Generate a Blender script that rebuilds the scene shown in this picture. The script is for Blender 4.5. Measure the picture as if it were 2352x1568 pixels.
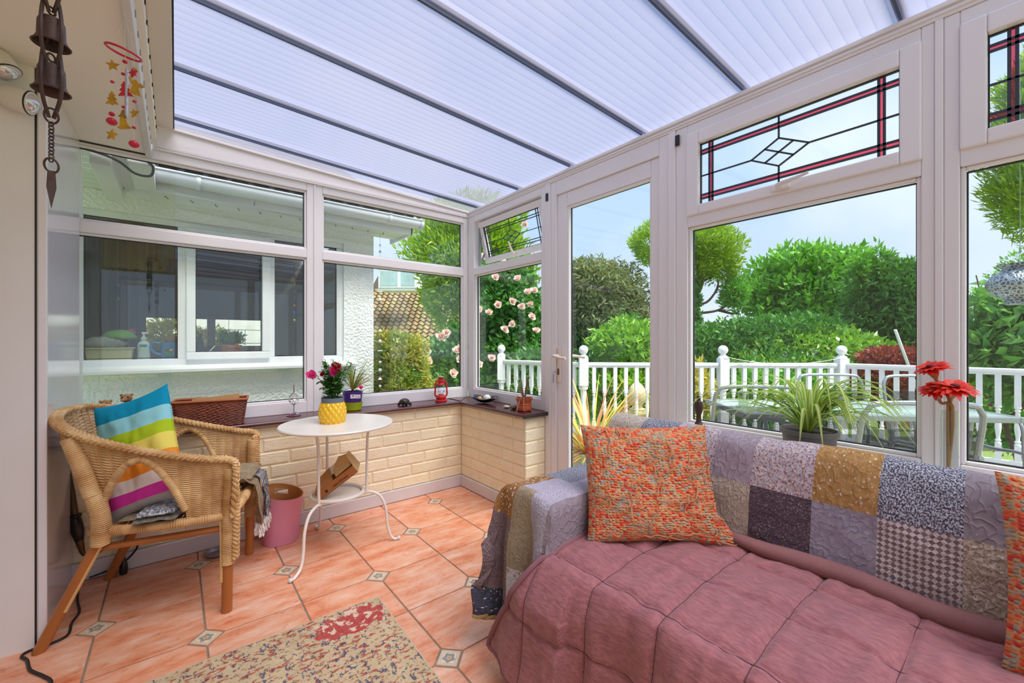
import bpy, bmesh, math, random
import numpy as np
from mathutils import Vector, Matrix, noise as mnoise
random.seed(7); np.random.seed(7)
for o in list(bpy.data.objects): bpy.data.objects.remove(o)
SC = bpy.context.scene; COL = SC.collection
pi = math.pi

# ------------------------------------------------------------------ camera, sky, sun, exposure
F_PX, YAW, CAM = 961.0, math.radians(51.2), Vector((-1.741, -2.798, 1.12))   # origin = brick corner of the room on the floor
cd = bpy.data.cameras.new('camera'); cd.sensor_width = 36; cd.lens = F_PX/2352*36; cd.clip_start = .02; cd.clip_end = 300
cam = bpy.data.objects.new('camera', cd); COL.objects.link(cam)
cam.location = CAM; cam.rotation_euler = (pi/2, 0, YAW-pi/2); SC.camera = cam

W = bpy.data.worlds.new('world'); SC.world = W; W.use_nodes = True
wn, wl = W.node_tree.nodes, W.node_tree.links
wn.clear()
wo = wn.new('ShaderNodeOutputWorld'); wb = wn.new('ShaderNodeBackground'); wt = wn.new('ShaderNodeTexCoord')
ws = wn.new('ShaderNodeSeparateXYZ'); wr = wn.new('ShaderNodeValToRGB'); wz = wn.new('ShaderNodeTexNoise'); wm = wn.new('ShaderNodeMix'); wm.data_type = 'RGBA'
wl.new(wt.outputs['Generated'], ws.inputs[0]); wl.new(ws.outputs['Z'], wr.inputs[0])
cr = wr.color_ramp; cr.elements[0].position = 0; cr.elements[0].color = (.76, .83, .96, 1)
cr.elements[1].position = .75; cr.elements[1].color = (.36, .56, .92, 1)
e = cr.elements.new(.18); e.color = (.50, .66, .94, 1)
wz.inputs['Scale'].default_value = 2.2; wz.inputs['Detail'].default_value = 5
wq = wn.new('ShaderNodeValToRGB'); wq.color_ramp.elements[0].position = .45; wq.color_ramp.elements[1].position = .75
wl.new(wt.outputs['Generated'], wz.inputs['Vector']); wl.new(wz.outputs['Fac'], wq.inputs[0])
wl.new(wq.outputs[0], wm.inputs['Factor']); wl.new(wr.outputs[0], wm.inputs['A']); wm.inputs['B'].default_value = (.80, .87, .93, 1)
wl.new(wm.outputs['Result'], wb.inputs[0]); wb.inputs[1].default_value = .86; wl.new(wb.outputs[0], wo.inputs[0])

sd = bpy.data.lights.new('sun_offscreen', 'SUN'); sd.energy = 5.8; sd.angle = math.radians(40); sd.color = (1, .96, .86)
sun = bpy.data.objects.new('sun_offscreen', sd); COL.objects.link(sun)
SUN_DIR = Vector((.12, -.47, .87)).normalized()      # towards the sun
sun.rotation_euler = SUN_DIR.to_track_quat('Z', 'Y').to_euler(); sun.location = (1, -5, 9)
vs = SC.view_settings; vs.view_transform = 'Standard'; vs.look = 'None'; vs.gamma = 1; vs.use_curve_mapping = False
vs.exposure = 0.57

# ------------------------------------------------------------------ pixel helpers (2352x1568 frame)
FW = Vector((math.cos(YAW), math.sin(YAW), 0)); RT = Vector((math.sin(YAW), -math.cos(YAW), 0))
def ray(u, v): return FW + RT*((u-1176)/F_PX) + Vector((0, 0, (784-v)/F_PX))
def at(u, v, d): return CAM + ray(u, v)*d                       # d = depth along the view axis
def onz(u, v, z=0):
    r = ray(u, v); return CAM + r*((z-CAM.z)/r.z)
def ony(u, v, y):
    r = ray(u, v); return CAM + r*((y-CAM.y)/r.y)
def onx(u, v, x):
    r = ray(u, v); return CAM + r*((x-CAM.x)/r.x)

# ------------------------------------------------------------------ materials
def rgb(r, g, b):
    f = lambda c: (c/255/12.92) if c/255 <= .04045 else ((c/255+.055)/1.055)**2.4
    return (f(r), f(g), f(b), 1)
MATS = {}
class NT:
    def __init__(s, name):
        s.m = bpy.data.materials.new(name); s.m.use_nodes = True
        s.n, s.l = s.m.node_tree.nodes, s.m.node_tree.links
        s.bs = s.n['Principled BSDF']; s.out = s.n['Material Output']; s.tc = s.n.new('ShaderNodeTexCoord')
    def node(s, t, **k):
        o = s.n.new(t)
        for a, b in k.items():
            if a.startswith('i_'): o.inputs[a[2:].replace('_', ' ')].default_value = b
            else: setattr(o, a, b)
        return o
    def link(s, a, b): s.l.new(a, b)
    def co(s, c='Object', scale=None, rot=None):
        if scale is None and rot is None: return s.tc.outputs[c]
        mp = s.n.new('ShaderNodeMapping')
        if scale is not None: mp.inputs['Scale'].default_value = scale
        if rot is not None: mp.inputs['Rotation'].default_value = rot
        s.link(s.tc.outputs[c], mp.inputs[0]); return mp.outputs[0]
    def noise(s, scale, vec=None, detail=4, rough=.55, out='Fac'):
        t = s.node('ShaderNodeTexNoise'); t.inputs['Scale'].default_value = scale; t.inputs['Detail'].default_value = detail; t.inputs['Roughness'].default_value = rough
        if vec is not None: s.link(vec, t.inputs['Vector'])
        return t.outputs[out]
    def voro(s, scale, vec=None, out='Distance', feat='F1', rnd=1):
        t = s.node('ShaderNodeTexVoronoi', feature=feat); t.inputs['Scale'].default_value = scale; t.inputs['Randomness'].default_value = rnd
        if vec is not None: s.link(vec, t.inputs['Vector'])
        return t.outputs[out]
    def ramp(s, fac, stops, interp='LINEAR'):
        r = s.node('ShaderNodeValToRGB'); c = r.color_ramp; c.interpolation = interp
        while len(c.elements) < len(stops): c.elements.new(.5)
        for el, (p, col) in zip(c.elements, stops): el.position = p; el.color = col
        if fac is not None: s.link(fac, r.inputs[0])
        return r.outputs[0]
    def mix(s, fac, a, b, mode='MIX'):
        m = s.node('ShaderNodeMix', data_type='RGBA', blend_type=mode)
        for v, k in ((fac, 'Factor'), (a, 'A'), (b, 'B')):
            if hasattr(v, 'links') or hasattr(v, 'is_output'): s.link(v, m.inputs[k])
            else: m.inputs[k].default_value = v
        return m.outputs['Result']
    def math(s, op, a, b=None):
        m = s.node('ShaderNodeMath', operation=op)
        for i, v in enumerate((a, b)):
            if v is None: continue
            if hasattr(v, 'is_output'): s.link(v, m.inputs[i])
            else: m.inputs[i].default_value = v
        return m.outputs[0]
    def rand(s, col, amt=.15, hue=0):
        oi = s.node('ShaderNodeObjectInfo'); h = s.node('ShaderNodeHueSaturation')
        mr = s.node('ShaderNodeMapRange'); mr.inputs['To Min'].default_value = 1-amt; mr.inputs['To Max'].default_value = 1+amt
        s.link(oi.outputs['Random'], mr.inputs[0]); s.link(mr.outputs[0], h.inputs['Value'])
        if hue:
            m2 = s.node('ShaderNodeMapRange'); m2.inputs['To Min'].default_value = .5-hue; m2.inputs['To Max'].default_value = .5+hue
            w = s.math('FRACT', s.math('MULTIPLY', oi.outputs['Random'], 7.31)); s.link(w, m2.inputs[0]); s.link(m2.outputs[0], h.inputs['Hue'])
        s.link(col, h.inputs['Color']) if hasattr(col, 'is_output') else setattr(h.inputs['Color'], 'default_value', col)
        return h.outputs[0]
    def bump(s, h, strength=.3, dist=.01):
        b = s.node('ShaderNodeBump'); b.inputs['Strength'].default_value = strength; b.inputs['Distance'].default_value = dist
        s.link(h, b.inputs['Height']); s.link(b.outputs[0], s.bs.inputs['Normal']); return b
    def base(s, c, rough=.5, metal=0, spec=.5):
        i = s.bs.inputs
        if hasattr(c, 'is_output'): s.link(c, i['Base Color'])
        else: i['Base Color'].default_value = c
        i['Roughness'].default_value = rough; i['Metallic'].default_value = metal; i['Specular IOR Level'].default_value = spec
        return s.m
def M(name, c, rough=.5, c2=None, scale=6, bump=0, bscale=60, metal=0, spec=.5, rnd=0, coat=0, stretch=None, hue=0):
    if name in MATS: return MATS[name]
    t = NT(name); v = t.co('Object', stretch) if stretch else t.co('Object'); col = c
    if c2 is not None: col = t.ramp(t.noise(scale, v, 6), [(.3, c), (.7, c2)])
    if rnd: col = t.rand(col, rnd, hue)
    t.base(col, rough, metal, spec)
    if bump: t.bump(t.noise(bscale, v, 4), bump, .004)
    if coat: t.bs.inputs['Coat Weight'].default_value = coat
    MATS[name] = t.m; return t.m
def MG(name, tint=(1, 1, 1, 1), refl=1.0, rough=.0):           # thin window glass: clear with a Fresnel reflection
    if name in MATS: return MATS[name]
    t = NT(name); t.n.remove(t.bs)
    tr = t.node('ShaderNodeBsdfTransparent'); tr.inputs[0].default_value = tint
    gl = t.node('ShaderNodeBsdfGlossy'); gl.inputs['Roughness'].default_value = rough; gl.inputs[0].default_value = (refl, refl, refl, 1)
    lw = t.node('ShaderNodeLayerWeight'); lw.inputs[0].default_value = .5
    fr = t.math('ADD', t.math('MULTIPLY', t.math('POWER', lw.outputs['Facing'], 5), .8), .035)
    mx = t.node('ShaderNodeMixShader'); t.link(fr, mx.inputs[0]); t.link(tr.outputs[0], mx.inputs[1]); t.link(gl.outputs[0], mx.inputs[2])
    t.link(mx.outputs[0], t.out.inputs[0]); MATS[name] = t.m; return t.m
def ML(name, c, c2, trans=.35, rough=.45, rnd=0, spec=.4, scale=1.2, objrnd=False, tint=(1.0, 1.0, .25, 1)):   # leaf: diffuse plus light through the blade
    if name in MATS: return MATS[name]
    t = NT(name)
    g = t.node('ShaderNodeNewGeometry')
    fac = t.math('FRACT', t.math('ADD', g.outputs['Random Per Island'], 0)) if not objrnd else t.node('ShaderNodeObjectInfo').outputs['Random']
    col = t.ramp(fac, [(0, c), (1, c2)])
    t.base(col, rough, 0, spec)
    tb = t.node('ShaderNodeBsdfTranslucent'); t.link(t.mix(.6, col, tint, 'MULTIPLY'), tb.inputs[0])
    mx = t.node('ShaderNodeMixShader'); mx.inputs[0].default_value = trans
    t.link(t.bs.outputs[0], mx.inputs[1]); t.link(tb.outputs[0], mx.inputs[2]); t.link(mx.outputs[0], t.out.inputs[0])
    MATS[name] = t.m; return t.m

PVC = M('white_pvc', rgb(240, 235, 234), .28, spec=.45)
PVC2 = M('white_pvc_outdoor', rgb(236, 238, 238), .35, rgb(222, 226, 228), 3)
GASKET = M('black_gasket', rgb(20, 22, 26), .5)
GLASS = MG('window_glass', (.97, .985, .985, 1))
CREAMC = M('cream_soffit', rgb(246, 240, 226), .5, rgb(240, 232, 216), 2)
WHITEP = M('white_painted_wall', rgb(246, 242, 236), .45, rgb(240, 235, 228), 3)
LEAD = M('lead_came', rgb(62, 66, 74), .45, metal=.3)
BARM = M('dark_glazing_bar', rgb(70, 82, 112), .4)
GREYM = M('grey_metal', rgb(150, 155, 160), .35, metal=.6)
CHROME = M('chrome_metal', rgb(205, 205, 208), .18, metal=1)
BLACKM = M('black_plastic', rgb(22, 22, 24), .4)

# ------------------------------------------------------------------ mesh builder
ORG = {}
class MB:
    def __init__(s): s.v, s.f, s.uv = [], [], None
    def add(s, vs_, fs):
        n = len(s.v); s.v += [tuple(p) for p in vs_]; s.f += [tuple(i+n for i in f) for f in fs]; return s
    def box(s, x0, x1, y0, y1, z0, z1):
        x0, x1 = min(x0, x1), max(x0, x1); y0, y1 = min(y0, y1), max(y0, y1); z0, z1 = min(z0, z1), max(z0, z1)
        return s.add([(x0, y0, z0), (x1, y0, z0), (x1, y1, z0), (x0, y1, z0), (x0, y0, z1), (x1, y0, z1), (x1, y1, z1), (x0, y1, z1)],
                     [(0, 3, 2, 1), (4, 5, 6, 7), (0, 1, 5, 4), (1, 2, 6, 5), (2, 3, 7, 6), (3, 0, 4, 7)])
    def obox(s, c, ax, ay, az, hx, hy, hz):                       # oriented box, half sizes
        c, ax, ay, az = Vector(c), Vector(ax).normalized(), Vector(ay).normalized(), Vector(az).normalized()
        pts = [c+ax*(hx*i)+ay*(hy*j)+az*(hz*k) for k in (-1, 1) for i, j in ((-1, -1), (1, -1), (1, 1), (-1, 1))]
        return s.add(pts, [(0, 3, 2, 1), (4, 5, 6, 7), (0, 1, 5, 4), (1, 2, 6, 5), (2, 3, 7, 6), (3, 0, 4, 7)])
    def beam(s, a, b, w, h, up=(0, 0, 1)):
        a, b = Vector(a), Vector(b); d = (b-a).normalized(); sd_ = d.cross(Vector(up))
        if sd_.length < 1e-4: sd_ = Vector((1, 0, 0))
        sd_.normalize(); u = sd_.cross(d)
        return s.obox((a+b)/2, d, sd_, u, (b-a).length/2, w/2, h/2)
    def prism(s, poly, z0, z1, xf=None):
        n = len(poly); p = [(x, y, z0) for x, y in poly]+[(x, y, z1) for x, y in poly]
        if xf: p = [xf(Vector(q)) for q in p]
        return s.add(p, [tuple(range(n-1, -1, -1)), tuple(range(n, 2*n))]+[(i, (i+1) % n, n+(i+1) % n, n+i) for i in range(n)])
    def tube(s, path, r, n=8, cap=True, flat=1.0, up0=None):
        P = [Vector(p) for p in path]; m = len(P); R_ = r if hasattr(r, '__len__') else [r]*m
        base = len(s.v); prev = None
        for i in range(m):
            t = (P[min(i+1, m-1)]-P[max(i-1, 0)])
            t = t.normalized() if t.length > 1e-9 else Vector((0, 0, 1))
            if prev is None:
                ref = Vector(up0) if up0 is not None else (Vector((0, 0, 1)) if abs(t.z) < .9 else Vector((1, 0, 0)))
                nx = t.cross(ref).normalized()
            else:
                nx = prev - t*prev.dot(t); nx = nx.normalized() if nx.length > 1e-6 else prev
            prev = nx; ny = t.cross(nx)
            for k in range(n):
                a = 2*pi*k/n; s.v.append(tuple(P[i]+nx*(math.cos(a)*R_[i])+ny*(math.sin(a)*R_[i]*flat)))
        for i in range(m-1):
            for k in range(n):
                a, b = base+i*n+k, base+i*n+(k+1) % n; s.f.append((a, b, b+n, a+n))
        if cap: s.f.append(tuple(base+k for k in range(n-1, -1, -1))); s.f.append(tuple(base+(m-1)*n+k for k in range(n)))
        return s
    def lathe(s, prof, c=(0, 0, 0), n=24, sx=1, sy=1, axis=None, cap=True):
        c = Vector(c); base = len(s.v); m = len(prof)
        q = Vector((0, 0, 1)).rotation_difference(Vector(axis)) if axis is not None else None
        for r, z in prof:
            for k in range(n):
                a = 2*pi*k/n; p = Vector((r*math.cos(a)*sx, r*math.sin(a)*sy, z))
                if q: p = q @ p
                s.v.append(tuple(c+p))
        for i in range(m-1):
            for k in range(n):
                a, b = base+i*n+k, base+i*n+(k+1) % n; s.f.append((a, b, b+n, a+n))
        if cap:
            if prof[0][0] > 1e-5: s.f.append(tuple(base+k for k in range(n-1, -1, -1)))
            if prof[-1][0] > 1e-5: s.f.append(tuple(base+(m-1)*n+k for k in range(n)))
        return s
    def ball(s, c, r, n=12, m=8, sx=1, sy=1, sz=1):
        prof = [(max(1e-6, r*math.sin(pi*i/m)), -r*sz*math.cos(pi*i/m)) for i in range(m+1)]
        return s.lathe(prof, c, n, sx, sy, cap=False)
    def torus(s, c, R_, r, n=32, k=8, ax=(0, 0, 1), sx=1, sy=1):
        q = Vector((0, 0, 1)).rotation_difference(Vector(ax))
        pts = [Vector(c)+q @ Vector((R_*sx*math.cos(2*pi*i/n), R_*sy*math.sin(2*pi*i/n), 0)) for i in range(n+1)]
        return s.tube(pts, r, k, False)
    def grid(s, fn, nu, nv, skip=None, flip=False):
        base = len(s.v); s.uv = s.uv if s.uv is not None else {}
        for j in range(nv+1):
            for i in range(nu+1):
                s.v.append(tuple(fn(i/nu, j/nv))); s.uv[len(s.v)-1] = (i/nu, j/nv)
        for j in range(nv):
            for i in range(nu):
                if skip and skip((i+.5)/nu, (j+.5)/nv): continue
                a = base+j*(nu+1)+i; q = (a, a+1, a+nu+2, a+nu+1); s.f.append(q[::-1] if flip else q)
        return s
    def leaf(s, base, d, up, L_, w, bend=.3, n=2, fold=0):         # blade of n segments tapering to a point
        base, d, up = Vector(base), Vector(d).normalized(), Vector(up)
        sd_ = d.cross(up); sd_ = sd_.normalized() if sd_.length > 1e-5 else Vector((1, 0, 0)); nn = sd_.cross(d)
        b0 = len(s.v); prev = None
        for i in range(n+1):
            t = i/n; c = base + d*(L_*t) - nn*(bend*L_*t*t); ww = w*math.sin(pi*min(.97, .12+.88*t))**.8*.5
            s.v.append(tuple(c-sd_*ww)); s.v.append(tuple(c+sd_*ww))
        for i in range(n):
            a = b0+2*i; s.f.append((a, a+1, a+3, a+2))
        return s
    def build(s, name, mat, parent=None, smooth=False, ang=40, bevel=0, seg=2, loc=None, kind=None, sub=0, solid=0):
        me = bpy.data.meshes.new(name)
        o0 = ORG.get(parent.name, Vector((0, 0, 0))) if parent is not None else (Vector(loc) if loc is not None else Vector((0, 0, 0)))
        vv = s.v if o0.length == 0 else [(x-o0.x, y-o0.y, z-o0.z) for x, y, z in s.v]
        me.from_pydata(vv, [], s.f)
        if s.uv:
            ul = me.uv_layers.new(name='UVMap'); li = np.zeros(len(me.loops), dtype=np.int32); me.loops.foreach_get('vertex_index', li)
            tab = np.zeros((len(s.v), 2), dtype=np.float32)
            for k, u in s.uv.items(): tab[k] = u
            ul.data.foreach_set('uv', tab[li].ravel())
        if mat is not None: me.materials.append(mat)
        o = bpy.data.objects.new(name, me); COL.objects.link(o)
        if parent is not None:
            o.parent = parent; ORG[o.name] = o0
        elif loc is not None:
            o.location = loc; ORG[o.name] = Vector(loc)
        if smooth:
            me.shade_smooth(); me.set_sharp_from_angle(angle=math.radians(ang))
        if solid: md = o.modifiers.new('solid', 'SOLIDIFY'); md.thickness = solid; md.offset = 0
        if bevel: md = o.modifiers.new('bevel', 'BEVEL'); md.width = bevel; md.segments = seg; md.limit_method = 'ANGLE'
        if sub: md = o.modifiers.new('sub', 'SUBSURF'); md.levels = sub; md.render_levels = sub
        if kind: o['kind'] = kind
        return o
def tag(o, label, cat, group=None):
    o['label'] = label; o['category'] = cat
    if group: o['group'] = group
    return o
def thing(name, label, cat, loc=(0, 0, 0), rz=0, group=None, world=True):
    o = bpy.data.objects.new(name, None); o.empty_display_size = .05; COL.objects.link(o)
    o.location = loc; o.rotation_euler = (0, 0, rz); tag(o, label, cat, group)
    ORG[o.name] = Vector(loc) if world else Vector((0, 0, 0)); return o
def structure(name, loc=(0, 0, 0)):
    o = bpy.data.objects.new(name, None); o.empty_display_size = .05; COL.objects.link(o); o.location = loc; o['kind'] = 'structure'
    ORG[o.name] = Vector(loc); return o
def struct(o): o['kind'] = 'structure'; return o
def inst(name, me, parent, loc, rot=(0, 0, 0), scale=(1, 1, 1)):   # piece that shares its mesh
    o = bpy.data.objects.new(name, me); COL.objects.link(o); o.parent = parent
    o0 = ORG.get(parent.name, Vector((0, 0, 0))); o.location = Vector(loc)-o0; o.rotation_euler = rot; o.scale = scale; ORG[o.name] = o0; return o
def mesh_of(mb, name, mat, smooth=False):
    me = bpy.data.meshes.new(name); me.from_pydata(mb.v, [], mb.f); me.materials.append(mat)
    if smooth: me.shade_smooth(); me.set_sharp_from_angle(angle=math.radians(40))
    return me
def copy_tree(o, parent=None):
    c = o.copy(); COL.objects.link(c); c.parent = parent
    for ch in o.children: copy_tree(ch, c)
    return c
def spl(pts, n):                                                  # Catmull-Rom resample
    P = [Vector(p) for p in pts]; m = len(P)-1; out = []
    for i in range(n+1):
        t = i/n*m; k = min(int(t), m-1); f = t-k
        p0 = P[k-1] if k > 0 else P[0]*2-P[1]; p1, p2 = P[k], P[k+1]; p3 = P[k+2] if k+2 <= m else P[m]*2-P[m-1]
        out.append(.5*((2*p1)+(p2-p0)*f+(2*p0-5*p1+4*p2-p3)*f*f+(3*p1-p0-3*p2+p3)*f**3))
    return out
def text(name, s_, size, parent, mat, M4, ext=.0004):
    cu = bpy.data.curves.new(name, 'FONT'); cu.body = s_; cu.size = size; cu.extrude = ext; cu.align_x = 'CENTER'; cu.align_y = 'CENTER'; cu.materials.append(mat)
    tmp = bpy.data.objects.new(name+'_tmp', cu); COL.objects.link(tmp)
    me = bpy.data.meshes.new_from_object(tmp.evaluated_get(bpy.context.evaluated_depsgraph_get())); bpy.data.objects.remove(tmp)
    me.transform(M4)
    o0 = ORG.get(parent.name, Vector((0, 0, 0))); me.transform(Matrix.Translation(-o0))
    o = bpy.data.objects.new(name, me); COL.objects.link(o); o.parent = parent; ORG[o.name] = o0; return o
# ================================================================== the room
FX = FY = .175; XH = -2.12; YN = -.513; XE = -2.62; YE = -4.6; ZS = 2.12
T = .33234; OX, OY = -.986, -1.17

# ---- floor: terracotta tiles with clipped corners and small printed insets
def m_tile():
    t = NT('terracotta_tile'); v = t.co('Object')
    oi = t.node('ShaderNodeObjectInfo'); ad = t.node('ShaderNodeVectorMath', operation='ADD'); t.link(v, ad.inputs[0])
    sc = t.node('ShaderNodeVectorMath', operation='SCALE'); sc.inputs[0].default_value = (13, 7, 5); t.link(oi.outputs['Random'], sc.inputs['Scale']); t.link(sc.outputs[0], ad.inputs[1])
    mp = t.node('ShaderNodeMapping'); mp.inputs['Scale'].default_value = (2.2, 6, 4); t.link(ad.outputs[0], mp.inputs[0])
    n1 = t.noise(2.6, mp.outputs[0], 9, .68); n2 = t.noise(26, ad.outputs[0], 3)
    col = t.ramp(n1, [(.30, rgb(204, 108, 66)), (.43, rgb(228, 150, 110)), (.56, rgb(234, 176, 142)), (.72, rgb(244, 206, 182))])
    col = t.mix(t.ramp(n2, [(.62, (0, 0, 0, 1)), (.75, (.5, .5, .5, 1))]), col, rgb(190, 96, 58))
    t.base(t.rand(col, .07), .34, spec=.4); t.bump(n1, .12, .004); return t.m
TILE = m_tile()
def m_inset():
    t = NT('printed_inset_tile'); v = t.co('Object', rot=(0, 0, pi/4))
    sp = t.node('ShaderNodeSeparateXYZ'); t.link(v, sp.inputs[0])
    ax = t.math('ABSOLUTE', sp.outputs[0]); ay = t.math('ABSOLUTE', sp.outputs[1]); mx = t.math('MAXIMUM', ax, ay)
    sq = t.ramp(t.math('MULTIPLY', mx, 25), [(0, rgb(232, 212, 176)), (.62, rgb(232, 212, 176)), (.64, rgb(150, 136, 112)), (.68, rgb(238, 222, 196)), (.76, rgb(168, 150, 124)), (.79, rgb(232, 190, 156)), (1, rgb(226, 184, 152))], 'CONSTANT')
    ln = t.node('ShaderNodeVectorMath', operation='LENGTH'); t.link(v, ln.inputs[0])
    an = t.math('ARCTAN2', sp.outputs[1], sp.outputs[0]); wv = t.math('MULTIPLY', t.math('SINE', t.math('MULTIPLY', an, 5)), .003)
    rr = t.math('ADD', ln.outputs['Value'], wv)
    ci = t.ramp(t.math('MULTIPLY', rr, 30), [(0, rgb(190, 120, 70)), (.22, rgb(222, 190, 140)), (.38, rgb(120, 130, 130)), (.5, rgb(120, 138, 150)), (.56, rgb(210, 200, 176)), (.62, rgb(96, 92, 80)), (.66, rgb(206, 190, 160))])
    inn = t.math('LESS_THAN', rr, .0215)
    t.base(t.mix(inn, sq, ci), .35); return t.m
INSET = m_inset()
floor = struct(MB().box(XE, .3, YE, .3, -.12, -.004).build('floor', M('cement_grout', rgb(160, 144, 124), .85, rgb(132, 118, 100), 20)))
def clip(poly, x0, x1, y0, y1):
    for ax, lim, sg in ((0, x0, 1), (0, x1, -1), (1, y0, 1), (1, y1, -1)):
        out = []
        for i, p in enumerate(poly):
            q = poly[(i+1) % len(poly)]; a, b = (p[ax]-lim)*sg, (q[ax]-lim)*sg
            if a >= 0: out.append(p)
            if (a > 0 and b < 0) or (a < 0 and b > 0): k = a/(a-b); out.append((p[0]+(q[0]-p[0])*k, p[1]+(q[1]-p[1])*k))
        poly = out
        if len(poly) < 3: return []
    return poly
def tile_piece(name, poly, mat, ctr):
    if len(poly) < 3: return
    c = (sum(p[0] for p in poly)/len(poly), sum(p[1] for p in poly)/len(poly))
    if ctr is None: ctr = c
    n = len(poly); ins = [(c[0]+(x-c[0])*.985, c[1]+(y-c[1])*.985) for x, y in poly]
    me = MB().add([(x, y, -.006) for x, y in poly]+[(x, y, -.0012) for x, y in poly]+[(x, y, 0) for x, y in ins],
                  [(i, (i+1) % n, n+(i+1) % n, n+i) for i in range(n)]+[(n+i, n+(i+1) % n, 2*n+(i+1) % n, 2*n+i) for i in range(n)]+[tuple(range(2*n, 3*n))])
    me.v = [(x-ctr[0], y-ctr[1], z) for x, y, z in me.v]
    o = bpy.data.objects.new(name, mesh_of(me, name, mat)); COL.objects.link(o); o.parent = floor; o.location = (ctr[0], ctr[1], 0)
DM, J = .052, .0035
for i in range(-6, 4):
    for j in range(-10, 5):
        x0, y0 = OX+i*T, OY+j*T
        if x0 > .02 or y0 > .02: continue
        a, b = J, T-J; c = DM+.004
        if (i+j) % 2 == 0: p = [(a, a), (b-c, a), (b, a+c), (b, b), (a+c, b), (a, b-c)]
        else: p = [(a+c, a), (b, a), (b, b-c), (b-c, b), (a, b), (a, a+c)]
        lim = (XE, -.016, YE, -.016)
        poly = clip([(x0+x, y0+y) for x, y in p], *lim)
        if poly and min(q[0] for q in poly) < XH and max(q[1] for q in poly) > YN: poly = clip(poly, XH+.002 if x0 > XH-.17 else -9, 9, -9, 9) if x0+T > XH+.02 else []
        tile_piece('floor_tile', poly, TILE, None)
        if x0+T > 0 and -1.9 < y0 < -.7: tile_piece('floor_tile', clip([(x0+x, y0+y) for x, y in p], -.014, FX-.002, -1.70, -.79), TILE, None)
        if (i+j) % 2:
            if x0 < XH and y0 > YN-.05: continue
            tile_piece('inset_tile', clip([(x0+DM-.002, y0), (x0, y0+DM-.002), (x0-DM+.002, y0), (x0, y0-DM+.002)], *lim), INSET, (x0, y0))

# ---- dwarf walls of cream painted bricks
CREAM = rgb(238, 214, 176)
def m_brick():
    t = NT('cream_painted_brick'); v = t.co('Object'); oi = t.node('ShaderNodeObjectInfo')
    ad = t.node('ShaderNodeVectorMath', operation='ADD'); t.link(v, ad.inputs[0])
    sc = t.node('ShaderNodeVectorMath', operation='SCALE'); sc.inputs[0].default_value = (9, 4, 6); t.link(oi.outputs['Random'], sc.inputs['Scale']); t.link(sc.outputs[0], ad.inputs[1])
    mp = t.node('ShaderNodeMapping'); mp.inputs['Rotation'].default_value = (0, .55, .55); mp.inputs['Scale'].default_value = (8, 8, 26); t.link(ad.outputs[0], mp.inputs[0])
    n = t.noise(2.2, mp.outputs[0], 3, .5)
    h = t.ramp(n, [(.40, (0, 0, 0, 1)), (.47, (.8, .8, .8, 1)), (.53, (.8, .8, .8, 1)), (.57, (.15, .15, .15, 1)), (.66, (.6, .6, .6, 1))])
    t.base(t.rand(t.ramp(t.noise(9, ad.outputs[0], 3), [(.3, rgb(252, 243, 212)), (.7, rgb(247, 233, 196))]), .03), .55, spec=.3)
    t.bump(h, .30, .005); return t.m
BRICK = m_brick(); MORT = M('cream_painted_mortar', rgb(249, 237, 202), .7, rgb(241, 225, 186), 14, bump=.2, bscale=70)
wall_back = struct(MB().box(XH-.2, .32, .004, .30, 0, .634).build('wall_back', MORT))
wall_right = struct(MB().box(.004, .30, -.767, .004, 0, .634).build('wall_right', MORT))
MB().box(.009, .30, YE, -1.70, 0, .634).build('dwarf_wall_by_sofa', MORT, wall_right)
wall_front = struct(MB().box(XE, .3, YE-.1, YE, 0, .634).build('wall_front', MORT))
def brick_mesh(l, hgt, d):
    b = .005
    pts = [(0, d, 0), (l, d, 0), (l, d, hgt), (0, d, hgt), (0, b, 0), (l, b, 0), (l, b, hgt), (0, b, hgt), (b, 0, b), (l-b, 0, b), (l-b, 0, hgt-b), (b, 0, hgt-b)]
    return mesh_of(MB().add(pts, [(0, 1, 5, 4), (1, 2, 6, 5), (2, 3, 7, 6), (3, 0, 4, 7), (4, 5, 9, 8), (5, 6, 10, 9), (6, 7, 11, 10), (7, 4, 8, 11), (8, 9, 10, 11)]), 'brick', BRICK)
BH, BL = .0786, .285; bmesh_full = brick_mesh(BL-.010, BH-.009, .014)
cache = {}
def bm_len(l):
    k = round(l, 3)
    if abs(k-(BL-.010)) < .002: return bmesh_full
    if k not in cache: cache[k] = brick_mesh(l, BH-.009, .014)
    return cache[k]
for c in range(7):
    z = .085+c*BH; off = (0, .5, .13, .62, .25, .75, .4)[c]*BL
    x = -off
    while x > XH:                                                 # along the back wall, from the corner leftwards
        x1 = x-BL; a = max(x1+.010, XH+.002)
        xr = min(x, 0)
        if c or True:
            if xr-a > .02: inst('brick', bm_len(xr-a), wall_back, (a, -.002, z), scale=(1, 1, 1 if c < 6 else .93))
        x = x1
    if off > .03: inst('brick', bm_len(off-.010), wall_back, (-off+.010, -.002, z), scale=(1, 1, 1 if c < 6 else .93))
    y = 0.0; first = True
    while y > -.75:                                               # along the right wall
        l = (.5*BL if (c % 2) else BL*.92) if first else BL*1.35; first = False
        y1 = max(y-l, -.765); 
        if y-y1 > .02: inst('brick', bm_len(y-y1-.008), wall_right, (-.002, y, z), rot=(0, 0, -pi/2), scale=(1, 1, 1 if c < 6 else .93))
        y = y1
    for a_, b_ in (((.0, .11), (.118, .175)) if c % 2 == 0 else ((.0, .175),)):
        inst('brick', bm_len(b_-a_-.004), wall_right, (a_, -.772, z), scale=(1, 1, 1 if c < 6 else .93))
SKM = M('white_skirting', rgb(228, 223, 222), .35, rgb(216, 210, 210), 4)
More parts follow.
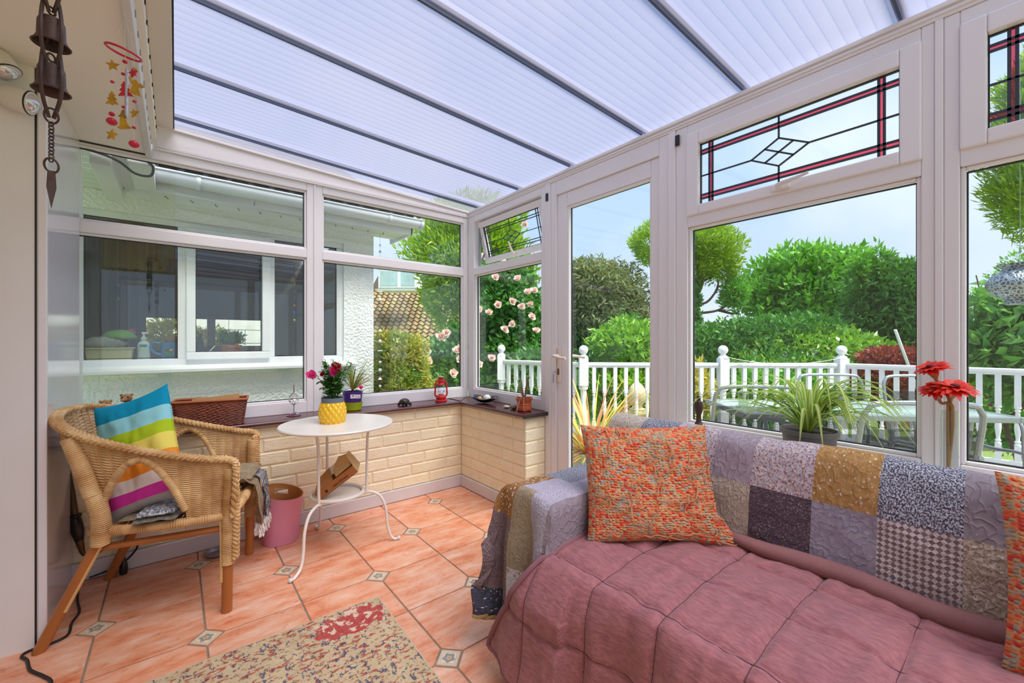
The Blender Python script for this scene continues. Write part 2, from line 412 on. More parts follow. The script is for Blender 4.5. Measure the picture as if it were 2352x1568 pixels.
struct(MB().box(XH, 0, -.015, 0, 0, .083).build('baseboard_back', SKM, bevel=.004))
struct(MB().box(-.015, 0, -.775, -.015, 0, .083).build('baseboard_right', SKM, bevel=.004))
MB().box(-.001, .17, -.788, -.773, 0, .083).build('return_board', SKM, bpy.data.objects['baseboard_right'], bevel=.004)

# ---- burgundy sill boards
SILL = M('burgundy_sill_board', rgb(92, 46, 48), .25, rgb(80, 38, 42), 3, spec=.6, coat=.2)
def sill_prof(a0, a1, mp):
    pr = [(-.028+.011*math.cos(t), .646+.011*math.sin(t)) for t in [pi/2+pi*k/8 for k in range(9)]]+[(.185, .635), (.185, .657)]
    n = len(pr); p = [mp(a0, d, z) for d, z in pr]+[mp(a1, d, z) for d, z in pr]
    return MB().add(p, [tuple(range(n)), tuple(range(2*n-1, n-1, -1))]+[(i, n+i, n+(i+1) % n, (i+1) % n) for i in range(n)])
sb = struct(sill_prof(XH, -.004, lambda a, d, z: (a, d, z)).build('trim_1', SILL, smooth=True)); 
sr = struct(sill_prof(-.795, .17, lambda a, d, z: (d, a, z)).build('trim_2', SILL, smooth=True))
MB().box(-.042, .175, -.803, -.795, .633, .659).build('end_cap', M('dark_brown_cap', rgb(48, 34, 30), .4), sr, bevel=.004)
MB().beam((-.034, -.028, .6575), (.17, .17, .6575), .012, .002).build('joint_cover', M('dark_brown_joint', rgb(58, 32, 32), .4), sr)
sd2 = struct(sill_prof(YE, -1.70, lambda a, d, z: (d+.02, a, z)).build('trim_3', PVC, smooth=True))

# ---- white frames
def wbox(mb, wall, a0, a1, z0, z1, d0, d1):
    if wall == 'L': return mb.box(a0, a1, FY+d0, FY+d1, z0, z1)
    return mb.box(FX+d0, FX+d1, a0, a1, z0, z1)
def ring(mb, wall, a0, a1, z0, z1, w, d0, d1):                     # four bars inside a rectangle
    a0, a1 = min(a0, a1), max(a0, a1)
    wbox(mb, wall, a0, a0+w, z0, z1, d0, d1); wbox(mb, wall, a1-w, a1, z0, z1, d0, d1)
    wbox(mb, wall, a0+w, a1-w, z0, z0+w, d0, d1); wbox(mb, wall, a0+w, a1-w, z1-w, z1, d0, d1)
def ring4(mb, wall, A, Z, ia, iz, d0, d1):                          # frame between outer A,Z and inner ia,iz
    wbox(mb, wall, A[0], ia[0], Z[0], Z[1], d0, d1); wbox(mb, wall, ia[1], A[1], Z[0], Z[1], d0, d1)
    wbox(mb, wall, ia[0], ia[1], Z[0], iz[0], d0, d1); wbox(mb, wall, ia[0], ia[1], iz[1], Z[1], d0, d1)
def pane(wall, a0, a1, z0, z1, parent, d=.034, mat=GLASS, name='pane'):
    g = MB(); ring(g, wall, a0, a1, z0, z1, .004, d-.005, d+.006); g.build('gasket', GASKET, parent)
    m = MB(); wbox(m, wall, a0, a1, z0, z1, d-.002, d+.002)
    return m.build(name, mat, parent)
def bead(wall, a0, a1, z0, z1, parent, w=.012, d0=.010, d1=.03):
    m = MB(); ring(m, wall, a0-w*0, a1+w*0, z0, z1, w, d0, d1); m.build('glazing_bead', PVC, parent, bevel=.004)
Z0, ZL, ZT0, ZT1, ZU, ZTOP = .657, .745, 1.655, 1.738, 2.095, 2.155
def unit(name, wall, A, G, mid=True):
    st = structure(name, (A[0], FY, Z0) if wall == 'L' else (FX, A[0], Z0))
    m = MB(); ring4(m, wall, A, (Z0, ZTOP), (G[0]-.012, G[1]+.012), (ZL-.012, ZU+.012), 0, .06); m.build('frame', PVC, st, bevel=.004)
    m = MB(); wbox(m, wall, G[0]-.012, G[1]+.012, ZT0+.012, ZT1-.012, 0, .06); m.build('transom', PVC, st, bevel=.004)
    bead(wall, G[0]-.012, G[1]+.012, ZL-.012, ZT0+.012, st); pane(wall, G[0], G[1], ZL, ZT0, st)
    return st
w1 = unit('window_1', 'L', (-2.30, -1.030), (-2.19, -1.084))
w2 = unit('window_2', 'L', (-1.020, .175), (-.964, .119))
for st, G in ((w1, (-2.19, -1.084)), (w2, (-.964, .119))):
    bead('L', G[0]-.012, G[1]+.012, ZT1-.012, ZU+.012, st); pane('L', G[0], G[1], ZT1, ZU, st)
MB().box(-1.031, -1.019, FY-.006, FY+.05, Z0, ZTOP).build('cover_strip', PVC, w2, bevel=.002)

RED = MG('red_stained_glass', (.95, .30, .36, 1)); BEV = MG('bevelled_glass', (.93, .97, .98, 1), 1, .05)
def fanlight(parent, fn, w, h, flip=False, wdark=.008, red=True):   # fn(p,q,off) -> world, p along, q up
    def bar(p0, q0, p1, q1, wd=wdark, mat=LEAD, nm='lead_line', off=0.0, th=.005):
        a, b = fn(p0, q0, off), fn(p1, q1, off); nrm = (fn(0, 0, .01)-fn(0, 0, 0)).normalized()
        MB().beam(a, b, th, wd, up=(b-a).normalized().cross(nrm)).build(nm, mat, parent)
    vx = (.042, .057) if red else (.034, .045, .056); hy = (.028, .046)
    tt = (h-.05, h-.033)
    for x in ([vx[0], vx[-1], w-vx[0], w-vx[-1]]): bar(x, 0, x, h)
    for q in (hy[0], hy[1], tt[0], tt[1]): bar(0, q, w, q)
    if red:
        rw = vx[1]-vx[0]-wdark
        for x in ((vx[0]+vx[1])/2, w-(vx[0]+vx[1])/2): bar(x, 0, x, h, rw, RED, 'red_strip', 0, .003)
        for q in ((hy[0]+hy[1])/2, (tt[0]+tt[1])/2): bar(0, q, w, q, hy[1]-hy[0]-wdark, RED, 'red_strip', .0005, .003)
    cx, cy, dx, dy = w*.47, h*.47, min(.105, w*.16), h*.20
    for (a, b), (c, d) in (((cx-dx, cy), (cx, cy+dy)), ((cx, cy+dy), (cx+dx, cy)), ((cx+dx, cy), (cx, cy-dy)), ((cx, cy-dy), (cx-dx, cy)),
                           ((cx-dx/2, cy+dy/2), (cx+dx/2, cy-dy/2)), ((cx-dx/2, cy-dy/2), (cx+dx/2, cy+dy/2)),
                           ((0, cy), (cx-dx, cy)), ((cx+dx, cy), (w, cy)), ((cx, 0), (cx, cy-dy)), ((cx, cy+dy), (cx, h))): bar(a, b, c, d, wdark*.8)
    for ex, ey in ((-dx/2, 0), (dx/2, 0), (0, dy/2), (0, -dy/2)):    # bevelled diamond lights
        k = .8; q = [(cx+ex-dx/2*k, cy+ey), (cx+ex, cy+ey+dy/2*k), (cx+ex+dx/2*k, cy+ey), (cx+ex, cy+ey-dy/2*k)]
        i_ = [(cx+ex+(x-cx-ex)*.55, cy+ey+(y-cy-ey)*.55) for x, y in q]
        MB().add([fn(x, y, -.002) for x, y in q]+[fn(x, y, -.007) for x, y in i_], [(0, 1, 5, 4), (1, 2, 6, 5), (2, 3, 7, 6), (3, 0, 4, 7), (4, 5, 6, 7)]).build('bevelled_light', BEV, parent)
def handle_window(parent, y, z, x, tilt=0):
    MB().box(x-.012, x, y-.035, y+.03, z-.012, z+.012).build('handle_plate', PVC, parent, bevel=.004)
    MB().tube([(x-.012, y, z), (x-.032, y, z+.002), (x-.038, y-.02, z+.004), (x-.036, y-.07, z+.012), (x-.034, y-.105, z+.02)], [.010, .010, .009, .007, .005], 8).build('handle', M('handle_white_metal', rgb(226, 220, 216), .3), parent, smooth=True)

# right wall units: corner light, door, two fixed lights with stained top lights
w3 = unit('window_3', 'R', (-.770, .175), (-.715, .076))
dd = structure('door_1', (FX, -1.20, 0))
m = MB(); ring4(m, 'R', (-1.66, -.82), (0, ZTOP), (-1.607, -.87), (.03, 2.065), 0, .06); m.build('door_frame', PVC, dd, bevel=.004)
m = MB(); ring4(m, 'R', (-1.607, -.87), (.03, 2.065), (-1.555, -.955), (.24, 1.975), .012, .065); m.build('door_sash', PVC, dd, bevel=.004)
pane('R', -1.549, -.962, .247, 1.968, dd, .045)
bead('R', -1.556, -.954, .24, 1.975, dd, .012, .016, .04)
MB().box(FX-.006, FX+.05, -.82, -.770, 0, ZTOP).build('cover_strip', PVC, dd, bevel=.004)
MB().box(FX-.006, FX+.05, -1.70, -1.66, 0, ZTOP).build('cover_strip', PVC, dd, bevel=.004)
HB = M('cream_door_handle', rgb(232, 216, 200), .35)
p = onx(1283, 837, FX)
hp = MB().box(FX-.002, FX+.013, p.y-.015, p.y+.015, p.z-.115, p.z+.115).build('handle_plate', HB, dd, bevel=.006, seg=3)
MB().tube([(FX-.002, p.y, p.z+.055), (FX-.04, p.y+.005, p.z+.055), (FX-.048, p.y-.012, p.z+.054), (FX-.045, p.y-.06, p.z+.046), (FX-.042, p.y-.10, p.z+.044)], [.011, .012, .011, .009, .008], 10).build('lever', HB, dd, smooth=True)
MB().tube([(FX+.065, p.y, p.z+.055), (FX+.10, p.y, p.z+.055), (FX+.11, p.y-.02, p.z+.055), (FX+.11, p.y-.13, p.z+.047)], [.011, .011, .010, .007], 10).build('outer_lever', HB, dd, smooth=True)
BRASS = M('aged_brass', rgb(120, 92, 50), .35, metal=.9)
MB().box(FX-.006, FX, p.y-.008, p.y+.008, p.z-.065, p.z-.025).build('lock_cylinder', BRASS, dd, bevel=.003)
MB().tube([(FX-.004, p.y, p.z-.04), (FX-.035, p.y+.002, p.z-.04)], .003, 6).torus((FX-.04, p.y+.002, p.z-.052), .011, .0015, 16, 6, (0, 1, 0)).build('key', GREYM, dd)
MB().box(FX-.045, FX-.043, p.y-.002, p.y+.006, p.z-.115, p.z-.06).build('key_blade', GREYM, dd)

def stained_unit(name, A, G, hinge=None):
    st = unit(name, 'R', A, G)
    g0, g1 = G[0]+.04, G[1]-.045
    m = MB(); ring4(m, 'R', (G[0]-.014, G[1]+.012), (ZT1-.02, ZU+.014), (g0, g1), (1.763, 2.050), -.012, .03)
    s_ = m.build('top_light_sash', PVC, st, bevel=.005)
    pane('R', g0, g1, 1.763, 2.050, st, .016)
    fanlight(s_, lambda p, q, o: Vector((FX+.014-o, g1-p, 1.763+q)), g1-g0, 2.05-1.763)
    return st, s_
w4, s4 = stained_unit('window_4', (-2.600, -1.700), (-2.556, -1.772))
q_ = onx(1793, 432, FX-.01); handle_window(s4, q_.y, 1.742, FX-.012)
w5, s5 = stained_unit('window_5', (-3.50, -2.620), (-3.452, -2.668))
handle_window(s5, -3.06, 1.742, FX-.012)
MB().box(FX-.006, FX+.05, -2.620, -2.600, Z0, ZTOP).build('cover_strip', PVC, w5, bevel=.003)
w6 = unit('window_6', 'R', (YE, -3.52), (YE+.05, -3.57))
bead('R', YE+.04, -3.56, ZT1-.012, ZU+.012, w6); pane('R', YE+.05, -3.57, ZT1, ZU, w6)
m = MB(); m.box(XE, .175, YE-.06, YE, Z0, .74).box(XE, .175, YE-.06, YE, 2.09, 2.3)
for x in (-2.57, -1.7, -.8, .14): m.box(x-.05, x+.05, YE-.06, YE, .74, 2.09)
w7 = structure('window_7', (-1.6, YE, .657)); m.build('frame', PVC, w7)
MB().box(-2.55, .1, YE-.033, YE-.029, .74, 2.09).build('pane', GLASS, w7)
# small black trickle catches on the posts
for (yy, zz) in ((-.795, 2.075), (-1.715, 2.105)):
    MB().box(FX-.012, FX-.004, yy-.007, yy+.012, zz-.03, zz+.02).build('black_catch', BLACKM, dd if yy > -1 else w4)
# the corner top light stands open: sash turned outwards about its top edge
OPEN = math.radians(14); hz, hx = 2.098, FX+.045
def so(p, q, o):                                                   # p from the corner towards the door, q up from the sash bottom
    dn = .335-q; return Vector((hx+math.sin(OPEN)*dn-o*math.cos(OPEN), .062-p, hz-math.cos(OPEN)*dn-o*math.sin(OPEN)))
def sobox(mb, p0, p1, q0, q1, o0, o1):
    pts = [so(p, q, o) for o in (o0, o1) for p, q in ((p0, q0), (p1, q0), (p1, q1), (p0, q1))]
    mb.add(pts, [(0, 3, 2, 1), (4, 5, 6, 7), (0, 1, 5, 4), (1, 2, 6, 5), (2, 3, 7, 6), (3, 0, 4, 7)])
m = MB(); SW = .765
for a, b, c, d in ((0, SW, 0, .045), (0, SW, .29, .335), (0, .04, .045, .29), (SW-.04, SW, .045, .29)): sobox(m, a, b, c, d, -.02, .025)
s3 = m.build('open_top_light_sash', PVC, w3, bevel=.004)
m = MB(); sobox(m, .04, SW-.04, .045, .29, -.002, .002); m.build('pane', GLASS, w3)
m = MB()
for a, b, c, d in ((.04, SW-.04, .045, .049), (.04, SW-.04, .286, .29), (.04, .044, .045, .29), (SW-.044, SW-.04, .045, .29)): sobox(m, a, b, c, d, -.006, .008)
m.build('gasket', GASKET, w3)
fanlight(s3, lambda p, q, o: so(.04+p, .045+q, o+.001), SW-.08, .245, wdark=.006, red=False)
a_ = so(.40, .022, .02); MB().tube([a_, so(.40, .03, .05), so(.395, .07, .06), so(.385, .12, .06)], [.011, .010, .008, .006], 8).build('handle', HB, s3, smooth=True)
MB().beam((FX+.05, .055, 1.76), so(.012, .12, 0), .004, .014).build('stay_arm', GREYM, w3)
MB().box(FX+.03, FX+.05, .05, .062, 1.74, 2.08).build('hinge_track', GREYM, w3)

# ---- eaves beam, gable wedge, roof
def zroof(x): return 2.208-.045*(x-FX)
ceil_ = structure('ceiling', (-.9, -2.2, 2.25))
m = MB(); m.box(FX-.004, FX+.12, YE, .24, ZTOP, 2.197)
m.box(FX-.010, FX, YE, .18, 2.166, 2.176).box(FX-.014, FX, YE, .18, 2.183, 2.2)
m.build('eaves_beam', PVC, ceil_, bevel=.003)
m = MB(); xa, xb = -1.84, FX
m.add([(xa, FY, ZTOP), (xb, FY, ZTOP), (xb, FY, zroof(xb)), (xa, FY, zroof(xa)+.004), (xa, FY+.06, ZTOP), (xb, FY+.06, ZTOP), (xb, FY+.06, zroof(xb)), (xa, FY+.06, zroof(xa)+.004)],
      [(0, 3, 2, 1), (4, 5, 6, 7), (0, 1, 5, 4), (1, 2, 6, 5), (2, 3, 7, 6), (3, 0, 4, 7)])
m.box(-1.82, FX, FY-.010, FY, 2.158, 2.166).box(-1.82, FX, FY-.006, FY, 2.172, 2.184)
m.build('gable_panel', PVC, ceil_)
MB().beam((-1.80, FY-.006, zroof(-1.8)-.004), (FX, FY-.006, zroof(FX)-.004), .012, .016).build('gable_trim', PVC, ceil_)
def m_poly():
    t = NT('multiwall_polycarbonate'); t.n.remove(t.bs); v = t.co('Object'); sp = t.node('ShaderNodeSeparateXYZ'); t.link(v, sp.inputs[0])
    fr = t.math('FRACT', t.math('MULTIPLY', sp.outputs[1], 23.5))
    col = t.ramp(fr, [(0, rgb(200, 201, 224)), (.05, rgb(224, 222, 240)), (.12, rgb(232, 229, 243)), (.55, rgb(228, 226, 241)), (.94, rgb(222, 221, 238)), (1, rgb(206, 207, 228))])
    tb = t.node('ShaderNodeBsdfTranslucent'); df = t.node('ShaderNodeBsdfDiffuse'); gl = t.node('ShaderNodeBsdfGlossy'); gl.inputs['Roughness'].default_value = .25
    t.link(t.mix(1.0, col, (.33, .325, .335, 1), 'MULTIPLY'), tb.inputs[0]); t.link(col, df.inputs[0])
    tp = t.node('ShaderNodeBsdfTransparent'); t.link(col, tp.inputs[0]); m0 = t.node('ShaderNodeMixShader'); m0.inputs[0].default_value = .45; t.link(tb.outputs[0], m0.inputs[1]); t.link(tp.outputs[0], m0.inputs[2])
    m1 = t.node('ShaderNodeMixShader'); m1.inputs[0].default_value = .10; t.link(m0.outputs[0], m1.inputs[1]); t.link(df.outputs[0], m1.inputs[2])
    m2 = t.node('ShaderNodeMixShader'); m2.inputs[0].default_value = .04; t.link(m1.outputs[0], m2.inputs[1]); t.link(gl.outputs[0], m2.inputs[2])
    t.link(m2.outputs[0], t.out.inputs[0]); return t.m
POLY = m_poly()
bars = [.04, -.485, -.995, -1.51, -2.013, -2.52, -3.03, -3.54, -4.05, -4.56]
edges = [FY]+bars+[YE]
for y1, y0 in zip(edges[:-1], edges[1:]):
    MB().grid(lambda u, v: (-1.80+u*2.10, y0+v*(y1-y0), zroof(-1.80+u*2.10)+.012), 6, 1).build('roof_panel', POLY, ceil_)
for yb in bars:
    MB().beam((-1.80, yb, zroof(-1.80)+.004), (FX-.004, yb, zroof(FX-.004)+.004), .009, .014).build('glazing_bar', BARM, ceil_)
    MB().beam((-1.80, yb, zroof(-1.80)+.035), (FX+.12, yb, zroof(FX+.12)+.035), .030, .022).build('bar_cap', M('shade_blue_bar_cap', rgb(168, 184, 220), .4), ceil_)  # cap tinted blue to paint in the shaded band beside each bar

# soffit of the house eaves, fascia with vent slots, wall plate
MB().box(XE, -1.862, YE, FY, ZS, ZS+.02).build('soffit_board', CREAMC, ceil_)
MB().box(-1.866, -1.842, YE, FY-.002, ZS-.018, 2.215).build('fascia_board', M('white_fascia', rgb(226, 224, 222), .4, rgb(214, 210, 204), 5), ceil_, bevel=.003)
MB().box(-1.842, -1.822, YE, FY-.002, 2.195, 2.30).build('vent_strip', CREAMC, ceil_)
MB().box(-1.822, -1.752, YE, FY-.002, zroof(-1.79)-.012, zroof(-1.79)+.0).build('wall_plate', M('cream_wall_plate', rgb(224, 214, 200), .45), ceil_, bevel=.003)
MB().box(-1.752, -1.746, YE, FY-.002, zroof(-1.75)-.004, zroof(-1.75)+.006).build('plate_gasket', GASKET, ceil_)
sl = mesh_of(MB().box(-.0035, .0035, -.005, .005, -.0065, .0065), 'vent_slot', BLACKM); sg = mesh_of(MB().box(-.002, .002, -.009, .009, -.007, .007), 'vent_mark', M('grey_mark', rgb(150, 150, 150), .6))
for k in range(16):
    inst('vent_slot', sl, ceil_, (-1.8215, .08-.115*k, 2.245)); inst('vent_mark', sg, ceil_, (-1.8415, .03-.115*k, 2.165))
MB().box(XH, -1.842, FY-.012, FY+.06, ZU+.02, ZS-.0005).build('soffit_seal', GASKET, ceil_)

# house wall stub on the left
wall_left = struct(MB().box(XE, XH, YN, .32, 0, ZS).build('wall_left', WHITEP))
MB().box(XH-.001, XH+.006, YN+.012, FY-.004, 0.0, ZS-.001).build('pvc_cladding', M('glossy_pvc_cladding', rgb(226, 222, 224), .12, spec=.6), wall_left)
MB().box(XH-.014, XH+.009, YN-.006, YN+.014, 0, ZS-.001).build('corner_trim', PVC, wall_left, bevel=.003)
MB().box(XH-.022, XH-.017, YN-.002, YN+.004, 0, ZS-.001).build('corner_joint', GASKET, wall_left)
struct(MB().box(XE-.1, XE, YE-.1, .32, 0, ZS+.02).build('wall_house', WHITEP))  # unseen house wall, set close to bounce light on to the wall stub
# ================================================================== outside: ground, deck, railing
GZ = -.75; DZ = -.09
def m_grass():
    t = NT('lawn_grass'); n = t.noise(6, t.co('Object'), 8, .7); n2 = t.noise(60, t.co('Object'), 3)
    col = t.mix(.5, t.ramp(n, [(.3, rgb(96, 130, 52)), (.7, rgb(150, 178, 84))]), t.ramp(n2, [(.3, rgb(80, 110, 40)), (.7, rgb(170, 190, 100))]))
    t.base(col, .8); t.bump(n2, .8, .03); return t.m
struct(MB().box(-14, 60, -40, 60, GZ-.3, GZ).build('ground_lawn', m_grass()))
DECKM = M('weathered_deck_board', rgb(168, 160, 148), .7, rgb(140, 132, 120), 5, rnd=.08, stretch=(1, 12, 1))
deck = struct(MB().box(.32, 1.0, -4.4, 1.5, DZ-.16, DZ-.03).box(1, 4.3, -4.4, -1.3, DZ-.16, DZ-.03).build('deck', M('deck_joist', rgb(110, 100, 88), .8)))
bme = {}
def in_deck(x): # deck outline: far edge in y for a board at x
    return np.interp(x, [.3, 1.8, 2.06, 4.25], [1.75, 1.70, .53, -1.40])
k = 0; x = .33
while x < 4.3:
    y1 = float(in_deck(x)); b_ = MB().box(x, x+.115, -4.4, y1, DZ-.028, DZ); b_.build('deck_board', DECKM, deck); x += .122
# railing: turned posts, rail, balusters
RW = M('white_painted_timber', rgb(240, 242, 244), .4, rgb(228, 232, 236), 4)
rail_pts = [Vector((1.76, 1.79, 0)), Vector((2.05, .557, 0)), Vector((3.25, -.53, 0)), Vector((4.235, -1.42, 0)), Vector((4.26, -2.95, 0)), Vector((4.28, -4.4, 0))]
RZ = .85
def post_mb():
    m = MB(); h = .045
    m.box(-h, h, -h, h, DZ-.35, .30)
    m.lathe([(.046, .30), (.036, .315), (.03, .34), (.032, .40), (.034, .50), (.036, .545), (.052, .552), (.056, .575), (.046, .59)], n=16)
    m.box(-.052, .052, -.052, .052, .60, .925)
    m.lathe([(.06, .59), (.062, .602), (.05, .61)], n=16); m.lathe([(.058, .925), (.05, .945), (.03, .96), (.028, .972)], n=16)
    m.ball((0, 0, 1.02), .055, 16, 12); return m
postme = mesh_of(post_mb(), 'newel_post', RW, True)
def balus_mb():
    m = MB(); h = .021
    m.box(-h, h, -h, h, .02, .16).box(-h, h, -h, h, .53, RZ-.02)
    m.lathe([(.02, .16), (.024, .172), (.014, .185), (.022, .20), (.013, .215), (.014, .24), (.021, .30), (.022, .33), (.019, .40), (.014, .47), (.022, .485), (.013, .495), (.024, .51), (.021, .53)], n=10); return m
balme = mesh_of(balus_mb(), 'baluster', RW, True)
railing = thing('deck_railing', 'white painted timber deck railing with turned balusters and ball-topped posts', 'railing', (3.2, -.5, DZ))
for p in rail_pts[:4]+[rail_pts[5]]: inst('newel_post', postme, railing, (p.x, p.y, 0), rot=(0, 0, -.7))
for a, b in zip(rail_pts[:-1], rail_pts[1:]):
    d = (b-a).normalized(); L_ = (b-a).length; post_b = b != rail_pts[4]; post_a = a != rail_pts[4]
    a2 = a+d*(.05 if post_a else 0); b2 = b-d*(.05 if post_b else 0)
    MB().beam(a2+Vector((0, 0, RZ)), b2+Vector((0, 0, RZ)), .065, .042).build('top_rail', RW, railing, bevel=.012, seg=3)
    MB().beam(a2+Vector((0, 0, RZ-.03)), b2+Vector((0, 0, RZ-.03)), .035, .02).build('rail_fillet', RW, railing)
    MB().beam(a2+Vector((0, 0, .0)), b2+Vector((0, 0, .0)), .05, .04).build('bottom_rail', RW, railing)
    n = max(1, int(round(L_/.122)))-1
    for i in range(1, n+1):
        q = a+d*(L_*i/(n+1)); inst('baluster', balme, railing, (q.x, q.y, 0), rot=(0, 0, math.atan2(d.y, d.x)))
# festoon bulbs between two posts
st = thing('festoon_lights', 'string of clear festoon bulbs hung along the white deck railing', 'string lights', rail_pts[2]+Vector((0, 0, .93)))
A, B = rail_pts[2]+Vector((0, 0, .95)), rail_pts[3]+Vector((0, 0, .95)); off = Vector((-.04, -.045, 0))
cp = [A.lerp(B, i/24)+off+Vector((0, 0, -.30*math.sin(pi*i/24)**.8*.30)) for i in range(25)]
MB().tube(cp, .0035, 5).build('cable', M('cream_cable', rgb(226, 220, 196), .5), st)
bulb = mesh_of(MB().ball((0, 0, -.062), .028, 12, 10).lathe([(.012, -.038), (.014, -.03), (.014, -.005), (.006, 0)], n=10), 'bulb', MG('bulb_glass', (.93, .95, .93, 1), 1, .05), True)
for i in (3, 6, 9, 12, 15, 18, 21): inst('bulb', bulb, st, cp[i]+Vector((0, 0, .0 if i % 2 else .06)), rot=(pi if i % 2 == 0 else 0, 0, 0))

# ---- garden furniture on the deck
ALU = M('grey_tube_metal', rgb(150, 156, 162), .35, metal=.55); MESH = None
def m_sling():
    t = NT('black_sling_mesh'); t.n.remove(t.bs); df = t.node('ShaderNodeBsdfDiffuse'); df.inputs[0].default_value = rgb(40, 42, 46); tr = t.node('ShaderNodeBsdfTransparent')
    mx = t.node('ShaderNodeMixShader'); mx.inputs[0].default_value = .34; t.link(df.outputs[0], mx.inputs[1]); t.link(tr.outputs[0], mx.inputs[2]); t.link(mx.outputs[0], t.out.inputs[0]); return t.m
MESH = m_sling(); GH = DZ
def garden_chair(loc, rz, label):                               # local +x is the way it faces
    c = thing('garden_chair', label, 'chair', (loc[0], loc[1], GH), rz, 'sling chairs around the glass deck table', world=False)
    w = .265
    back = [(-.20, -w, .42), (-.27, -w, .80), (-.285, -w+.02, .885), (-.29, -w+.07, .915), (-.29, 0, .92), (-.29, w-.07, .915), (-.285, w-.02, .885), (-.27, w, .80), (-.20, w, .42)]
    MB().tube(spl(back, 40), .0125, 8).build('back_frame', ALU, c, smooth=True)
    for s in (-1, 1):
        MB().tube(spl([(-.20, s*w, .42), (.05, s*w, .40), (.24, s*w, .41), (.27, s*w, .36), (.27, s*w, .0)], 24), .0125, 8).build('front_leg', ALU, c, smooth=True)
        MB().tube(spl([(-.20, s*w, .42), (-.27, s*w, .0)], 6), .0125, 8).build('rear_leg', ALU, c, smooth=True)
        MB().tube(spl([(-.262, s*(w+.005), .66), (-.1, s*(w+.03), .65), (.15, s*(w+.03), .63), (.25, s*w, .60), (.265, s*w, .36)], 24), .011, 8).build('armrest', ALU, c, smooth=True)
    MB().tube([(.27, -w, .05), (.27, w, .05)], .010, 8).build('stretcher', ALU, c)
    MB().grid(lambda u, v: (-.21-.055*v, (-w+.005)+u*(2*w-.01), .46+.33*v), 6, 4).build('back_sling', MESH, c)
    MB().grid(lambda u, v: (-.20+.44*v, (-w+.005)+u*(2*w-.01), .42-.02*math.sin(pi*v)), 6, 4).build('seat_sling', MESH, c)
    return c
ta = math.radians(46)
pA = at(1695, 784, 2.97); pB = CAM+FW*2.25+RT*1.96; pC = at(1958, 784, 3.38); pD = at(2178, 784, 3.26)
garden_chair(pA, ta, 'grey tubular sling chair with its back to the open-air door side of deck')['label'] = 'grey tubular chair with black sling behind the spider plant, nearer the door'
garden_chair(pB, ta, 'grey tubular chair with black sling just outside window, beside the red flowers')
garden_chair(pC, ta+pi, 'grey tubular chair with black sling across glass table, by the ball-topped post')
garden_chair(pD, ta+pi, 'grey tubular chair with black sling across glass table, before the red maple')
ctr = CAM+FW*3.15+RT*2.50; GT = thing('glass_garden_table', 'long glass topped garden table with grey metal frame on the deck', 'table', (ctr.x-.02, ctr.y, GH), ta, world=False)
tg = NT('green_table_glass'); tg.base(rgb(190, 214, 208), .05); tg.bs.inputs['Alpha'].default_value = .55
MB().box(-.34, .34, -.85, .85, .708, .716).build('glass_top', tg.m, GT)
m = MB(); m.box(-.36, .36, -.87, -.84, .68, .72).box(-.36, .36, .84, .87, .68, .72).box(-.36, -.33, -.84, .84, .68, .72).box(.33, .36, -.84, .84, .68, .72); m.build('rim_frame', ALU, GT, bevel=.006)
for sx in (-1, 1):
    for ly_ in (.40, -.57): MB().tube(spl([(sx*.33, ly_, .68), (sx*.30, ly_, .35), (sx*.33, ly_, .0)], 12), .016, 8).build('leg', ALU, GT, smooth=True)
jar = at(1708, 880, 3.3); jt = thing('glass_candle_jar', 'small glass candle jar standing on the garden table', 'jar', (ctr.x+.12, ctr.y+.62, GH+.717))
jq = CAM+FW*3.20+RT*1.77; jt.location = (jq.x, jq.y, GH+.717); ORG[jt.name] = Vector(jt.location)
MB().lathe([(.03, 0), (.036, .005), (.036, .10), (.034, .10), (.034, .008)], jt.location, 16).build('jar_body', MG('jar_glass', (.86, .90, .84, 1)), jt, smooth=True)
MB().lathe([(.037, .10), (.037, .112), (.001, .114)], jt.location, 16).build('lid', GREYM, jt, smooth=True)

# ---- potted striped grass by the door
STRIPE = ML('striped_grass_blade', rgb(196, 204, 84), rgb(206, 120, 96), .3, objrnd=True)
gp = at(1358, 1050, 3.25); gp.z = DZ; GP = thing('potted_striped_grass', 'big clump of yellow and red striped grass in a pale pot outside the door', 'potted plant', gp)
MB().lathe([(.10, 0), (.13, .02), (.17, .30), (.185, .34), (.185, .37), (.165, .37), (.15, .33)], gp, 28).build('pot', M('pale_green_glazed_pot', rgb(176, 190, 164), .3, rgb(150, 166, 140), 5), GP, smooth=True)
MB().lathe([(.155, .335), (.001, .345)], gp, 20).build('soil', M('dark_soil', rgb(50, 38, 28), .9), GP)
rg = random.Random(3)
for i in range(190):
    a = rg.uniform(0, 2*pi); el = rg.uniform(.35, 1.45); L_ = rg.uniform(.44, .78); b0 = gp+Vector((math.cos(a)*.06, math.sin(a)*.06, .33))
    d = Vector((math.cos(a)*math.cos(el), math.sin(a)*math.cos(el), math.sin(el)))
    if d.x < -.05: L_ *= .42
    elif d.y < -.25: L_ *= .7
    MB().leaf(b0, d, (0, 0, 1), L_, rg.uniform(.010, .018), rg.uniform(.3, .75), 5).build('blade', STRIPE, GP)
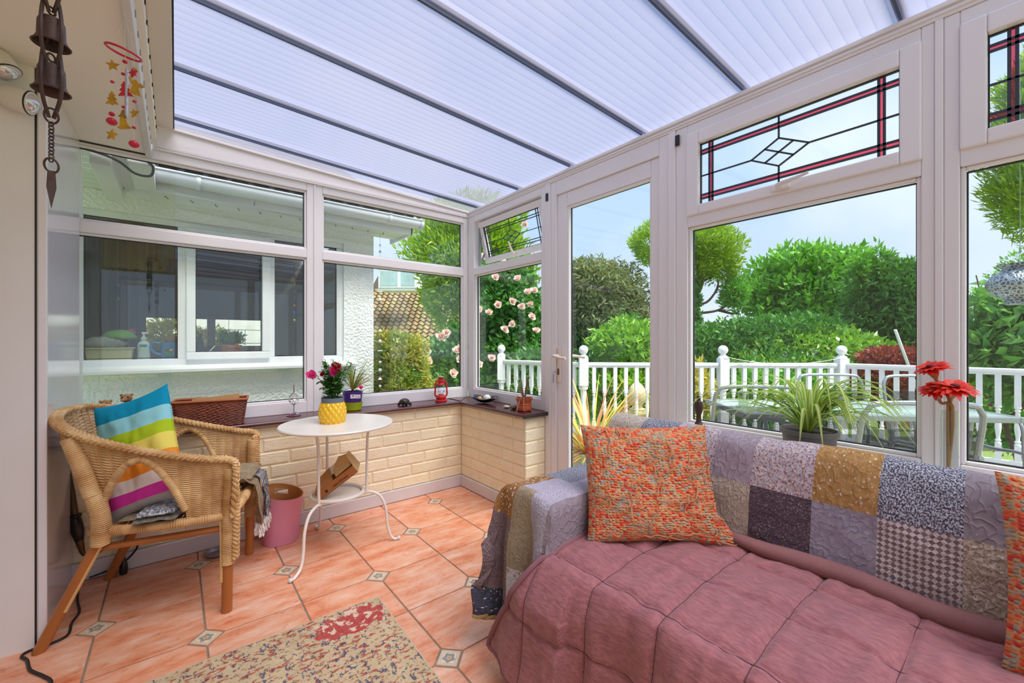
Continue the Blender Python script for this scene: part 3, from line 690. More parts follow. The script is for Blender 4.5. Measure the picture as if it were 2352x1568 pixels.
# brick pillar with a stone bud finial
sp_ = at(1463, 980, 5.30); sp_.z = GZ; FP = thing('stone_finial_pillar', 'cream stone bud finial on a weathered brick pillar beyond the railing', 'pillar', sp_)
MB().box(sp_.x-.10, sp_.x+.10, sp_.y-.10, sp_.y+.10, GZ, .20).build('shaft', M('weathered_stone_block', rgb(176, 142, 104), .8, rgb(130, 104, 76), 7, bump=.5, bscale=18), FP, bevel=.01)
STN = M('cream_stone', rgb(224, 212, 168), .7, rgb(200, 186, 140), 9, bump=.3)
MB().box(sp_.x-.095, sp_.x+.095, sp_.y-.095, sp_.y+.095, .20, .25).build('cap_stone', STN, FP, bevel=.01)
MB().lathe([(.10, .25), (.105, .27), (.065, .285), (.06, .305), (.105, .36), (.12, .42), (.11, .49), (.075, .56), (.03, .60), (.001, .61)], (sp_.x, sp_.y, 0), 20).build('bud_finial', STN, FP, smooth=True)

# ---- plants of the garden
def foliage(name, mat, parent, blobs, n, ls, lw, seed, bend=.3, spiky=False, droop=0, shell=.55, up=.35, keep=None):
    """many small leaves spread through ellipsoids: blobs = [(centre, (rx,ry,rz))]"""
    r = np.random.RandomState(seed); vol = np.array([b[1][0]*b[1][1]*b[1][2] for b in blobs])**.75; vol /= vol.sum()
    V, Fc = [], []
    for (c, rad), fr in zip(blobs, vol):
        k = int(n*fr)
        d = r.normal(size=(k, 3)); d /= np.linalg.norm(d, axis=1)[:, None]
        rr = (shell+(1-shell)*r.rand(k))**.8
        lump = 1+.12*np.sin(5*d[:, 0]+seed)+.12*np.sin(6*d[:, 1]+2*seed)+.10*np.sin(7*d[:, 2]+seed)
        pos = np.array(c)+d*rr[:, None]*lump[:, None]*np.array(rad)
        if keep is not None:
            ok_ = keep(pos); pos, d = pos[ok_], d[ok_]; k = len(pos)
        dirs = d*(.9 if spiky else .55)+r.normal(size=(k, 3))*(.45 if spiky else .6)+np.array([0, 0, up-droop]); dirs /= np.linalg.norm(dirs, axis=1)[:, None]
        sd_ = np.cross(dirs, r.normal(size=(k, 3))); sd_ /= np.linalg.norm(sd_, axis=1)[:, None]+1e-9
        L_ = ls*(.6+.8*r.rand(k))[:, None]; w = lw*(.6+.8*r.rand(k))[:, None]
        nn = np.cross(sd_, dirs)
        v = np.stack([pos, pos+dirs*L_*.45+sd_*w*.5, pos+dirs*L_-nn*L_*bend, pos+dirs*L_*.45-sd_*w*.5], 1)
        V.append(v.reshape(-1, 3))
    V = np.concatenate(V); nq = len(V)//4
    o0 = np.array(ORG[parent.name]); V = V-o0
    me = bpy.data.meshes.new(name); me.vertices.add(len(V)); me.vertices.foreach_set('co', V.ravel().astype(np.float32))
    me.loops.add(nq*4); me.polygons.add(nq); me.loops.foreach_set('vertex_index', np.arange(nq*4, dtype=np.int32))
    me.polygons.foreach_set('loop_start', np.arange(0, nq*4, 4, dtype=np.int32)); me.update(calc_edges=True); me.materials.append(mat)
    o = bpy.data.objects.new(name, me); COL.objects.link(o); o.parent = parent; ORG[o.name] = Vector(o0); o['kind'] = 'stuff'; return o
def bl(u, v, d, ru, rv, rd=None):                                   # ellipsoid from its pixel centre, radii in pixels, at depth d
    c = at(u, v, d); k = d/F_PX; return (tuple(c), (max(ru*k, .02), max((rd if rd else ru)*k, .02), rv*k))
def plant(name, label, cat, u, d, base_z=GZ, group=None):
    p = at(u, 784, d); return thing(name, label, cat, (p.x, p.y, base_z), group=group)
def trunk(t, top, r0=.09, r1=.04, mat=None, wob=.1, seed=1):
    o0 = ORG[t.name]; rr = random.Random(seed); top = Vector(top)
    pts = [o0.lerp(top, i/6)+Vector((rr.uniform(-wob, wob), rr.uniform(-wob, wob), 0))*(0 < i < 6) for i in range(7)]
    MB().tube(spl(pts, 18), [r0+(r1-r0)*i/18 for i in range(19)], 8).build('trunk', mat or BARK, t, smooth=True)
BARK = M('brown_bark', rgb(104, 84, 62), .9, rgb(70, 54, 40), 10, bump=.6, bscale=30)
G_YEL = ML('bright_yellow_green_leaf', rgb(176, 204, 52), rgb(112, 164, 36)); G_MID = ML('mid_green_leaf', rgb(86, 158, 58), rgb(134, 196, 74))
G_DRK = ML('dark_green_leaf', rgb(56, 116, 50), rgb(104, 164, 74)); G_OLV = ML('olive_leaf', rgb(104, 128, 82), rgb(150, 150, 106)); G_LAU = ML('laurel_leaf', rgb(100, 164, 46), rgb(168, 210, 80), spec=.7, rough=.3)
G_RED = ML('red_maple_leaf', rgb(128, 58, 52), rgb(168, 84, 70)); G_BUSH = ML('yellowing_bush_leaf', rgb(146, 168, 56), rgb(206, 196, 92)); G_BIG = ML('broad_green_leaf', rgb(78, 140, 70), rgb(140, 192, 104), spec=.6)
G_PALE = ML('pale_yellow_leaf', rgb(190, 196, 90), rgb(226, 206, 96))
# conifer behind the corner
t = plant('golden_conifer', 'large bright golden-green conifer rising beside the neighbour\'s tiled roof', 'tree', 1085, 11.6)
trunk(t, at(1085, 700, 11.6), .14, .06)
foliage('foliage', G_YEL, t, [bl(1075, 600, 11.6, 135, 110), bl(1020, 570, 11.6, 72, 85), bl(1150, 640, 11.6, 85, 110), bl(1050, 690, 11.6, 80, 80), bl(1090, 520, 11.6, 120, 60)], 26000, .18, .045, 1, .1, True, up=.6)
# climbing rose
PETAL = ML('pale_pink_petal', rgb(255, 240, 230), rgb(252, 214, 206), .3, tint=(1, .95, .9, 1))
t = plant('climbing_rose', 'tall climbing rose with pale pink blooms beyond the corner windows', 'shrub', 1170, 8.2)
trunk(t, at(1175, 720, 8.2), .03, .015, seed=4)
foliage('foliage', G_DRK, t, [bl(1165, 700, 8.2, 78, 95), bl(1190, 800, 8.2, 90, 90), bl(1150, 640, 8.2, 50, 40), bl(1150, 860, 8.2, 90, 70), bl(1215, 760, 8.2, 40, 100), bl(1110, 780, 8.2, 40, 110)], 15000, .112, .072, 2)
def bloom(parent, c, r, mat, seed, nm='bloom', n=16, toward=None):
    rr = random.Random(seed); m = MB(); c = Vector(c)
    ax = (toward if toward is not None else (CAM-c).normalized()+Vector((rr.uniform(-.5, .5), rr.uniform(-.5, .5), rr.uniform(.1, .8)))).normalized(); q = Vector((0, 0, 1)).rotation_difference(ax)
    for i in range(n):
        a = i*2.4+rr.uniform(-.3, .3); el = .05+1.25*(1-i/n)+rr.uniform(-.15, .15); d = q @ Vector((math.cos(a)*math.cos(el), math.sin(a)*math.cos(el), math.sin(el)))
        m.leaf(c, d, ax, r*rr.uniform(.75, 1.1)*(1-.35*(1-i/n)), r*.95, -.25, 3)
    m.build(nm, mat, parent)
rs = random.Random(11)
spots = [(1138, 637), (1190, 640), (1177, 692), (1199, 704), (1101, 710), (1124, 719), (1222, 728), (1160, 756), (1178, 744), (1130, 822), (1100, 836), (1212, 672), (1228, 668), (1112, 590), (1206, 516), (1150, 596), (1168, 610), (1218, 700), (1145, 700), (1190, 600), (1232, 760)]
for i, (u, v) in enumerate(spots): bloom(t, at(u, v, 7.15+.1*rs.random()), .09, PETAL, i)
t = plant('rose_bush', 'rose bush with large pale pink blooms below the neighbour\'s eaves', 'shrub', 1025, 5.2)
trunk(t, at(1025, 840, 5.2), .02, .012, seed=6)
foliage('foliage', G_DRK, t, [bl(1030, 850, 5.2, 52, 65), bl(1050, 800, 5.2, 30, 50), bl(1000, 890, 5.2, 40, 50)], 5200, .07, .048, 3)
for i, (u, v) in enumerate([(1015, 772), (1026, 764), (981, 806), (985, 828), (1050, 806), (1058, 824), (1040, 858), (1057, 802)]): bloom(t, at(u, v, 4.85), .07, PETAL, 40+i)
t = plant('yellowing_bush', 'rounded yellowish-green bush beside the white rendered wall corner', 'shrub', 915, 4.2)
trunk(t, at(915, 880, 4.2), .03, .02)
foliage('foliage', G_BUSH, t, [bl(912, 850, 4.2, 66, 78), bl(935, 820, 4.2, 45, 55), bl(885, 800, 4.2, 34, 40), bl(920, 905, 4.2, 75, 45)], 13000, .055, .02, 4, keep=lambda p: (p[:, 0] > -.18) | (p[:, 1] < .98))
foliage('flush_growth', G_MID, t, [bl(912, 865, 4.2, 64, 80)], 4000, .05, .02, 14, keep=lambda p: (p[:, 0] > -.18) | (p[:, 1] < .98))
# hedges and shrubs across the garden
t = plant('olive_shrub', 'tall dull olive-green shrub with drooping leaves seen through the door', 'shrub', 1385, 10.3)
trunk(t, at(1385, 760, 10.3), .06, .03)
foliage('foliage', G_OLV, t, [bl(1380, 690, 10.3, 98, 100), bl(1340, 660, 10.3, 60, 70), bl(1440, 740, 10.3, 60, 80)], 16000, .16, .043, 5, droop=.7)
foliage('lower_foliage', G_DRK, t, [bl(1390, 800, 10.2, 110, 70), bl(1320, 780, 10.2, 60, 80)], 9000, .12, .06, 15)
t = plant('laurel_bush', 'glossy bright laurel bush behind the railing, seen through the door', 'shrub', 1445, 7.7)
trunk(t, at(1445, 880, 7.7), .04, .02)
foliage('foliage', G_LAU, t, [bl(1440, 800, 7.7, 76, 66), bl(1480, 840, 7.7, 60, 60), bl(1430, 890, 7.7, 90, 70)], 9000, .13, .06, 6)
t = plant('cloud_pruned_cypress', 'cypress with ball-clipped crown on a bare twisted trunk', 'tree', 1592, 10.6)
o0 = ORG[t.name]; P_ = lambda u, v, d=10.6: at(u, v, d)
MB().tube(spl([o0, P_(1588, 850), P_(1600, 760), P_(1590, 700), P_(1610, 640), P_(1600, 590)], 30), [.17-.10*i/30 for i in range(31)], 8).build('trunk', BARK, t, smooth=True)
for pts in ([(1600, 720), (1650, 712), (1680, 690), (1700, 665)], [(1600, 700), (1628, 690), (1650, 650), (1630, 600)], [(1605, 650), (1640, 630), (1655, 600)], [(1650, 712), (1690, 720), (1705, 700)], [(1598, 660), (1560, 620), (1540, 590)], [(1612, 640), (1625, 620), (1622, 580)]):
    MB().tube(spl([P_(*q) for q in pts], 12), [.04-.028*i/12 for i in range(13)], 6).build('branch', BARK, t, smooth=True)
foliage('crown', G_YEL, t, [bl(1640, 575, 10.6, 55, 62), bl(1520, 558, 10.6, 72, 52), bl(1585, 560, 10.6, 70, 60), bl(1600, 620, 10.6, 45, 30), bl(1665, 610, 10.6, 30, 35)], 18000, .12, .034, 7, .1, True, up=.6)
foliage('side_tuft', G_MID, t, [bl(1690, 665, 10.6, 34, 34), bl(1680, 690, 10.6, 26, 20)], 2600, .11, .034, 8, .1, True, shell=.1)
foliage('ivy', G_DRK, t, [bl(1592, 740, 10.5, 16, 100), bl(1585, 690, 10.5, 14, 50)], 2600, .10, .08, 9)
t = plant('chestnut_tree', 'spreading mid-green tree with broad leaves behind the hedge', 'tree', 1850, 12.6)
trunk(t, at(1850, 680, 12.6), .12, .05)
foliage('foliage', G_MID, t, [bl(1850, 650, 12.6, 120, 78), bl(1790, 690, 12.6, 85, 55), bl(1900, 620, 12.6, 80, 50), bl(1860, 605, 12.6, 60, 32), bl(1920, 690, 12.6, 80, 60)], 15000, .24, .11, 10, shell=.3)
t = plant('cherry_tree', 'loose cherry tree with drooping dark leaves and upright shoots', 'tree', 2030, 9)
trunk(t, at(2030, 680, 9), .09, .04, seed=8)
foliage('foliage', G_DRK, t, [bl(2040, 690, 9, 80, 95), bl(2080, 660, 9, 50, 70), bl(1985, 760, 9, 50, 60), bl(2060, 780, 9, 70, 55)], 11000, .17, .05, 11, droop=.7, shell=.2)
foliage('shoots', G_MID, t, [bl(2016, 610, 9, 10, 60), bl(1975, 620, 9, 12, 50), bl(2045, 600, 9, 10, 34), bl(2090, 635, 9, 12, 40)], 900, .18, .05, 12, droop=.5, shell=.0)
t = plant('clipped_hedge', 'rounded mixed green hedge running behind the railing posts', 'hedge', 1800, 8.2)
foliage('foliage', G_LAU, t, [bl(1860, 800, 8.2, 110, 50), bl(1940, 810, 8.2, 70, 50), bl(1760, 850, 8, 110, 60), bl(1900, 860, 8, 140, 60)], 15000, .11, .05, 13)
foliage('shaded_foliage', G_DRK, t, [bl(1690, 790, 8.6, 110, 62), bl(1770, 775, 8.6, 110, 50), bl(1640, 830, 8.4, 80, 80), bl(1830, 760, 8.6, 100, 40), bl(1780, 860, 8.4, 200, 60)], 18000, .11, .05, 17)  # darker leaf colour stands in for the shaded part of the hedge
t = plant('red_maple', 'low dark red maple beyond the railing under cherry tree', 'shrub', 2055, 6.0)
trunk(t, at(2055, 850, 6.0), .03, .02)
foliage('foliage', G_RED, t, [bl(2050, 828, 6.0, 62, 32), bl(2080, 860, 6.0, 60, 44), bl(2020, 880, 6.0, 60, 50)], 6500, .085, .03, 18)
# right-hand conifers and broad-leaved shrub
t = plant('tall_cypress', 'tall feathery yellow-green cypress beyond the end window', 'tree', 2440, 7)
trunk(t, at(2440, 400, 7), .12, .05)
foliage('foliage', G_YEL, t, [bl(2430, 330, 7, 130, 200), bl(2400, 440, 7, 95, 100), bl(2440, 200, 7, 110, 120)], 17000, .16, .03, 19, .1, True, up=.9)
t = plant('small_cypress', 'small dark green clipped cypress behind the silver hanging urn', 'tree', 2368, 9)
trunk(t, at(2368, 680, 9), .06, .03)
foliage('foliage', G_MID, t, [bl(2368, 640, 9, 55, 70), bl(2370, 740, 9, 80, 60)], 5000, .09, .03, 20, .1, True, up=.6)
t = plant('broad_leaved_shrub', 'shrub with large broad leaves and tall shoots outside the end window', 'shrub', 2330, 4.6)
trunk(t, at(2330, 780, 4.6), .03, .015)
foliage('foliage', G_BIG, t, [bl(2330, 770, 4.6, 100, 85), bl(2390, 730, 4.6, 90, 90), bl(2270, 800, 4.6, 60, 60), bl(2370, 860, 4.6, 110, 70)], 3200, .15, .085, 21, shell=.25)
foliage('shoots', G_BIG, t, [bl(2243, 690, 4.6, 14, 66), bl(2300, 690, 4.6, 20, 30)], 70, .10, .06, 22, shell=.0)
MB().tube(spl([at(2290, 770, 4.6), at(2262, 710, 4.6), at(2242, 632, 4.6)], 10), .006, 6).build('shoot_stem', BARK, t)
# green fill low behind the railing, flowers, fence
for nm, lab, u, d, mat, bb, n, sd_ in (('low_shrub', 'low leafy green border plants seen between the middle balusters', 1815, 6.1, G_MID, [bl(1745, 920, 6.1, 62, 80), bl(1815, 935, 6.1, 62, 80), bl(1885, 930, 6.1, 50, 80)], 5200, 31),
        ('fern_clump', 'clump of yellow-green fern fronds behind the railing by the door', 1575, 6.2, G_PALE, [bl(1600, 900, 6.2, 40, 60), bl(1545, 940, 6.2, 50, 60)], 2600, 32),
        ('ivy_mound', 'dark ivy mound filling the railing below the corner window', 1265, 6.4, G_DRK, [bl(1215, 895, 6.4, 55, 80), bl(1285, 900, 6.4, 52, 80)], 6000, 33),
        ('flower_border', 'leafy flower border with small purple blooms beyond the end railing', 2300, 5.6, G_MID, [bl(2290, 930, 5.6, 80, 60), bl(2350, 980, 5.6, 80, 60)], 2600, 34)):
    t = plant(nm, lab, 'shrub', u, d); foliage('foliage', mat, t, bb, n, .11, .045, sd_)
    if nm == 'flower_border':
        PU = ML('purple_petal', rgb(190, 70, 170), rgb(220, 110, 180), .3, tint=(1, .8, 1, 1))
        for i, (a, b) in enumerate([(2250, 905), (2268, 912), (2244, 943), (2290, 955), (2275, 930), (2238, 912)]): bloom(t, at(a, b, 5.1), .035, PU, 70+i, n=8)
fz = at(2150, 784, 9.0); fn_ = thing('timber_fence', 'orange-brown close-boarded timber fence behind the flower border', 'fence', (fz.x, fz.y, GZ))
FM = M('orange_timber', rgb(204, 150, 86), .7, rgb(176, 120, 62), 3, rnd=.08, stretch=(6, 6, .6)); fd = (at(2500, 784, 8.4)-at(2080, 784, 9.2)); fd.z = 0; fd.normalize(); f0 = at(2080, 784, 9.2)
for i in range(30):
    q = f0+fd*(i*.12); q.z = 0; MB().beam(q+Vector((0, 0, GZ)), q+Vector((0, 0, .38)), .115, .018, up=fd.cross(Vector((0, 0, 1)))).build('fence_board', FM, fn_)
for z in (.30, -.3): MB().beam(f0*1+Vector((0, 0, z-f0.z)), f0+fd*3.5+Vector((0, 0, z-f0.z)), .04, .06).build('fence_rail', FM, fn_)
# leaning white pole of a parasol in the border, far hedge line
a = at(2056, 757, 5.2); b = at(2085, 835, 5.2); c_ = b+(b-a)*((b.z-GZ)/(a.z-b.z))
tag(MB().tube([a, b, c_], .016, 8).build("leaning_pole", RW, loc=c_), "slim white pole leaning in front of the cherry tree", "pole")
t = plant('distant_hedge_line', 'long dark hedge line closing off the far end of garden', 'hedge', 1600, 18)
foliage('foliage', G_DRK, t, [bl(1350, 800, 18, 120, 36), bl(1520, 800, 18, 120, 40), bl(1700, 800, 18, 140, 36), bl(1950, 790, 18, 160, 50), bl(2200, 790, 17, 160, 46), bl(2380, 800, 16, 120, 50), bl(1180, 790, 17, 120, 60)], 16000, .28, .14, 41)
# silver hanging urn under the eaves outside
hu = at(2343, 655, 2.3); HU = thing('silver_hanging_urn', 'pierced silver metal lantern urn hanging outside the end window', 'lantern', hu)
def m_urn():
    t = NT('pierced_silver'); v = t.voro(55, t.co('Object'), 'Distance', 'DISTANCE_TO_EDGE'); t.base(t.ramp(v, [(.05, rgb(180, 190, 196)), (.2, rgb(96, 106, 112))]), .35, .6); t.bump(v, .8, .01); return t.m
MB().lathe([(.05, -.105), (.06, -.10), (.055, -.08), (.10, -.05), (.128, -.01), (.13, .02), (.11, .055), (.075, .08), (.065, .095), (.085, .11), (.088, .118), (.06, .118)], hu, 32).build('urn_body', m_urn(), HU, smooth=True)
MB().torus(hu+Vector((0, 0, .20)), .02, .003, 20, 6, (0, 1, 0)).tube([hu+Vector((-.08, 0, .115)), hu+Vector((0, 0, .18)), hu+Vector((.08, 0, .115))], .002, 5).tube([hu+Vector((0, 0, .22)), hu+Vector((0, 0, 1.25))], .0015, 5).build('hanger', GREYM, HU)
# ================================================================== the house wing outside the back windows
YW = 1.10
def m_rough():
    t = NT('white_roughcast'); v = t.co('Object'); n = t.noise(46, v, 2, .5); t.base(t.ramp(t.noise(2, v, 4), [(.3, rgb(240, 244, 242)), (.7, rgb(250, 251, 250))]), .8, spec=.1)
    t.bump(t.ramp(n, [(.38, (0, 0, 0, 1)), (.62, (1, 1, 1, 1))]), 0.55, .012); return t.m
RC = m_rough(); WV = PVC2
HW = thing('house_wing', 'white roughcast wing of the house with gutter and wide kitchen window', 'building', (-1.4, YW+1, GZ))
X0, X1, ZB, ZT_ = -2.275, -.556, .945, 2.005; XC = -.284
m = MB(); m.box(-4.2, XC, YW, YW+.14, GZ, ZB-.02).box(-4.2, X0, YW, YW+.14, ZB-.02, 2.14).box(X1, XC, YW, YW+.14, ZB-.02, 2.14).box(X0, X1, YW, YW+.14, ZT_, 2.14)
m.box(XC-.14, XC, YW+.14, 4.2, GZ, 2.14); m.build('rendered_wall', RC, HW)
win = MB(); win.box(X0, X1, YW+.02, YW+.09, ZB, ZB+.05).box(X0, X1, YW+.02, YW+.09, ZT_-.045, ZT_)
for a, b in ((X0, -2.215), (-1.729, -1.665), (-1.155, -1.103), (-.612, X1)): win.box(a, b, YW+.02, YW+.09, ZB+.05, ZT_-.045)
WN = win.build('kitchen_window', WV, HW, bevel=.004)
m = MB()
for z0, z1 in ((.985, 1.04), (1.905, 1.96)): m.box(-1.68, -1.14, YW-.005, YW+.03, z0, z1)
for a, b in ((-1.68, -1.625), (-1.195, -1.14)): m.box(a, b, YW-.005, YW+.03, 1.04, 1.905)
m.build('casement_sash', WV, WN, bevel=.006)
KG = MG('kitchen_glass', (.90, .93, .92, 1))
for a, b, z0, z1 in ((-2.215, -1.729, 1.0, 1.96), (-1.625, -1.195, 1.04, 1.905), (-1.103, -.612, 1.0, 1.96)):
    MB().box(a, b, YW+.045, YW+.049, z0, z1).build('pane', KG, WN)
    g = MB(); g.box(a, a+.005, YW+.035, YW+.05, z0, z1).box(b-.005, b, YW+.035, YW+.05, z0, z1).box(a, b, YW+.035, YW+.05, z0, z0+.005).box(a, b, YW+.035, YW+.05, z1-.005, z1); g.build('gasket', GASKET, WN)
m = MB(); m.add([(X0-.09, YW-.10, .90), (X1+.10, YW-.10, .90), (X1+.10, YW+.03, .90), (X0-.09, YW+.03, .90), (X0-.09, YW-.10, .925), (X1+.10, YW-.10, .925), (X1+.10, YW+.03, .95), (X0-.09, YW+.03, .95)], [(0, 3, 2, 1), (4, 5, 6, 7), (0, 1, 5, 4), (1, 2, 6, 5), (2, 3, 7, 6), (3, 0, 4, 7)])
m.build('outer_sill', WV, HW, bevel=.004)
# eaves
EX = -.045
MB().box(-2.0, EX, .79, YW+.02, 2.115, 2.13).build('soffit', M('white_soffit', rgb(226, 230, 230), .5), HW)
sl2 = mesh_of(MB().box(-.003, .003, -.03, .03, -.002, .002), 'soffit_vent', M('grey_vent_slot', rgb(120, 122, 118), .7))
for k in range(14): inst('soffit_vent', sl2, HW, (-.25-.14*k, .95, 2.114), rot=(0, 0, -.3))
MB().box(-1.85, EX, .765, .79, 2.095, 2.235).box(EX-.02, EX, .765, YW+.15, 2.095, 2.20).build('fascia', WV, HW, bevel=.004)
gy, gz, gr = .705, 2.215, .056
pr = [(gy+gr*math.cos(a), gz-.02+gr*math.sin(a)*.95) for a in [pi+pi*k/10 for k in range(11)]]
pr = [(gy-gr-.006, gz-.012), (gy-gr-.006, gz)]+[(gy-gr, gz)]+pr[0:]+[(gy+gr, gz)]
m = MB(); n = len(pr); m.add([(-1.845, y, z) for y, z in pr]+[(.0, y, z) for y, z in pr], [(i, i+1, n+i+1, n+i) for i in range(n-1)]+[tuple(range(n, 2*n))])
m.build('gutter', WV, HW, smooth=True, solid=.004)
for x in (-1.62, -.95, -.30, -.005):
    q = [(x-.016, y-(.004 if y < gy else -.004), z-.004) for y, z in pr[1:]]; w2_ = .026 if x < -.01 else .034
    m = MB(); n2 = len(q); m.add(q+[(a+w2_, b, c) for a, b, c in q], [(i, i+1, n2+i+1, n2+i) for i in range(n2-1)]); m.build('gutter_clip', WV, HW, smooth=True, solid=.006)
MB().tube([(-1.30, .72, 2.10), (-1.30, .69, 2.12)], .004, 6).build('hook', GREYM, HW)
# tiles along the eaves and the slope above
RT_ = M('slate_blue_roof_tile', rgb(70, 78, 94), .8, rgb(104, 98, 92), 9, rnd=.15, bump=.5)
def pantile(w, l, a):
    m = MB(); n = 8
    top = [(w*i/n, 0, a*math.sin(2*pi*i/n)) for i in range(n+1)]
    m.add([(x, 0, z) for x, _, z in top]+[(x, l, z+.0) for x, _, z in top]+[(x, 0, z-.014) for x, _, z in top], [(i, i+1, n+2+i, n+1+i) for i in range(n)]+[(2*n+2+i, 2*n+3+i, i+1, i) for i in range(n)]); return m
MB().box(-2.2, EX, .745, .765, 2.19, 2.40).build('eaves_filler', M('dark_eaves_felt', rgb(40, 42, 48), .9), HW)
tm = mesh_of(pantile(.13, .34, .026), 'roof_tile', RT_, True); sl_ = math.radians(28)
for r_ in range(2):
    for k in range(17): inst('roof_tile', tm, HW, (-.13*k-.12+r_*.03, .675+.28*r_*math.cos(sl_), 2.268+.28*r_*math.sin(sl_)+.004*r_), rot=(sl_, 0, 0))
m = MB(); m.add([(-4.2, .95, 2.36), (EX, .95, 2.36), (EX, 3.2, 3.55), (-4.2, 3.2, 3.55), (-4.2, .75, 2.20), (EX, .75, 2.20), (EX, 3.2, 3.45), (-4.2, 3.2, 3.45)], [(0, 1, 2, 3), (7, 6, 5, 4), (0, 4, 5, 1), (1, 5, 6, 2), (2, 6, 7, 3), (3, 7, 4, 0)]); m.build('roof_slope', RT_, HW)
# boxed barge boards near the house wall, and the loose cable
MB().box(-2.09, -2.005, .26, .97, 2.045, 2.135).build('barge_board', WV, HW, bevel=.004)
MB().box(-1.945, -1.84, .26, .765, 2.09, 2.215).box(-1.945, -1.87, .765, .86, 2.06, 2.2).build('boxed_eaves_end', WV, HW, bevel=.004)
MB().box(-2.01, -1.94, .26, .86, 2.11, 2.14).build('soffit_plank', WV, HW)
for k in range(8): MB().box(-4.1, -2.005, .26+.105*k, .36+.105*k, 2.137, 2.150).build('soffit_plank', M('white_soffit', rgb(226, 230, 230), .5), HW)
ck = [ony(u, v, .248) for u, v in ((150, 330), (230, 352), (275, 372), (310, 398), (345, 404), (352, 385), (340, 372))]
tag(MB().tube(spl(ck, 40), .0065, 8).build('loose_cable', M('grey_cable', rgb(78, 84, 84), .5), loc=ck[0]), 'grey loose cable looped under the white eaves outside the window', 'cable')
bpy.data.objects['loose_cable']['label'] = 'grey cable looping below the white boxed eaves by the house wall'
# kitchen inside
KW = M('kitchen_cream_wall', rgb(206, 196, 176), .7); KF = 3.3
m = MB(); m.box(-4.1, XC-.14, YW+.14, 4.1, .05, .1).box(-4.1, XC-.14, YW+.14, 4.1, 2.2, 2.25).box(-4.1, -4.0, YW+.14, 4.1, .1, 2.2)
wx0, wx1 = ony(296, 700, KF).x, ony(612, 700, KF).x; wz0 = ony(400, 805, KF).z; wz1 = 2.0
m.box(-4.0, wx0, KF, KF+.1, .1, 2.2).box(wx1, XC-.14, KF, KF+.1, .1, 2.2).box(wx0, wx1, KF, KF+.1, .1, wz0).box(wx0, wx1, KF, KF+.1, wz1, 2.2); m.build('kitchen_shell', KW, HW)
m = MB(); xm = wx0+.56*(wx1-wx0)
for a, b in ((wx0, wx0+.05), (xm-.04, xm+.04), (wx1-.05, wx1)): m.box(a, b, KF+.02, KF+.08, wz0, wz1)
m.box(wx0, wx1, KF+.02, KF+.08, wz0, wz0+.05).box(wx0, wx1, KF+.02, KF+.08, wz1-.05, wz1); m.build('far_window_frame', WV, HW)
zb = ony(400, 727, KF).z
MB().box(wx0-.03, wx1+.03, KF-.02, KF-.015, zb, 2.05).build('roller_blind', M('grey_roller_blind', rgb(150, 152, 152), .8, rgb(136, 138, 138), 4), HW)
MB().box(wx0-.03, wx1+.03, KF-.026, KF-.01, zb-.02, zb).build('blind_bar', M('dark_blind_bar', rgb(90, 92, 92), .5), HW)
MB().box(-2.5, XC-.16, YW+.09, YW+.34, .965, .985).build('window_board', M('kitchen_window_board', rgb(232, 226, 214), .4), HW)
cu_ = M('grey_striped_curtain', rgb(116, 108, 96), .9, rgb(84, 78, 70), 3, stretch=(12, 1, .2))
MB().grid(lambda u, v: (-2.35+.42*u, YW+.62+.03*math.sin(u*40), .9+1.25*v), 60, 2).build('curtain', cu_, HW, smooth=True, solid=.004)
GW = M('white_garden_brick', rgb(236, 236, 232), .8, rgb(214, 214, 208), 6)
gw = thing('white_garden_wall', 'white painted block wall seen through the far kitchen window', 'wall', (-2.4, 5.2, GZ))
MB().box(-6, 1.2, 5.21, 5.35, GZ, 1.55).build('wall_core', M('white_block_joint', rgb(190, 190, 186), .9), gw)
bk = mesh_of(MB().box(0, .43, -.02, .02, 0, .205), 'block', GW)
for r_ in range(5):
    for k in range(11): inst('block', bk, gw, (-4.6+.44*k+(.22 if r_ % 2 else 0), 5.205, .45+.215*r_))
t = thing('variegated_shrub', 'yellow and pink variegated shrub beyond the far kitchen window', 'shrub', (-2.3, 4.3, GZ))
foliage('foliage', G_PALE, t, [tuple((tuple(ony(400, 770, 4.3)), (.34, .2, .22))), tuple((tuple(ony(490, 785, 4.3)), (.3, .2, .16))), tuple((tuple(ony(320, 790, 4.3)), (.2, .2, .12)))], 2600, .07, .035, 51)
foliage('pink_tips', PETAL, t, [tuple((tuple(ony(480, 785, 4.25)), (.26, .2, .14)))], 300, .06, .03, 52)

# things on the kitchen window board
KB = .986
def kp(u, y): q = ony(u, 800, y); return q.x
xa_, xb_ = kp(192, YW+.14), kp(306, YW+.14); yk = YW+.19
tb = thing('cream_plastic_tub', 'cream plastic washing-up tub on the kitchen window board', 'tub', ((xa_+xb_)/2, yk+.02, KB))
CP = M('cream_plastic', rgb(226, 218, 166), .45)
def taper(m, x0, x1, y0, y1, z0, z1, k):
    m.add([(x0+k, y0+k, z0), (x1-k, y0+k, z0), (x1-k, y1-k, z0), (x0+k, y1-k, z0), (x0, y0, z1), (x1, y0, z1), (x1, y1, z1), (x0, y1, z1)], [(0, 3, 2, 1), (0, 1, 5, 4), (1, 2, 6, 5), (2, 3, 7, 6), (3, 0, 4, 7), (4, 5, 6, 7)])
m = MB(); taper(m, xa_, xb_, yk-.06, yk+.12, KB, KB+.085, .014); m.build('basin', CP, tb, bevel=.006)
MB().box(xa_-.008, xb_+.008, yk-.068, yk+.128, KB+.083, KB+.091).build('rim', CP, tb, bevel=.003)
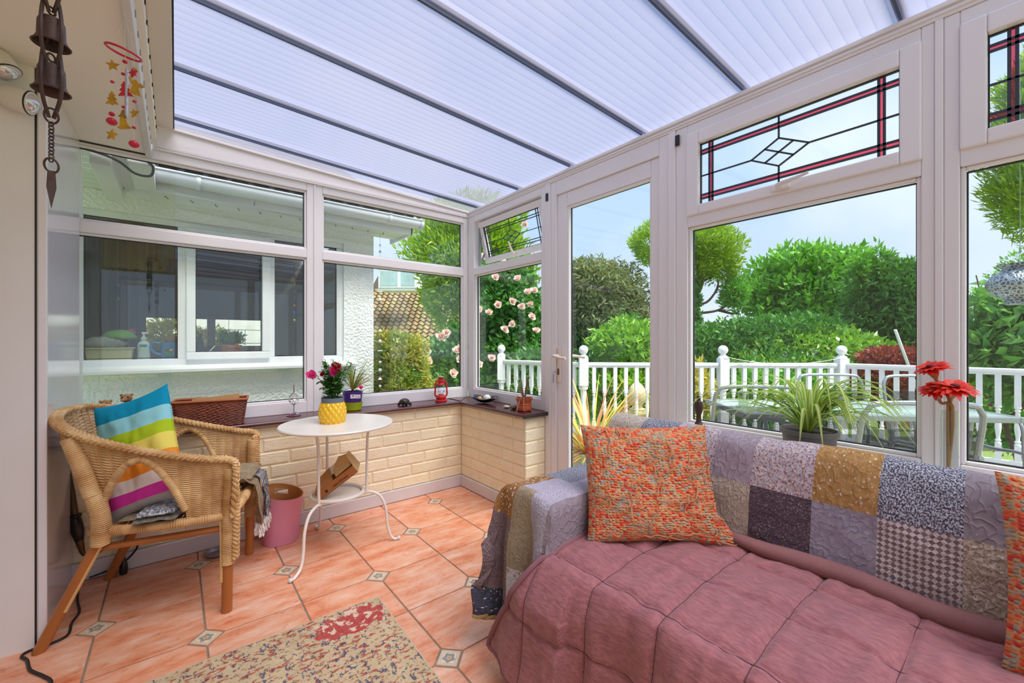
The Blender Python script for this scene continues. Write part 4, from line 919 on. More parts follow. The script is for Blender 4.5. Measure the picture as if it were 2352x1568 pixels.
def cloth_lump(name, lab, c, sx, sy, sz, mat, seed, cat='cloth'):
    m = MB(); n, k = 24, 12
    def f(u, v):
        a, b = u*2*pi, v*pi; d = Vector((math.cos(a)*math.sin(b), math.sin(a)*math.sin(b), -math.cos(b)))
        r_ = 1+.22*mnoise.noise(d*2.2+Vector((seed, 0, 0)))+.10*mnoise.noise(d*6+Vector((0, seed, 0)))
        return Vector(c)+Vector((d.x*sx*r_, d.y*sy*r_, max(d.z, -.55)*sz*r_+sz*.55))
    m.grid(f, n, k); o = m.build(name, mat, loc=c, smooth=True, ang=70); tag(o, lab, cat); return o
xc_ = (xa_+xb_)/2; zt = KB+.092
cloth_lump('folded_towel', 'white and grey folded tea towels heaped in the cream tub', (xc_-.03, yk+.02, zt), .115, .06, .05, M('grey_white_towel', rgb(206, 204, 196), .9, rgb(140, 138, 134), 14), 3)
cloth_lump('green_cloth', 'bright green cleaning cloth on top of the towel heap', (xc_+.05, yk+.02, zt+.062), .085, .05, .04, M('green_cloth_fabric', rgb(120, 178, 70), .9), 5)
cloth_lump('red_cloth', 'small red cloth tucked behind the green cloth', (xc_+.105, yk+.06, zt+.10), .03, .02, .022, M('red_cloth_fabric', rgb(178, 62, 62), .9), 8)
xs = kp(330, YW+.17); bt = thing('pump_soap_bottle', 'clear pump soap bottle with pale label beside the cream tub', 'bottle', (xs, yk, KB))
MB().lathe([(.034, 0), (.036, .004), (.036, .11), (.030, .128), (.014, .14)], (xs, yk, KB), 20, sy=.7).build('bottle_body', M('pale_soap_label', rgb(206, 222, 214), .35), bt, smooth=True)
MB().lathe([(.015, .14), (.017, .144), (.017, .165), (.007, .17), (.007, .19)], (xs, yk, KB), 14).box(xs-.012, xs+.025, yk-.008, yk+.008, KB+.19, KB+.204).build('pump', M('white_plastic', rgb(230, 232, 230), .4), bt, smooth=True)
MB().box(xs-.022, xs+.018, yk-.0265, yk-.0255, KB+.095, KB+.112).build('label_band', M('teal_label', rgb(60, 130, 140), .5), bt)
xw = kp(392, YW+.17); wc = thing('blue_watering_jug', 'bright blue jug with curved handle and round green label', 'jug', (xw, yk, KB))
BLU = M('bright_blue_plastic', rgb(30, 128, 190), .35)
MB().lathe([(.052, 0), (.055, .004), (.062, .12), (.064, .128), (.058, .128), (.05, .01)], (xw, yk, KB), 24).build('jug_body', BLU, wc, smooth=True)
MB().tube(spl([(xw-.058, yk-.01, KB+.12), (xw-.10, yk-.01, KB+.125), (xw-.115, yk-.01, KB+.085), (xw-.09, yk-.01, KB+.05), (xw-.055, yk-.01, KB+.035)], 20), .009, 8).build('handle', BLU, wc, smooth=True)
MB().lathe([(.03, 0), (.03, .002)], (xw-.008, yk-.063, KB+.06), 20, axis=(0, -1, .08)).build('green_label', M('green_label_print', rgb(60, 130, 50), .5), wc)
MB().box(xw-.03, xw+.016, yk-.0675, yk-.0655, KB+.062, KB+.08).build('red_label_band', M('dark_red_label', rgb(120, 30, 50), .5), wc)
MB().box(xw-.008, xw+.012, yk-.069, yk-.067, KB+.065, KB+.076).build('white_label_patch', M('white_print', rgb(230, 228, 226), .5), wc)
cloth_lump('brown_sponge', 'rough brown natural sponge sitting in the blue jug', (xw+.01, yk, KB+.125), .045, .035, .035, M('brown_sponge', rgb(170, 126, 60), .95, rgb(120, 84, 36), 40, bump=.8), 12, 'sponge')
xp = kp(530, YW+.26); pl = thing('kitchen_pot_plant', 'small bushy plant in a terracotta pot on the kitchen window board', 'potted plant', (xp, yk+.06, KB))
TC = M('terracotta', rgb(178, 104, 72), .7, rgb(156, 86, 58), 6)
MB().lathe([(.05, 0), (.07, .085), (.078, .085), (.078, .105), (.066, .105)], (xp, yk+.06, KB), 24).build('pot', TC, pl, smooth=True)
foliage('foliage', G_DRK, pl, [((xp, yk+.06, KB+.16), (.09, .06, .055))], 700, .03, .012, 61, shell=.2)
xd = kp(460, YW+.2); kt = thing('kettle', 'dark kettle silhouette standing on the kitchen window board', 'kettle', (xd, yk+.04, KB)); kt['label'] = 'tall dark bottle and sink caddy by casement frame'
kt.name = 'dark_bottle'; kt['category'] = 'bottle'; kt['label'] = 'tall dark green bottle behind the casement frame of kitchen window'; ORG['dark_bottle'] = Vector((xd, yk+.04, KB))
MB().lathe([(.022, 0), (.024, .005), (.024, .13), (.012, .16), (.012, .19), (.001, .192)], (xd, yk+.04, KB), 18).build('bottle_body', M('dark_green_bottle', rgb(28, 44, 40), .2), kt, smooth=True)
xr_ = kp(487, YW+.2); cd_ = thing('pot_of_sink_things', 'low grey sink caddy with brush beside the terracotta pot', 'caddy', (xr_, yk+.05, KB))
m = MB(); taper(m, xr_-.03, xr_+.03, yk+.02, yk+.09, KB, KB+.05, .008); m.build('tray', M('grey_plastic', rgb(120, 128, 128), .5), cd_, bevel=.004)
MB().tube([(xr_-.02, yk+.05, KB+.045), (xr_+.022, yk+.05, KB+.10)], .006, 6).build('brush', M('white_plastic2', rgb(214, 220, 220), .4), cd_)
# hanging strings in and around the kitchen window
BC = [rgb(226, 120, 70), rgb(50, 90, 190), rgb(230, 200, 150), rgb(60, 150, 140), rgb(228, 110, 80), rgb(240, 200, 60), rgb(70, 160, 80), rgb(150, 70, 150)]
bs_ = thing('bead_suncatcher', 'string of bright coloured beads hanging inside the kitchen window', 'suncatcher', ony(676, 560, YW+.19)); x_ = ony(676, 640, YW+.19)
ztop, zbot = ony(676, 560, YW+.19).z, ony(676, 745, YW+.19).z
MB().tube([(x_.x, YW+.19, 2.2), (x_.x, YW+.19, zbot)], .0012, 5).build('thread', GREYM, bs_)
for k in range(11):
    z = ztop+(zbot-ztop)*(k+.4)/11; MB().ball((x_.x, YW+.19, z), .011, 10, 8, sz=1.6 if k % 2 else 1).build('bead', M('bead_%d' % (k % 8), BC[k % 8], .3), bs_, smooth=True)
wd = ony(873, 545, .93); wcm = thing('shell_wind_chime', 'string of white shells and discs hanging from the eaves', 'wind chime', wd); zb2 = ony(875, 905, .93).z
MB().tube([(wd.x, .93, 2.112), (wd.x, .93, zb2)], .0012, 5).build('thread', GREYM, wcm); SHL = M('white_shell', rgb(232, 232, 226), .4, rgb(200, 206, 206), 20)
for k, f in enumerate((.07, .11, .19, .27, .36, .41, .47, .60, .67, .73, .80, .85, .90, .95, .99)):
    z = 2.10+(zb2-2.10)*f
    if k % 5 == 2: MB().lathe([(.001, .012), (.02, -.012), (.001, -.010)], (wd.x, .93, z), 12).build('shell', SHL, wcm, smooth=True)
    elif k % 5 == 4: MB().tube([(wd.x-.022, .93, z), (wd.x+.022, .93, z+.003)], .005, 8).build('shell', SHL, wcm)
    else: MB().ball((wd.x, .93, z), .009+.004*(k % 3), 10, 8, sy=.5).build('shell', SHL, wcm, smooth=True)
bw = ony(272, 575, YW+.12); bst = thing('little_bell_string', 'string of tiny brass bells hanging inside the left kitchen pane', 'bell string', bw)
MB().tube([(bw.x, YW+.12, ZT_), (bw.x, YW+.12, ony(272, 690, YW+.12).z)], .001, 5).build('thread', BRASS, bst)
for v in (600, 627, 655, 685):
    q = ony(272, v, YW+.12); MB().lathe([(.002, .012), (.005, .008), (.006, .0), (.011, -.010)], q, 12, cap=False).build('bell', BRASS, bst, smooth=True)

# ================================================================== neighbour's bungalow downhill
DN = 20; kk = DN/F_PX
nb = at(960, 784, DN); NH = thing('neighbour_bungalow', 'neighbour\'s brick bungalow with mossy brown pantiles and white dormer', 'building', (nb.x, nb.y, -2.5))
def nbp(u, v, back=0): return at(u, v, DN)+FW*back
NT_ = M('mossy_brown_pantile', rgb(160, 142, 98), .85, rgb(112, 94, 66), 4, rnd=.3, bump=.4, hue=.02)
su = (FW*.80+Vector((0, 0, .60))); up_px = .60/1.0
e0 = nbp(775, 803); W_t, G_t = .32, .34
tme = MB()
n = 6; a = .06
for i in range(n+1):
    x = W_t*i/n; z = a*math.sin(2*pi*i/n+.6)
    tme.v += [(x*.96, 0, z+.05), (x*.96, G_t*1.08, z-.03), (x*.96, 0, z-.05)]
for i in range(n):
    b_ = 3*i; tme.f += [(b_, b_+3, b_+4, b_+1), (b_+2, b_+5, b_+3, b_)]
tmesh = mesh_of(tme, 'pantile', NT_, True)
rotm = Matrix((RT, su.normalized(), RT.cross(su.normalized()))).transposed().to_euler()
for r_ in range(24):
    for c in range(20):
        q = e0+RT*(c*W_t)+su.normalized()*(r_*G_t)+Vector((0, 0, .02)); d_ = (q-CAM).dot(FW); u_ = 1176+F_PX*(q-CAM).dot(RT)/d_; v_ = 784-F_PX*(q.z-CAM.z)/d_
        if (u_ < 942 and v_ < 668) or u_ < 838: continue
        if v_ < 612 or (u_-962)*1.05 > (v_-600)*.62+14: continue
        inst('pantile', tmesh, NH, q, rot=rotm)
sun_ = su.normalized(); un = RT.cross(sun_)*-.05
MB().add([e0+un, e0+un+RT*6.3, e0+un+RT*6.2+sun_*.6, e0+un+RT*4.3+sun_*8.2, e0+un+sun_*8.2], [(0, 1, 2, 3, 4)]).build('roof_underlay', M('roof_underlay', rgb(66, 56, 44), .9), NH)
BRN = M('red_brick', rgb(158, 82, 62), .85, rgb(128, 62, 48), 5, rnd=.2)
MB().obox(nbp(945, 880, .5)+Vector((0, 0, -.6)), RT, FW, (0, 0, 1), 2.6, .15, 2.1).build('house_wall', M('pale_mortar', rgb(170, 150, 130), .9), NH)
brm = mesh_of(MB().box(0, .215, -.02, .05, 0, .065), 'brick', BRN); ry = Matrix((RT, FW, Vector((0, 0, 1)))).transposed().to_euler()
b0 = nbp(850, 806, .34)
for r_ in range(9):
    for c in range(18): inst('brick', brm, NH, b0+RT*(.225*c+(.11 if r_ % 2 else 0))+Vector((0, 0, -.09-.075*r_)), rot=ry)
# dormer
dq = nbp(905, 640, 1.2); 
MB().obox(dq+Vector((0, 0, .15)), RT, FW, (0, 0, 1), .98, .5, .62).build('dormer_cheeks', WV, NH)
MB().obox(dq+FW*-.52+Vector((0, 0, .12)), RT, FW, (0, 0, 1), .94, .03, .46).build('dormer_window', WV, NH)
for ox, w_ in ((-.42, .42), (.50, .34)): MB().obox(dq-FW*.56+RT*ox+Vector((0, 0, .12)), RT, FW, (0, 0, 1), w_, .012, .36).build('dormer_pane', M('pale_curtained_glass', rgb(150, 176, 176), .1, rgb(176, 200, 200), 2), NH)
MB().obox(dq+Vector((0, 0, .80)), RT, FW, (0, 0, 1), 1.1, .65, .05).build('dormer_roof', M('dormer_felt', rgb(170, 168, 160), .8), NH)
# ================================================================== sofa under two quilts
SY0, SY1 = -1.56, -3.62
sf = thing('sofa', 'two-armed sofa beneath the throws, backed against the big window', 'sofa', (-.42, -2.6, 0))
UPH = M('beige_upholstery', rgb(196, 182, 160), .9, rgb(180, 166, 144), 30)
MB().box(-.79, -.04, SY1, SY0-.01, .05, .30).build('base', UPH, sf, bevel=.02)
MB().box(-.79, -.19, SY1+.25, SY0-.26, .28, .425).build('seat_cushion', UPH, sf, bevel=.04, seg=4)
MB().box(-.775, -.05, SY0-.255, SY0-.012, .28, .575).build('arm', UPH, sf, bevel=.06, seg=5)
MB().box(-.775, -.05, SY1, SY1+.24, .28, .575).build('arm', UPH, sf, bevel=.06, seg=5)
m = MB(); pr = [(-.035, .28), (-.035, .70), (-.07, .752), (-.12, .77), (-.165, .74), (-.195, .66), (-.225, .42), (-.225, .28)]; n = len(pr)
m.add([(x, SY0-.02, z) for x, z in pr]+[(x, SY1+.02, z) for x, z in pr], [tuple(range(n)), tuple(range(2*n-1, n-1, -1))]+[(i, n+i, n+(i+1) % n, (i+1) % n) for i in range(n)]); m.build('back', UPH, sf, smooth=True)
for x in (-.74, -.09):
    for y in (SY0-.06, SY1+.06): MB().lathe([(.02, 0), (.028, .05)], (x, y, 0), 12).build('foot', M('dark_wood_foot', rgb(60, 40, 28), .5), sf)

# fabric prints for the patchwork
def m_print(name, b1, b2, layers, quilt=1.0, dots=None, check=None, mean=6):
    t = NT(name); uv = t.co('UV')
    col = t.ramp(t.noise(9, uv, 4), [(.35, b1), (.65, b2)])
    for sc_, lo, hi, c, src in layers:
        if src == 'n': f = t.noise(sc_, uv, 2, .5)
        elif src == 'v': f = t.voro(sc_, uv, 'Distance', 'F1')
        else: f = t.math('ABSOLUTE', t.math('SUBTRACT', t.noise(sc_, uv, 2, .5), .5))
        col = t.mix(t.ramp(f, [(lo, (0, 0, 0, 1)), (hi, (1, 1, 1, 1))] if lo < hi else [(hi, (1, 1, 1, 1)), (lo, (0, 0, 0, 1))]), col, c)
    if check:
        ck_ = t.node('ShaderNodeTexChecker'); ck_.inputs['Scale'].default_value = check[0]; t.link(t.co('UV', rot=(0, 0, .78)), ck_.inputs[0]); ck_.inputs[1].default_value = check[1]; ck_.inputs[2].default_value = check[2]
        col = t.mix(.8, col, ck_.outputs[0])
    t.base(col, .85, spec=.15)
    wob = t.noise(mean, uv, 1, .4); g = t.math('ABSOLUTE', t.math('SUBTRACT', wob, .5)); h = t.ramp(g, [(0, (0, 0, 0, 1)), (.05, (.8, .8, .8, 1)), (.13, (1, 1, 1, 1))])
    t.bump(h, .40*quilt, .006); return t.m
W_ = rgb(232, 226, 222)
PR = [m_print('lilac_dot_print', rgb(176, 162, 170), rgb(158, 144, 154), [(26, .0, .10, W_, 'vx')] if False else []),
      m_print('floral_multi_print', rgb(214, 204, 204), rgb(186, 180, 190), [(26, .54, .62, rgb(160, 92, 106), 'n'), (33, .57, .65, rgb(186, 146, 100), 'n'), (40, .56, .66, rgb(134, 128, 146), 'n')]),
      m_print('ochre_daisy_print', rgb(186, 144, 92), rgb(164, 122, 72), [(11, .20, .14, rgb(236, 226, 206), 'v'), (11, .08, .04, rgb(120, 80, 70), 'v'), (24, .60, .68, rgb(210, 184, 150), 'n')]),
      m_print('navy_leaf_print', rgb(86, 86, 104), rgb(70, 72, 92), [(40, .48, .58, rgb(190, 190, 198), 'n'), (58, .58, .66, rgb(222, 220, 220), 'n')]),
      m_print('grey_lilac_print', rgb(156, 145, 150), rgb(140, 128, 136), [(10, .07, .03, W_, 'v')]),
      m_print('cream_leaf_print', rgb(206, 194, 178), rgb(182, 168, 150), [(24, .54, .60, rgb(168, 154, 138), 'n'), (34, .58, .64, rgb(222, 212, 198), 'n')]),
      m_print('plum_speckle_print', rgb(104, 88, 98), rgb(88, 74, 84), [(30, .22, .12, rgb(222, 206, 196), 'v'), (18, .62, .68, rgb(150, 130, 136), 'n')]),
      m_print('blue_lilac_print', rgb(170, 162, 176), rgb(150, 142, 158), []),
      m_print('plum_check_print', rgb(196, 184, 184), rgb(180, 168, 170), [], check=(16, rgb(216, 204, 202), rgb(112, 92, 98))),
      m_print('beige_floral_print', rgb(190, 174, 154), rgb(160, 144, 126), [(18, .50, .60, rgb(214, 202, 188), 'n'), (26, .58, .64, rgb(140, 124, 110), 'n')]),
      m_print('brown_ring_print', rgb(168, 122, 76), rgb(148, 102, 60), [(9, .30, .24, rgb(236, 222, 204), 'v'), (9, .13, .08, rgb(170, 116, 72), 'v')]),
      m_print('mauve_weave_print', rgb(132, 112, 114), rgb(116, 94, 100), [(40, .55, .62, rgb(168, 148, 146), 'n')]),
      m_print('khaki_plain_print', rgb(172, 154, 128), rgb(154, 136, 112), []),
      m_print('medallion_print', rgb(212, 206, 206), rgb(190, 186, 194), [(4.5, .34, .30, rgb(170, 130, 84), 'v'), (4.5, .24, .20, rgb(228, 214, 196), 'v'), (4.5, .12, .08, rgb(160, 116, 70), 'v')]),
      m_print('grey_lace_print', rgb(180, 172, 182), rgb(162, 154, 168), [(30, .54, .60, rgb(208, 204, 216), 'n')]),
      m_print('navy_blossom_print', rgb(82, 82, 98), rgb(66, 66, 82), [(12, .26, .18, rgb(230, 226, 222), 'v'), (12, .06, .03, rgb(170, 140, 90), 'v')])]
lil = NT('x'); bpy.data.materials.remove(lil.m)
pq = thing('patchwork_quilt', 'lilac, ochre and navy patchwork quilt draped over the sofa back and arm', 'quilt', (-.2, -2.3, .44))
def sheet_patches(fn, s0, s1, ns, t0, t1, nt, choose, res=14, name='patch'):
    for a in range(ns):
        for b in range(nt):
            sa, sb_ = s0+(s1-s0)*a/ns, s0+(s1-s0)*(a+1)/ns; ta_, tb_ = t0+(t1-t0)*b/nt, t0+(t1-t0)*(b+1)/nt
            MB().grid(lambda u, v: fn(sa+(sb_-sa)*u, ta_+(tb_-ta_)*v), res, res).build(name, PR[choose(a, b)], pq, smooth=True, ang=80)
# back section: path over the crest, from the window side down to the seat
bp = spl([(-.030, 0, .60), (-.032, 0, .70), (-.062, 0, .762), (-.12, 0, .784), (-.178, 0, .755), (-.212, 0, .66), (-.240, 0, .55), (-.252, 0, .445)], 60)
cum = [0]
for i in range(60): cum.append(cum[-1]+(bp[i+1]-bp[i]).length)
def back_fn(s, t):                                                 # s along y, t arc length from the window side
    q = bp[min(range(61), key=lambda i: abs(cum[i]-t))] if False else None
    i = min(int(np.searchsorted(cum, t)), 60); i = max(i, 1); f = (t-cum[i-1])/max(1e-6, cum[i]-cum[i-1]); p_ = bp[i-1].lerp(bp[i], min(1, max(0, f)))
    nn = mnoise.noise(Vector((s*3.5, t*4, 1)))*.016+mnoise.noise(Vector((s*14, t*14, 3)))*.006
    dr = (Vector((-.12, 0, .6))-p_).normalized()*-1
    return Vector((p_.x, s, p_.z))+Vector((dr.x, 0, dr.z))*nn
y_edges = [-1.58, -1.74, -1.90, -2.066, -2.2, -2.375, -2.529, -2.691, -2.85, -3.01, -3.18, -3.36, -3.60]; NB = len(y_edges)-1
rows0 = [5, 9, 0, 12, 3, 5, 9, 1, 5, 3, 0, 9]; rowsB = [[5, 3, 1, 0, 1, 2, 3, 4, 9, 1, 2, 7], [9, 2, 7, 5, 6, 7, 8, 9, 3, 6, 8, 4], [1, 10, 3, 1, 2, 1, 8, 9, 6, 2, 0, 3]]
tot = cum[-1]; tz = lambda z: next(cum[i] for i in range(24, 61) if bp[i].z <= z); t_edges = [0, cum[21], tz(.635), tz(.475), tot]
for a in range(NB):
    for b in range(4):
        MB().grid(lambda u, v: back_fn(y_edges[a]+(y_edges[a+1]-y_edges[a])*u, t_edges[b]+(t_edges[b+1]-t_edges[b])*v), 14, 14 if b in (1, 2) else 8).build('patch', PR[rows0[a] if b == 0 else rowsB[b-1][a]], pq, smooth=True, ang=80)
MB().tube([back_fn(-1.58-2.02*i/60, .002)+Vector((-.004, 0, 0)) for i in range(61)], .007, 6).build('binding', M('cream_binding', rgb(222, 206, 186), .8), pq, smooth=True)
# arm section: a sheet hung over the arm with one loose corner
ZA = .594
def arm_fn(s, t):                                                  # s: 0 at the back, runs forwards; t: 0 at the inner top edge, runs outwards
    sx, ty = .60, .235; ds, dt = max(0, s-sx), max(0, t-ty); di = max(0, -t)
    fl = lambda d: d if d < 0 else d
    x = -.185-min(s, sx); y = -1.815+min(max(t, 0), ty)
    rnd = lambda d: (.020*(1-math.exp(-d/.02)))
    z = ZA-max(ds, dt, di)+(.018 if max(ds, dt, di) > 0 else 0)*0
    e_ = min(1, max(ds, dt, di)/.05)
    mn = min(ds, dt)
    x -= rnd(ds)+.16*mn+.05*ds; y += rnd(dt)+.05*mn; y -= rnd(di)*1.0
    z += .06*mn
    top = (1-e_)
    z += top*(.010*math.sin(pi*min(1, max(0, t/ty)))-.004)
    if ds > 0: x -= .020*math.sin(t*42+1)*min(1, ds/.18); y += .012*math.sin(t*42)*min(1, ds/.2)
    if dt > 0: y += .012*math.sin(s*34)*min(1, dt/.2)
    nn = mnoise.noise(Vector((s*9, t*9, 7)))*.007+mnoise.noise(Vector((s*22, t*22, 2)))*.003
    return Vector((x-nn*.3, y+nn*.3, max(z+nn, .035)))
sE = [0, .2, .42, .58, .70, .86, .98, 1.08]; tE = [-.15, 0, .085, .165, .30, .635]
armP = [[14, 14, 3, 3, 11], [14, 14, 3, 3, 11], [4, 14, 14, 10, 11], [4, 14, 12, 10, 11], [4, 14, 12, 11, 11], [14, 4, 13, 11, 11], [14, 15, 15, 15, 15]]
for a in range(7):
    for b in range(5):
        MB().grid(lambda u, v: arm_fn(sE[a]+(sE[a+1]-sE[a])*u, tE[b]+(tE[b+1]-tE[b])*v), 16, 16).build('patch', PR[armP[a][b]], pq, smooth=True, ang=80)
edge = [arm_fn(1.08, -.15+.785*i/40) for i in range(41)]
MB().tube(edge, .007, 6).build('binding', M('gold_brown_binding', rgb(168, 132, 82), .8), pq, smooth=True)
edge = [arm_fn(1.08*i/50, .635) for i in range(51)]
MB().tube(edge, .006, 6).build('binding', M('dark_brown_binding', rgb(92, 70, 66), .8), pq, smooth=True)

# plum quilted throw over seat and front
def m_plum():
    t = NT('plum_crinkle_cotton'); v = t.co('Object', (9, 2.2, 9)); n = t.noise(14, v, 5, .65); n3 = t.noise(60, t.co('Object', (6, 1, 6)), 2)
    col = t.ramp(t.noise(2.2, t.co('Object'), 3), [(.3, rgb(150, 92, 98)), (.7, rgb(174, 108, 110))])
    col = t.mix(.35, col, t.ramp(n, [(.35, rgb(112, 70, 80)), (.65, rgb(198, 136, 132))]))
    t.base(col, .8, spec=.15); t.bs.inputs['Sheen Weight'].default_value = .25
    t.bump(t.math('ADD', n, t.math('MULTIPLY', n3, .4)), .5, .006); return t.m
PLUM = m_plum()
pt_ = thing('plum_throw', 'dusky plum stitched throw covering the sofa seat and front', 'throw', (-.55, -2.5, .43))
def plum_fn(s, t):                                                 # s: from the back of the seat to the front edge then down; t: along y
    sx = .575; ds = max(0, s-sx); q_ = .20
    puff = (abs(math.sin(pi*(s+.04)/q_))*abs(math.sin(pi*(t+.03)/q_)))**.45
    x = -.232-min(s, sx)-.055*(1-math.exp(-ds/.035)); y = t
    z = .446+.018*math.sin(pi*min(1, s/sx))-max(0, ds-.02)-.014*(1-math.exp(-ds/.02))
    g_ = max(math.exp(-(((s+.04+q_/2) % q_-q_/2)/.009)**2), math.exp(-(((t+.03+q_/2) % q_-q_/2)/.009)**2))
    h = .007*puff-.008*g_+.010*mnoise.noise(Vector((s*8, t*8, 2)))+.006*mnoise.noise(Vector((s*4, t*26, 5)))-.010*abs(mnoise.noise(Vector((s*5+t*3, t*13-s*4, 8))))**.7-.005*abs(mnoise.noise(Vector((s*16, t*9, 4))))
    if ds > 0:
        k = min(1, ds/.12); h += k*(.020*math.sin(t*17+2.2+1.5*math.sin(t*5))+.012*mnoise.noise(Vector((s*3, t*11, 9)))); x -= .10*ds
        if t > -1.98: x -= k*.03
    k = min(1, ds/.05)
    x -= h*k; z += h*(1-k)
    return Vector((x, y, z))
SL = .955
def plum_sheet(u, v):
    s = SL*v; ds = max(0, s-.575); yl = -1.838+.21*min(1, ds/.36)**1.1; yr = -3.36
    t = yl+(yr-yl)*u
    p = plum_fn(s, t)
    return p
MB().grid(plum_sheet, 260, 150).build('quilted_sheet', PLUM, pt_, smooth=True, ang=80)
STC = M('dark_plum_thread', rgb(96, 62, 70), .9); m = MB()
def on_sheet(s, t):
    ds = max(0, s-.575); yl = -1.838+.21*min(1, ds/.36)**1.1
    return plum_fn(s, t)+Vector((-.0015 if ds > 0 else 0, 0, .0015)) if t < yl-.01 else None
for k in range(0, 5):
    q = [on_sheet(.16+.2*k, -1.64-1.70*i/170) for i in range(171)]; q = [p for p in q if p]
    if len(q) > 3 and .16+.2*k < SL: m.tube(q, .0010, 4)
for k in range(0, 9):
    q = [on_sheet(SL*i/120, -1.63-.2*k) for i in range(121)]; q = [p for p in q if p]
    if len(q) > 3: m.tube(q, .0010, 4)
m.build('stitching', STC, pt_)
BND = M('plum_binding', rgb(140, 94, 100), .8)
MB().tube([plum_sheet(0, i/90)+Vector((-.003, .004, .002)) for i in range(91)], .009, 8).build('binding', BND, pt_, smooth=True)
MB().tube([plum_sheet(i/160, 1) for i in range(161)], .009, 8).build('binding', BND, pt_, smooth=True)
rp = []
for i in range(60):
    y = -2.02-1.36*i/59; x = -.262-.045*math.exp(-((y+2.5)/.35)**2)-.02*math.sin(i*.25); z = .468+.012*mnoise.noise(Vector((y*4, 0, 0)))
    rp.append((x, y, z))
MB().tube(rp, [.010+.022*min(1, i/14) for i in range(60)], 12, flat=.8).build('folded_edge', M('plum_underside', rgb(158, 108, 104), .85, rgb(140, 94, 94), 9, bump=.3), pt_, smooth=True)
for k, off in enumerate((.0, .022)):
    MB().tube(spl([(-.50+off, -1.88, .462), (-.42+off, -1.99, .47), (-.33, -2.05-off, .472), (-.27, -2.12-off, .47)], 20), .010, 8).build('pleat', PLUM, pt_, smooth=True)

# ---- tweed cushions
def m_tweed():
    t = NT('orange_bouclé_tweed'); t.m.name = 'orange_boucle_tweed'; uv = t.co('UV', (40, 50, 1))
    vo = t.node('ShaderNodeTexVoronoi'); vo.inputs['Scale'].default_value = 1; vo.inputs['Randomness'].default_value = .55; t.link(uv, vo.inputs['Vector'])
    sp = t.node('ShaderNodeSeparateColor'); t.link(vo.outputs['Color'], sp.inputs[0])
    big = t.noise(4.5, t.co('UV'), 3)
    f = t.math('ADD', t.math('MULTIPLY', sp.outputs[0], .72), t.math('MULTIPLY', t.math('SUBTRACT', big, .5), .9))
    col = t.ramp(t.math('ADD', f, .06), [(.0, rgb(176, 164, 144)), (.18, rgb(204, 170, 130)), (.32, rgb(222, 156, 104)), (.46, rgb(230, 134, 88)), (.6, rgb(238, 106, 70)), (.72, rgb(226, 86, 72)), (.84, rgb(236, 176, 124)), (1, rgb(196, 178, 150))], 'CONSTANT')
    t.base(col, .9, spec=.1)
    t.bump(t.ramp(vo.outputs['Distance'], [(.1, (1, 1, 1, 1)), (.6, (0, 0, 0, 1))]), .8, .008); return t.m
TW = m_tweed()
def pillow(parent, c, U, V, w, h, th, mat, seed=0, nm='cover', res=40, pinch=.10, sag=.03, tail=None):
    U, V = Vector(U).normalized(), Vector(V).normalized(); N_ = U.cross(V).normalized(); V = N_.cross(U); c = Vector(c); m = MB()
    def f(sg):
        def g(u, v):
            a, b = 2*u-1, 2*v-1
            ed = (1-abs(a)**2.6)*(1-abs(b)**2.6); t_ = th/2*max(0, ed)**.42
            px = a*(1-pinch*(1-abs(b))**0*(1-b*b)*.55*abs(a)**3); py = b*(1-pinch*(1-a*a)*.55*abs(b)**3)
            wr = mnoise.noise(Vector((a*2+seed, b*2, sg)))*.018*ed+mnoise.noise(Vector((a*6+seed, b*6, sg)))*.006*ed
            q = c+U*(px*w/2)+V*(py*h/2)+N_*(sg*(t_+wr))-V*(sag*(1-a*a)*.3*ed)
            if tail and b < -.5: q += U*(tail[0]*max(0, a)**4*(-b-.5)*2)+V*(tail[1]*max(0, a)**4*(-b-.5)*2)
            return q
        return g
    m.grid(f(1), res, res); m.grid(f(-1), res, res, flip=True)
    o = m.build(nm, mat, parent, smooth=True, ang=75); return o, f(1), N_
c1 = thing('tweed_cushion', 'orange and tan boucle tweed cushion propped against the sofa arm', 'cushion', (-.54, -2.0, .47), group='orange tweed cushions')
bot = at(1492, 1248, 1.38); top = at(1490, 978, 1.52)
o, fs, N1 = pillow(c1, (bot+top)/2, RT, (top-bot), .455, (top-bot).length*1.02, .13, TW, 1, pinch=.12, tail=(.075, -.018))
rr = random.Random(5); m = MB()
Nn = -N1 if (CAM-(bot+top)/2).dot(N1) < 0 else N1; sg_ = 1
_, fa, _n = (o, fs, N1)
cc = (bot+top)/2
face = fs if (fs(.5, .5)-cc).dot(CAM-cc) > 0 else None
if face is None:
    face = lambda u, v: fs(u, v)-N1*(2*(fs(u, v)-cc).dot(N1))
for i in range(60):                                                # loose yarns lying on the face
    u, v = rr.uniform(.03, .97), rr.uniform(.03, .97); a = rr.choice((0, 0, pi/2, rr.uniform(0, pi))); L_ = rr.uniform(.03, .12); pts = []
    for k in range(7):
        uu = min(.985, max(.015, u+math.cos(a)*L_*(k-3)/3+.012*math.sin(k*1.3+i))); vv_ = min(.985, max(.015, v+math.sin(a)*L_*(k-3)/3+.012*math.cos(k*1.7+i)))
        pts.append(face(uu, vv_)+Nn*(.004+.005*math.sin(pi*k/6)))
    m.tube(spl(pts, 14), .0017, 5)
m.build('loose_yarn', M('tan_yarn', rgb(216, 150, 108), .9), c1, smooth=True, kind='stuff')
c2 = thing('tweed_cushion', 'orange and tan boucle tweed cushion leaning on the back, opposite end of sofa', 'cushion', (-.33, -2.98, .46), group='orange tweed cushions')
pillow(c2, (-.345, -2.965, .640), (.10, -1, 0), (.40, -.10, 1), .43, .40, .14, TW, 9, pinch=.12)
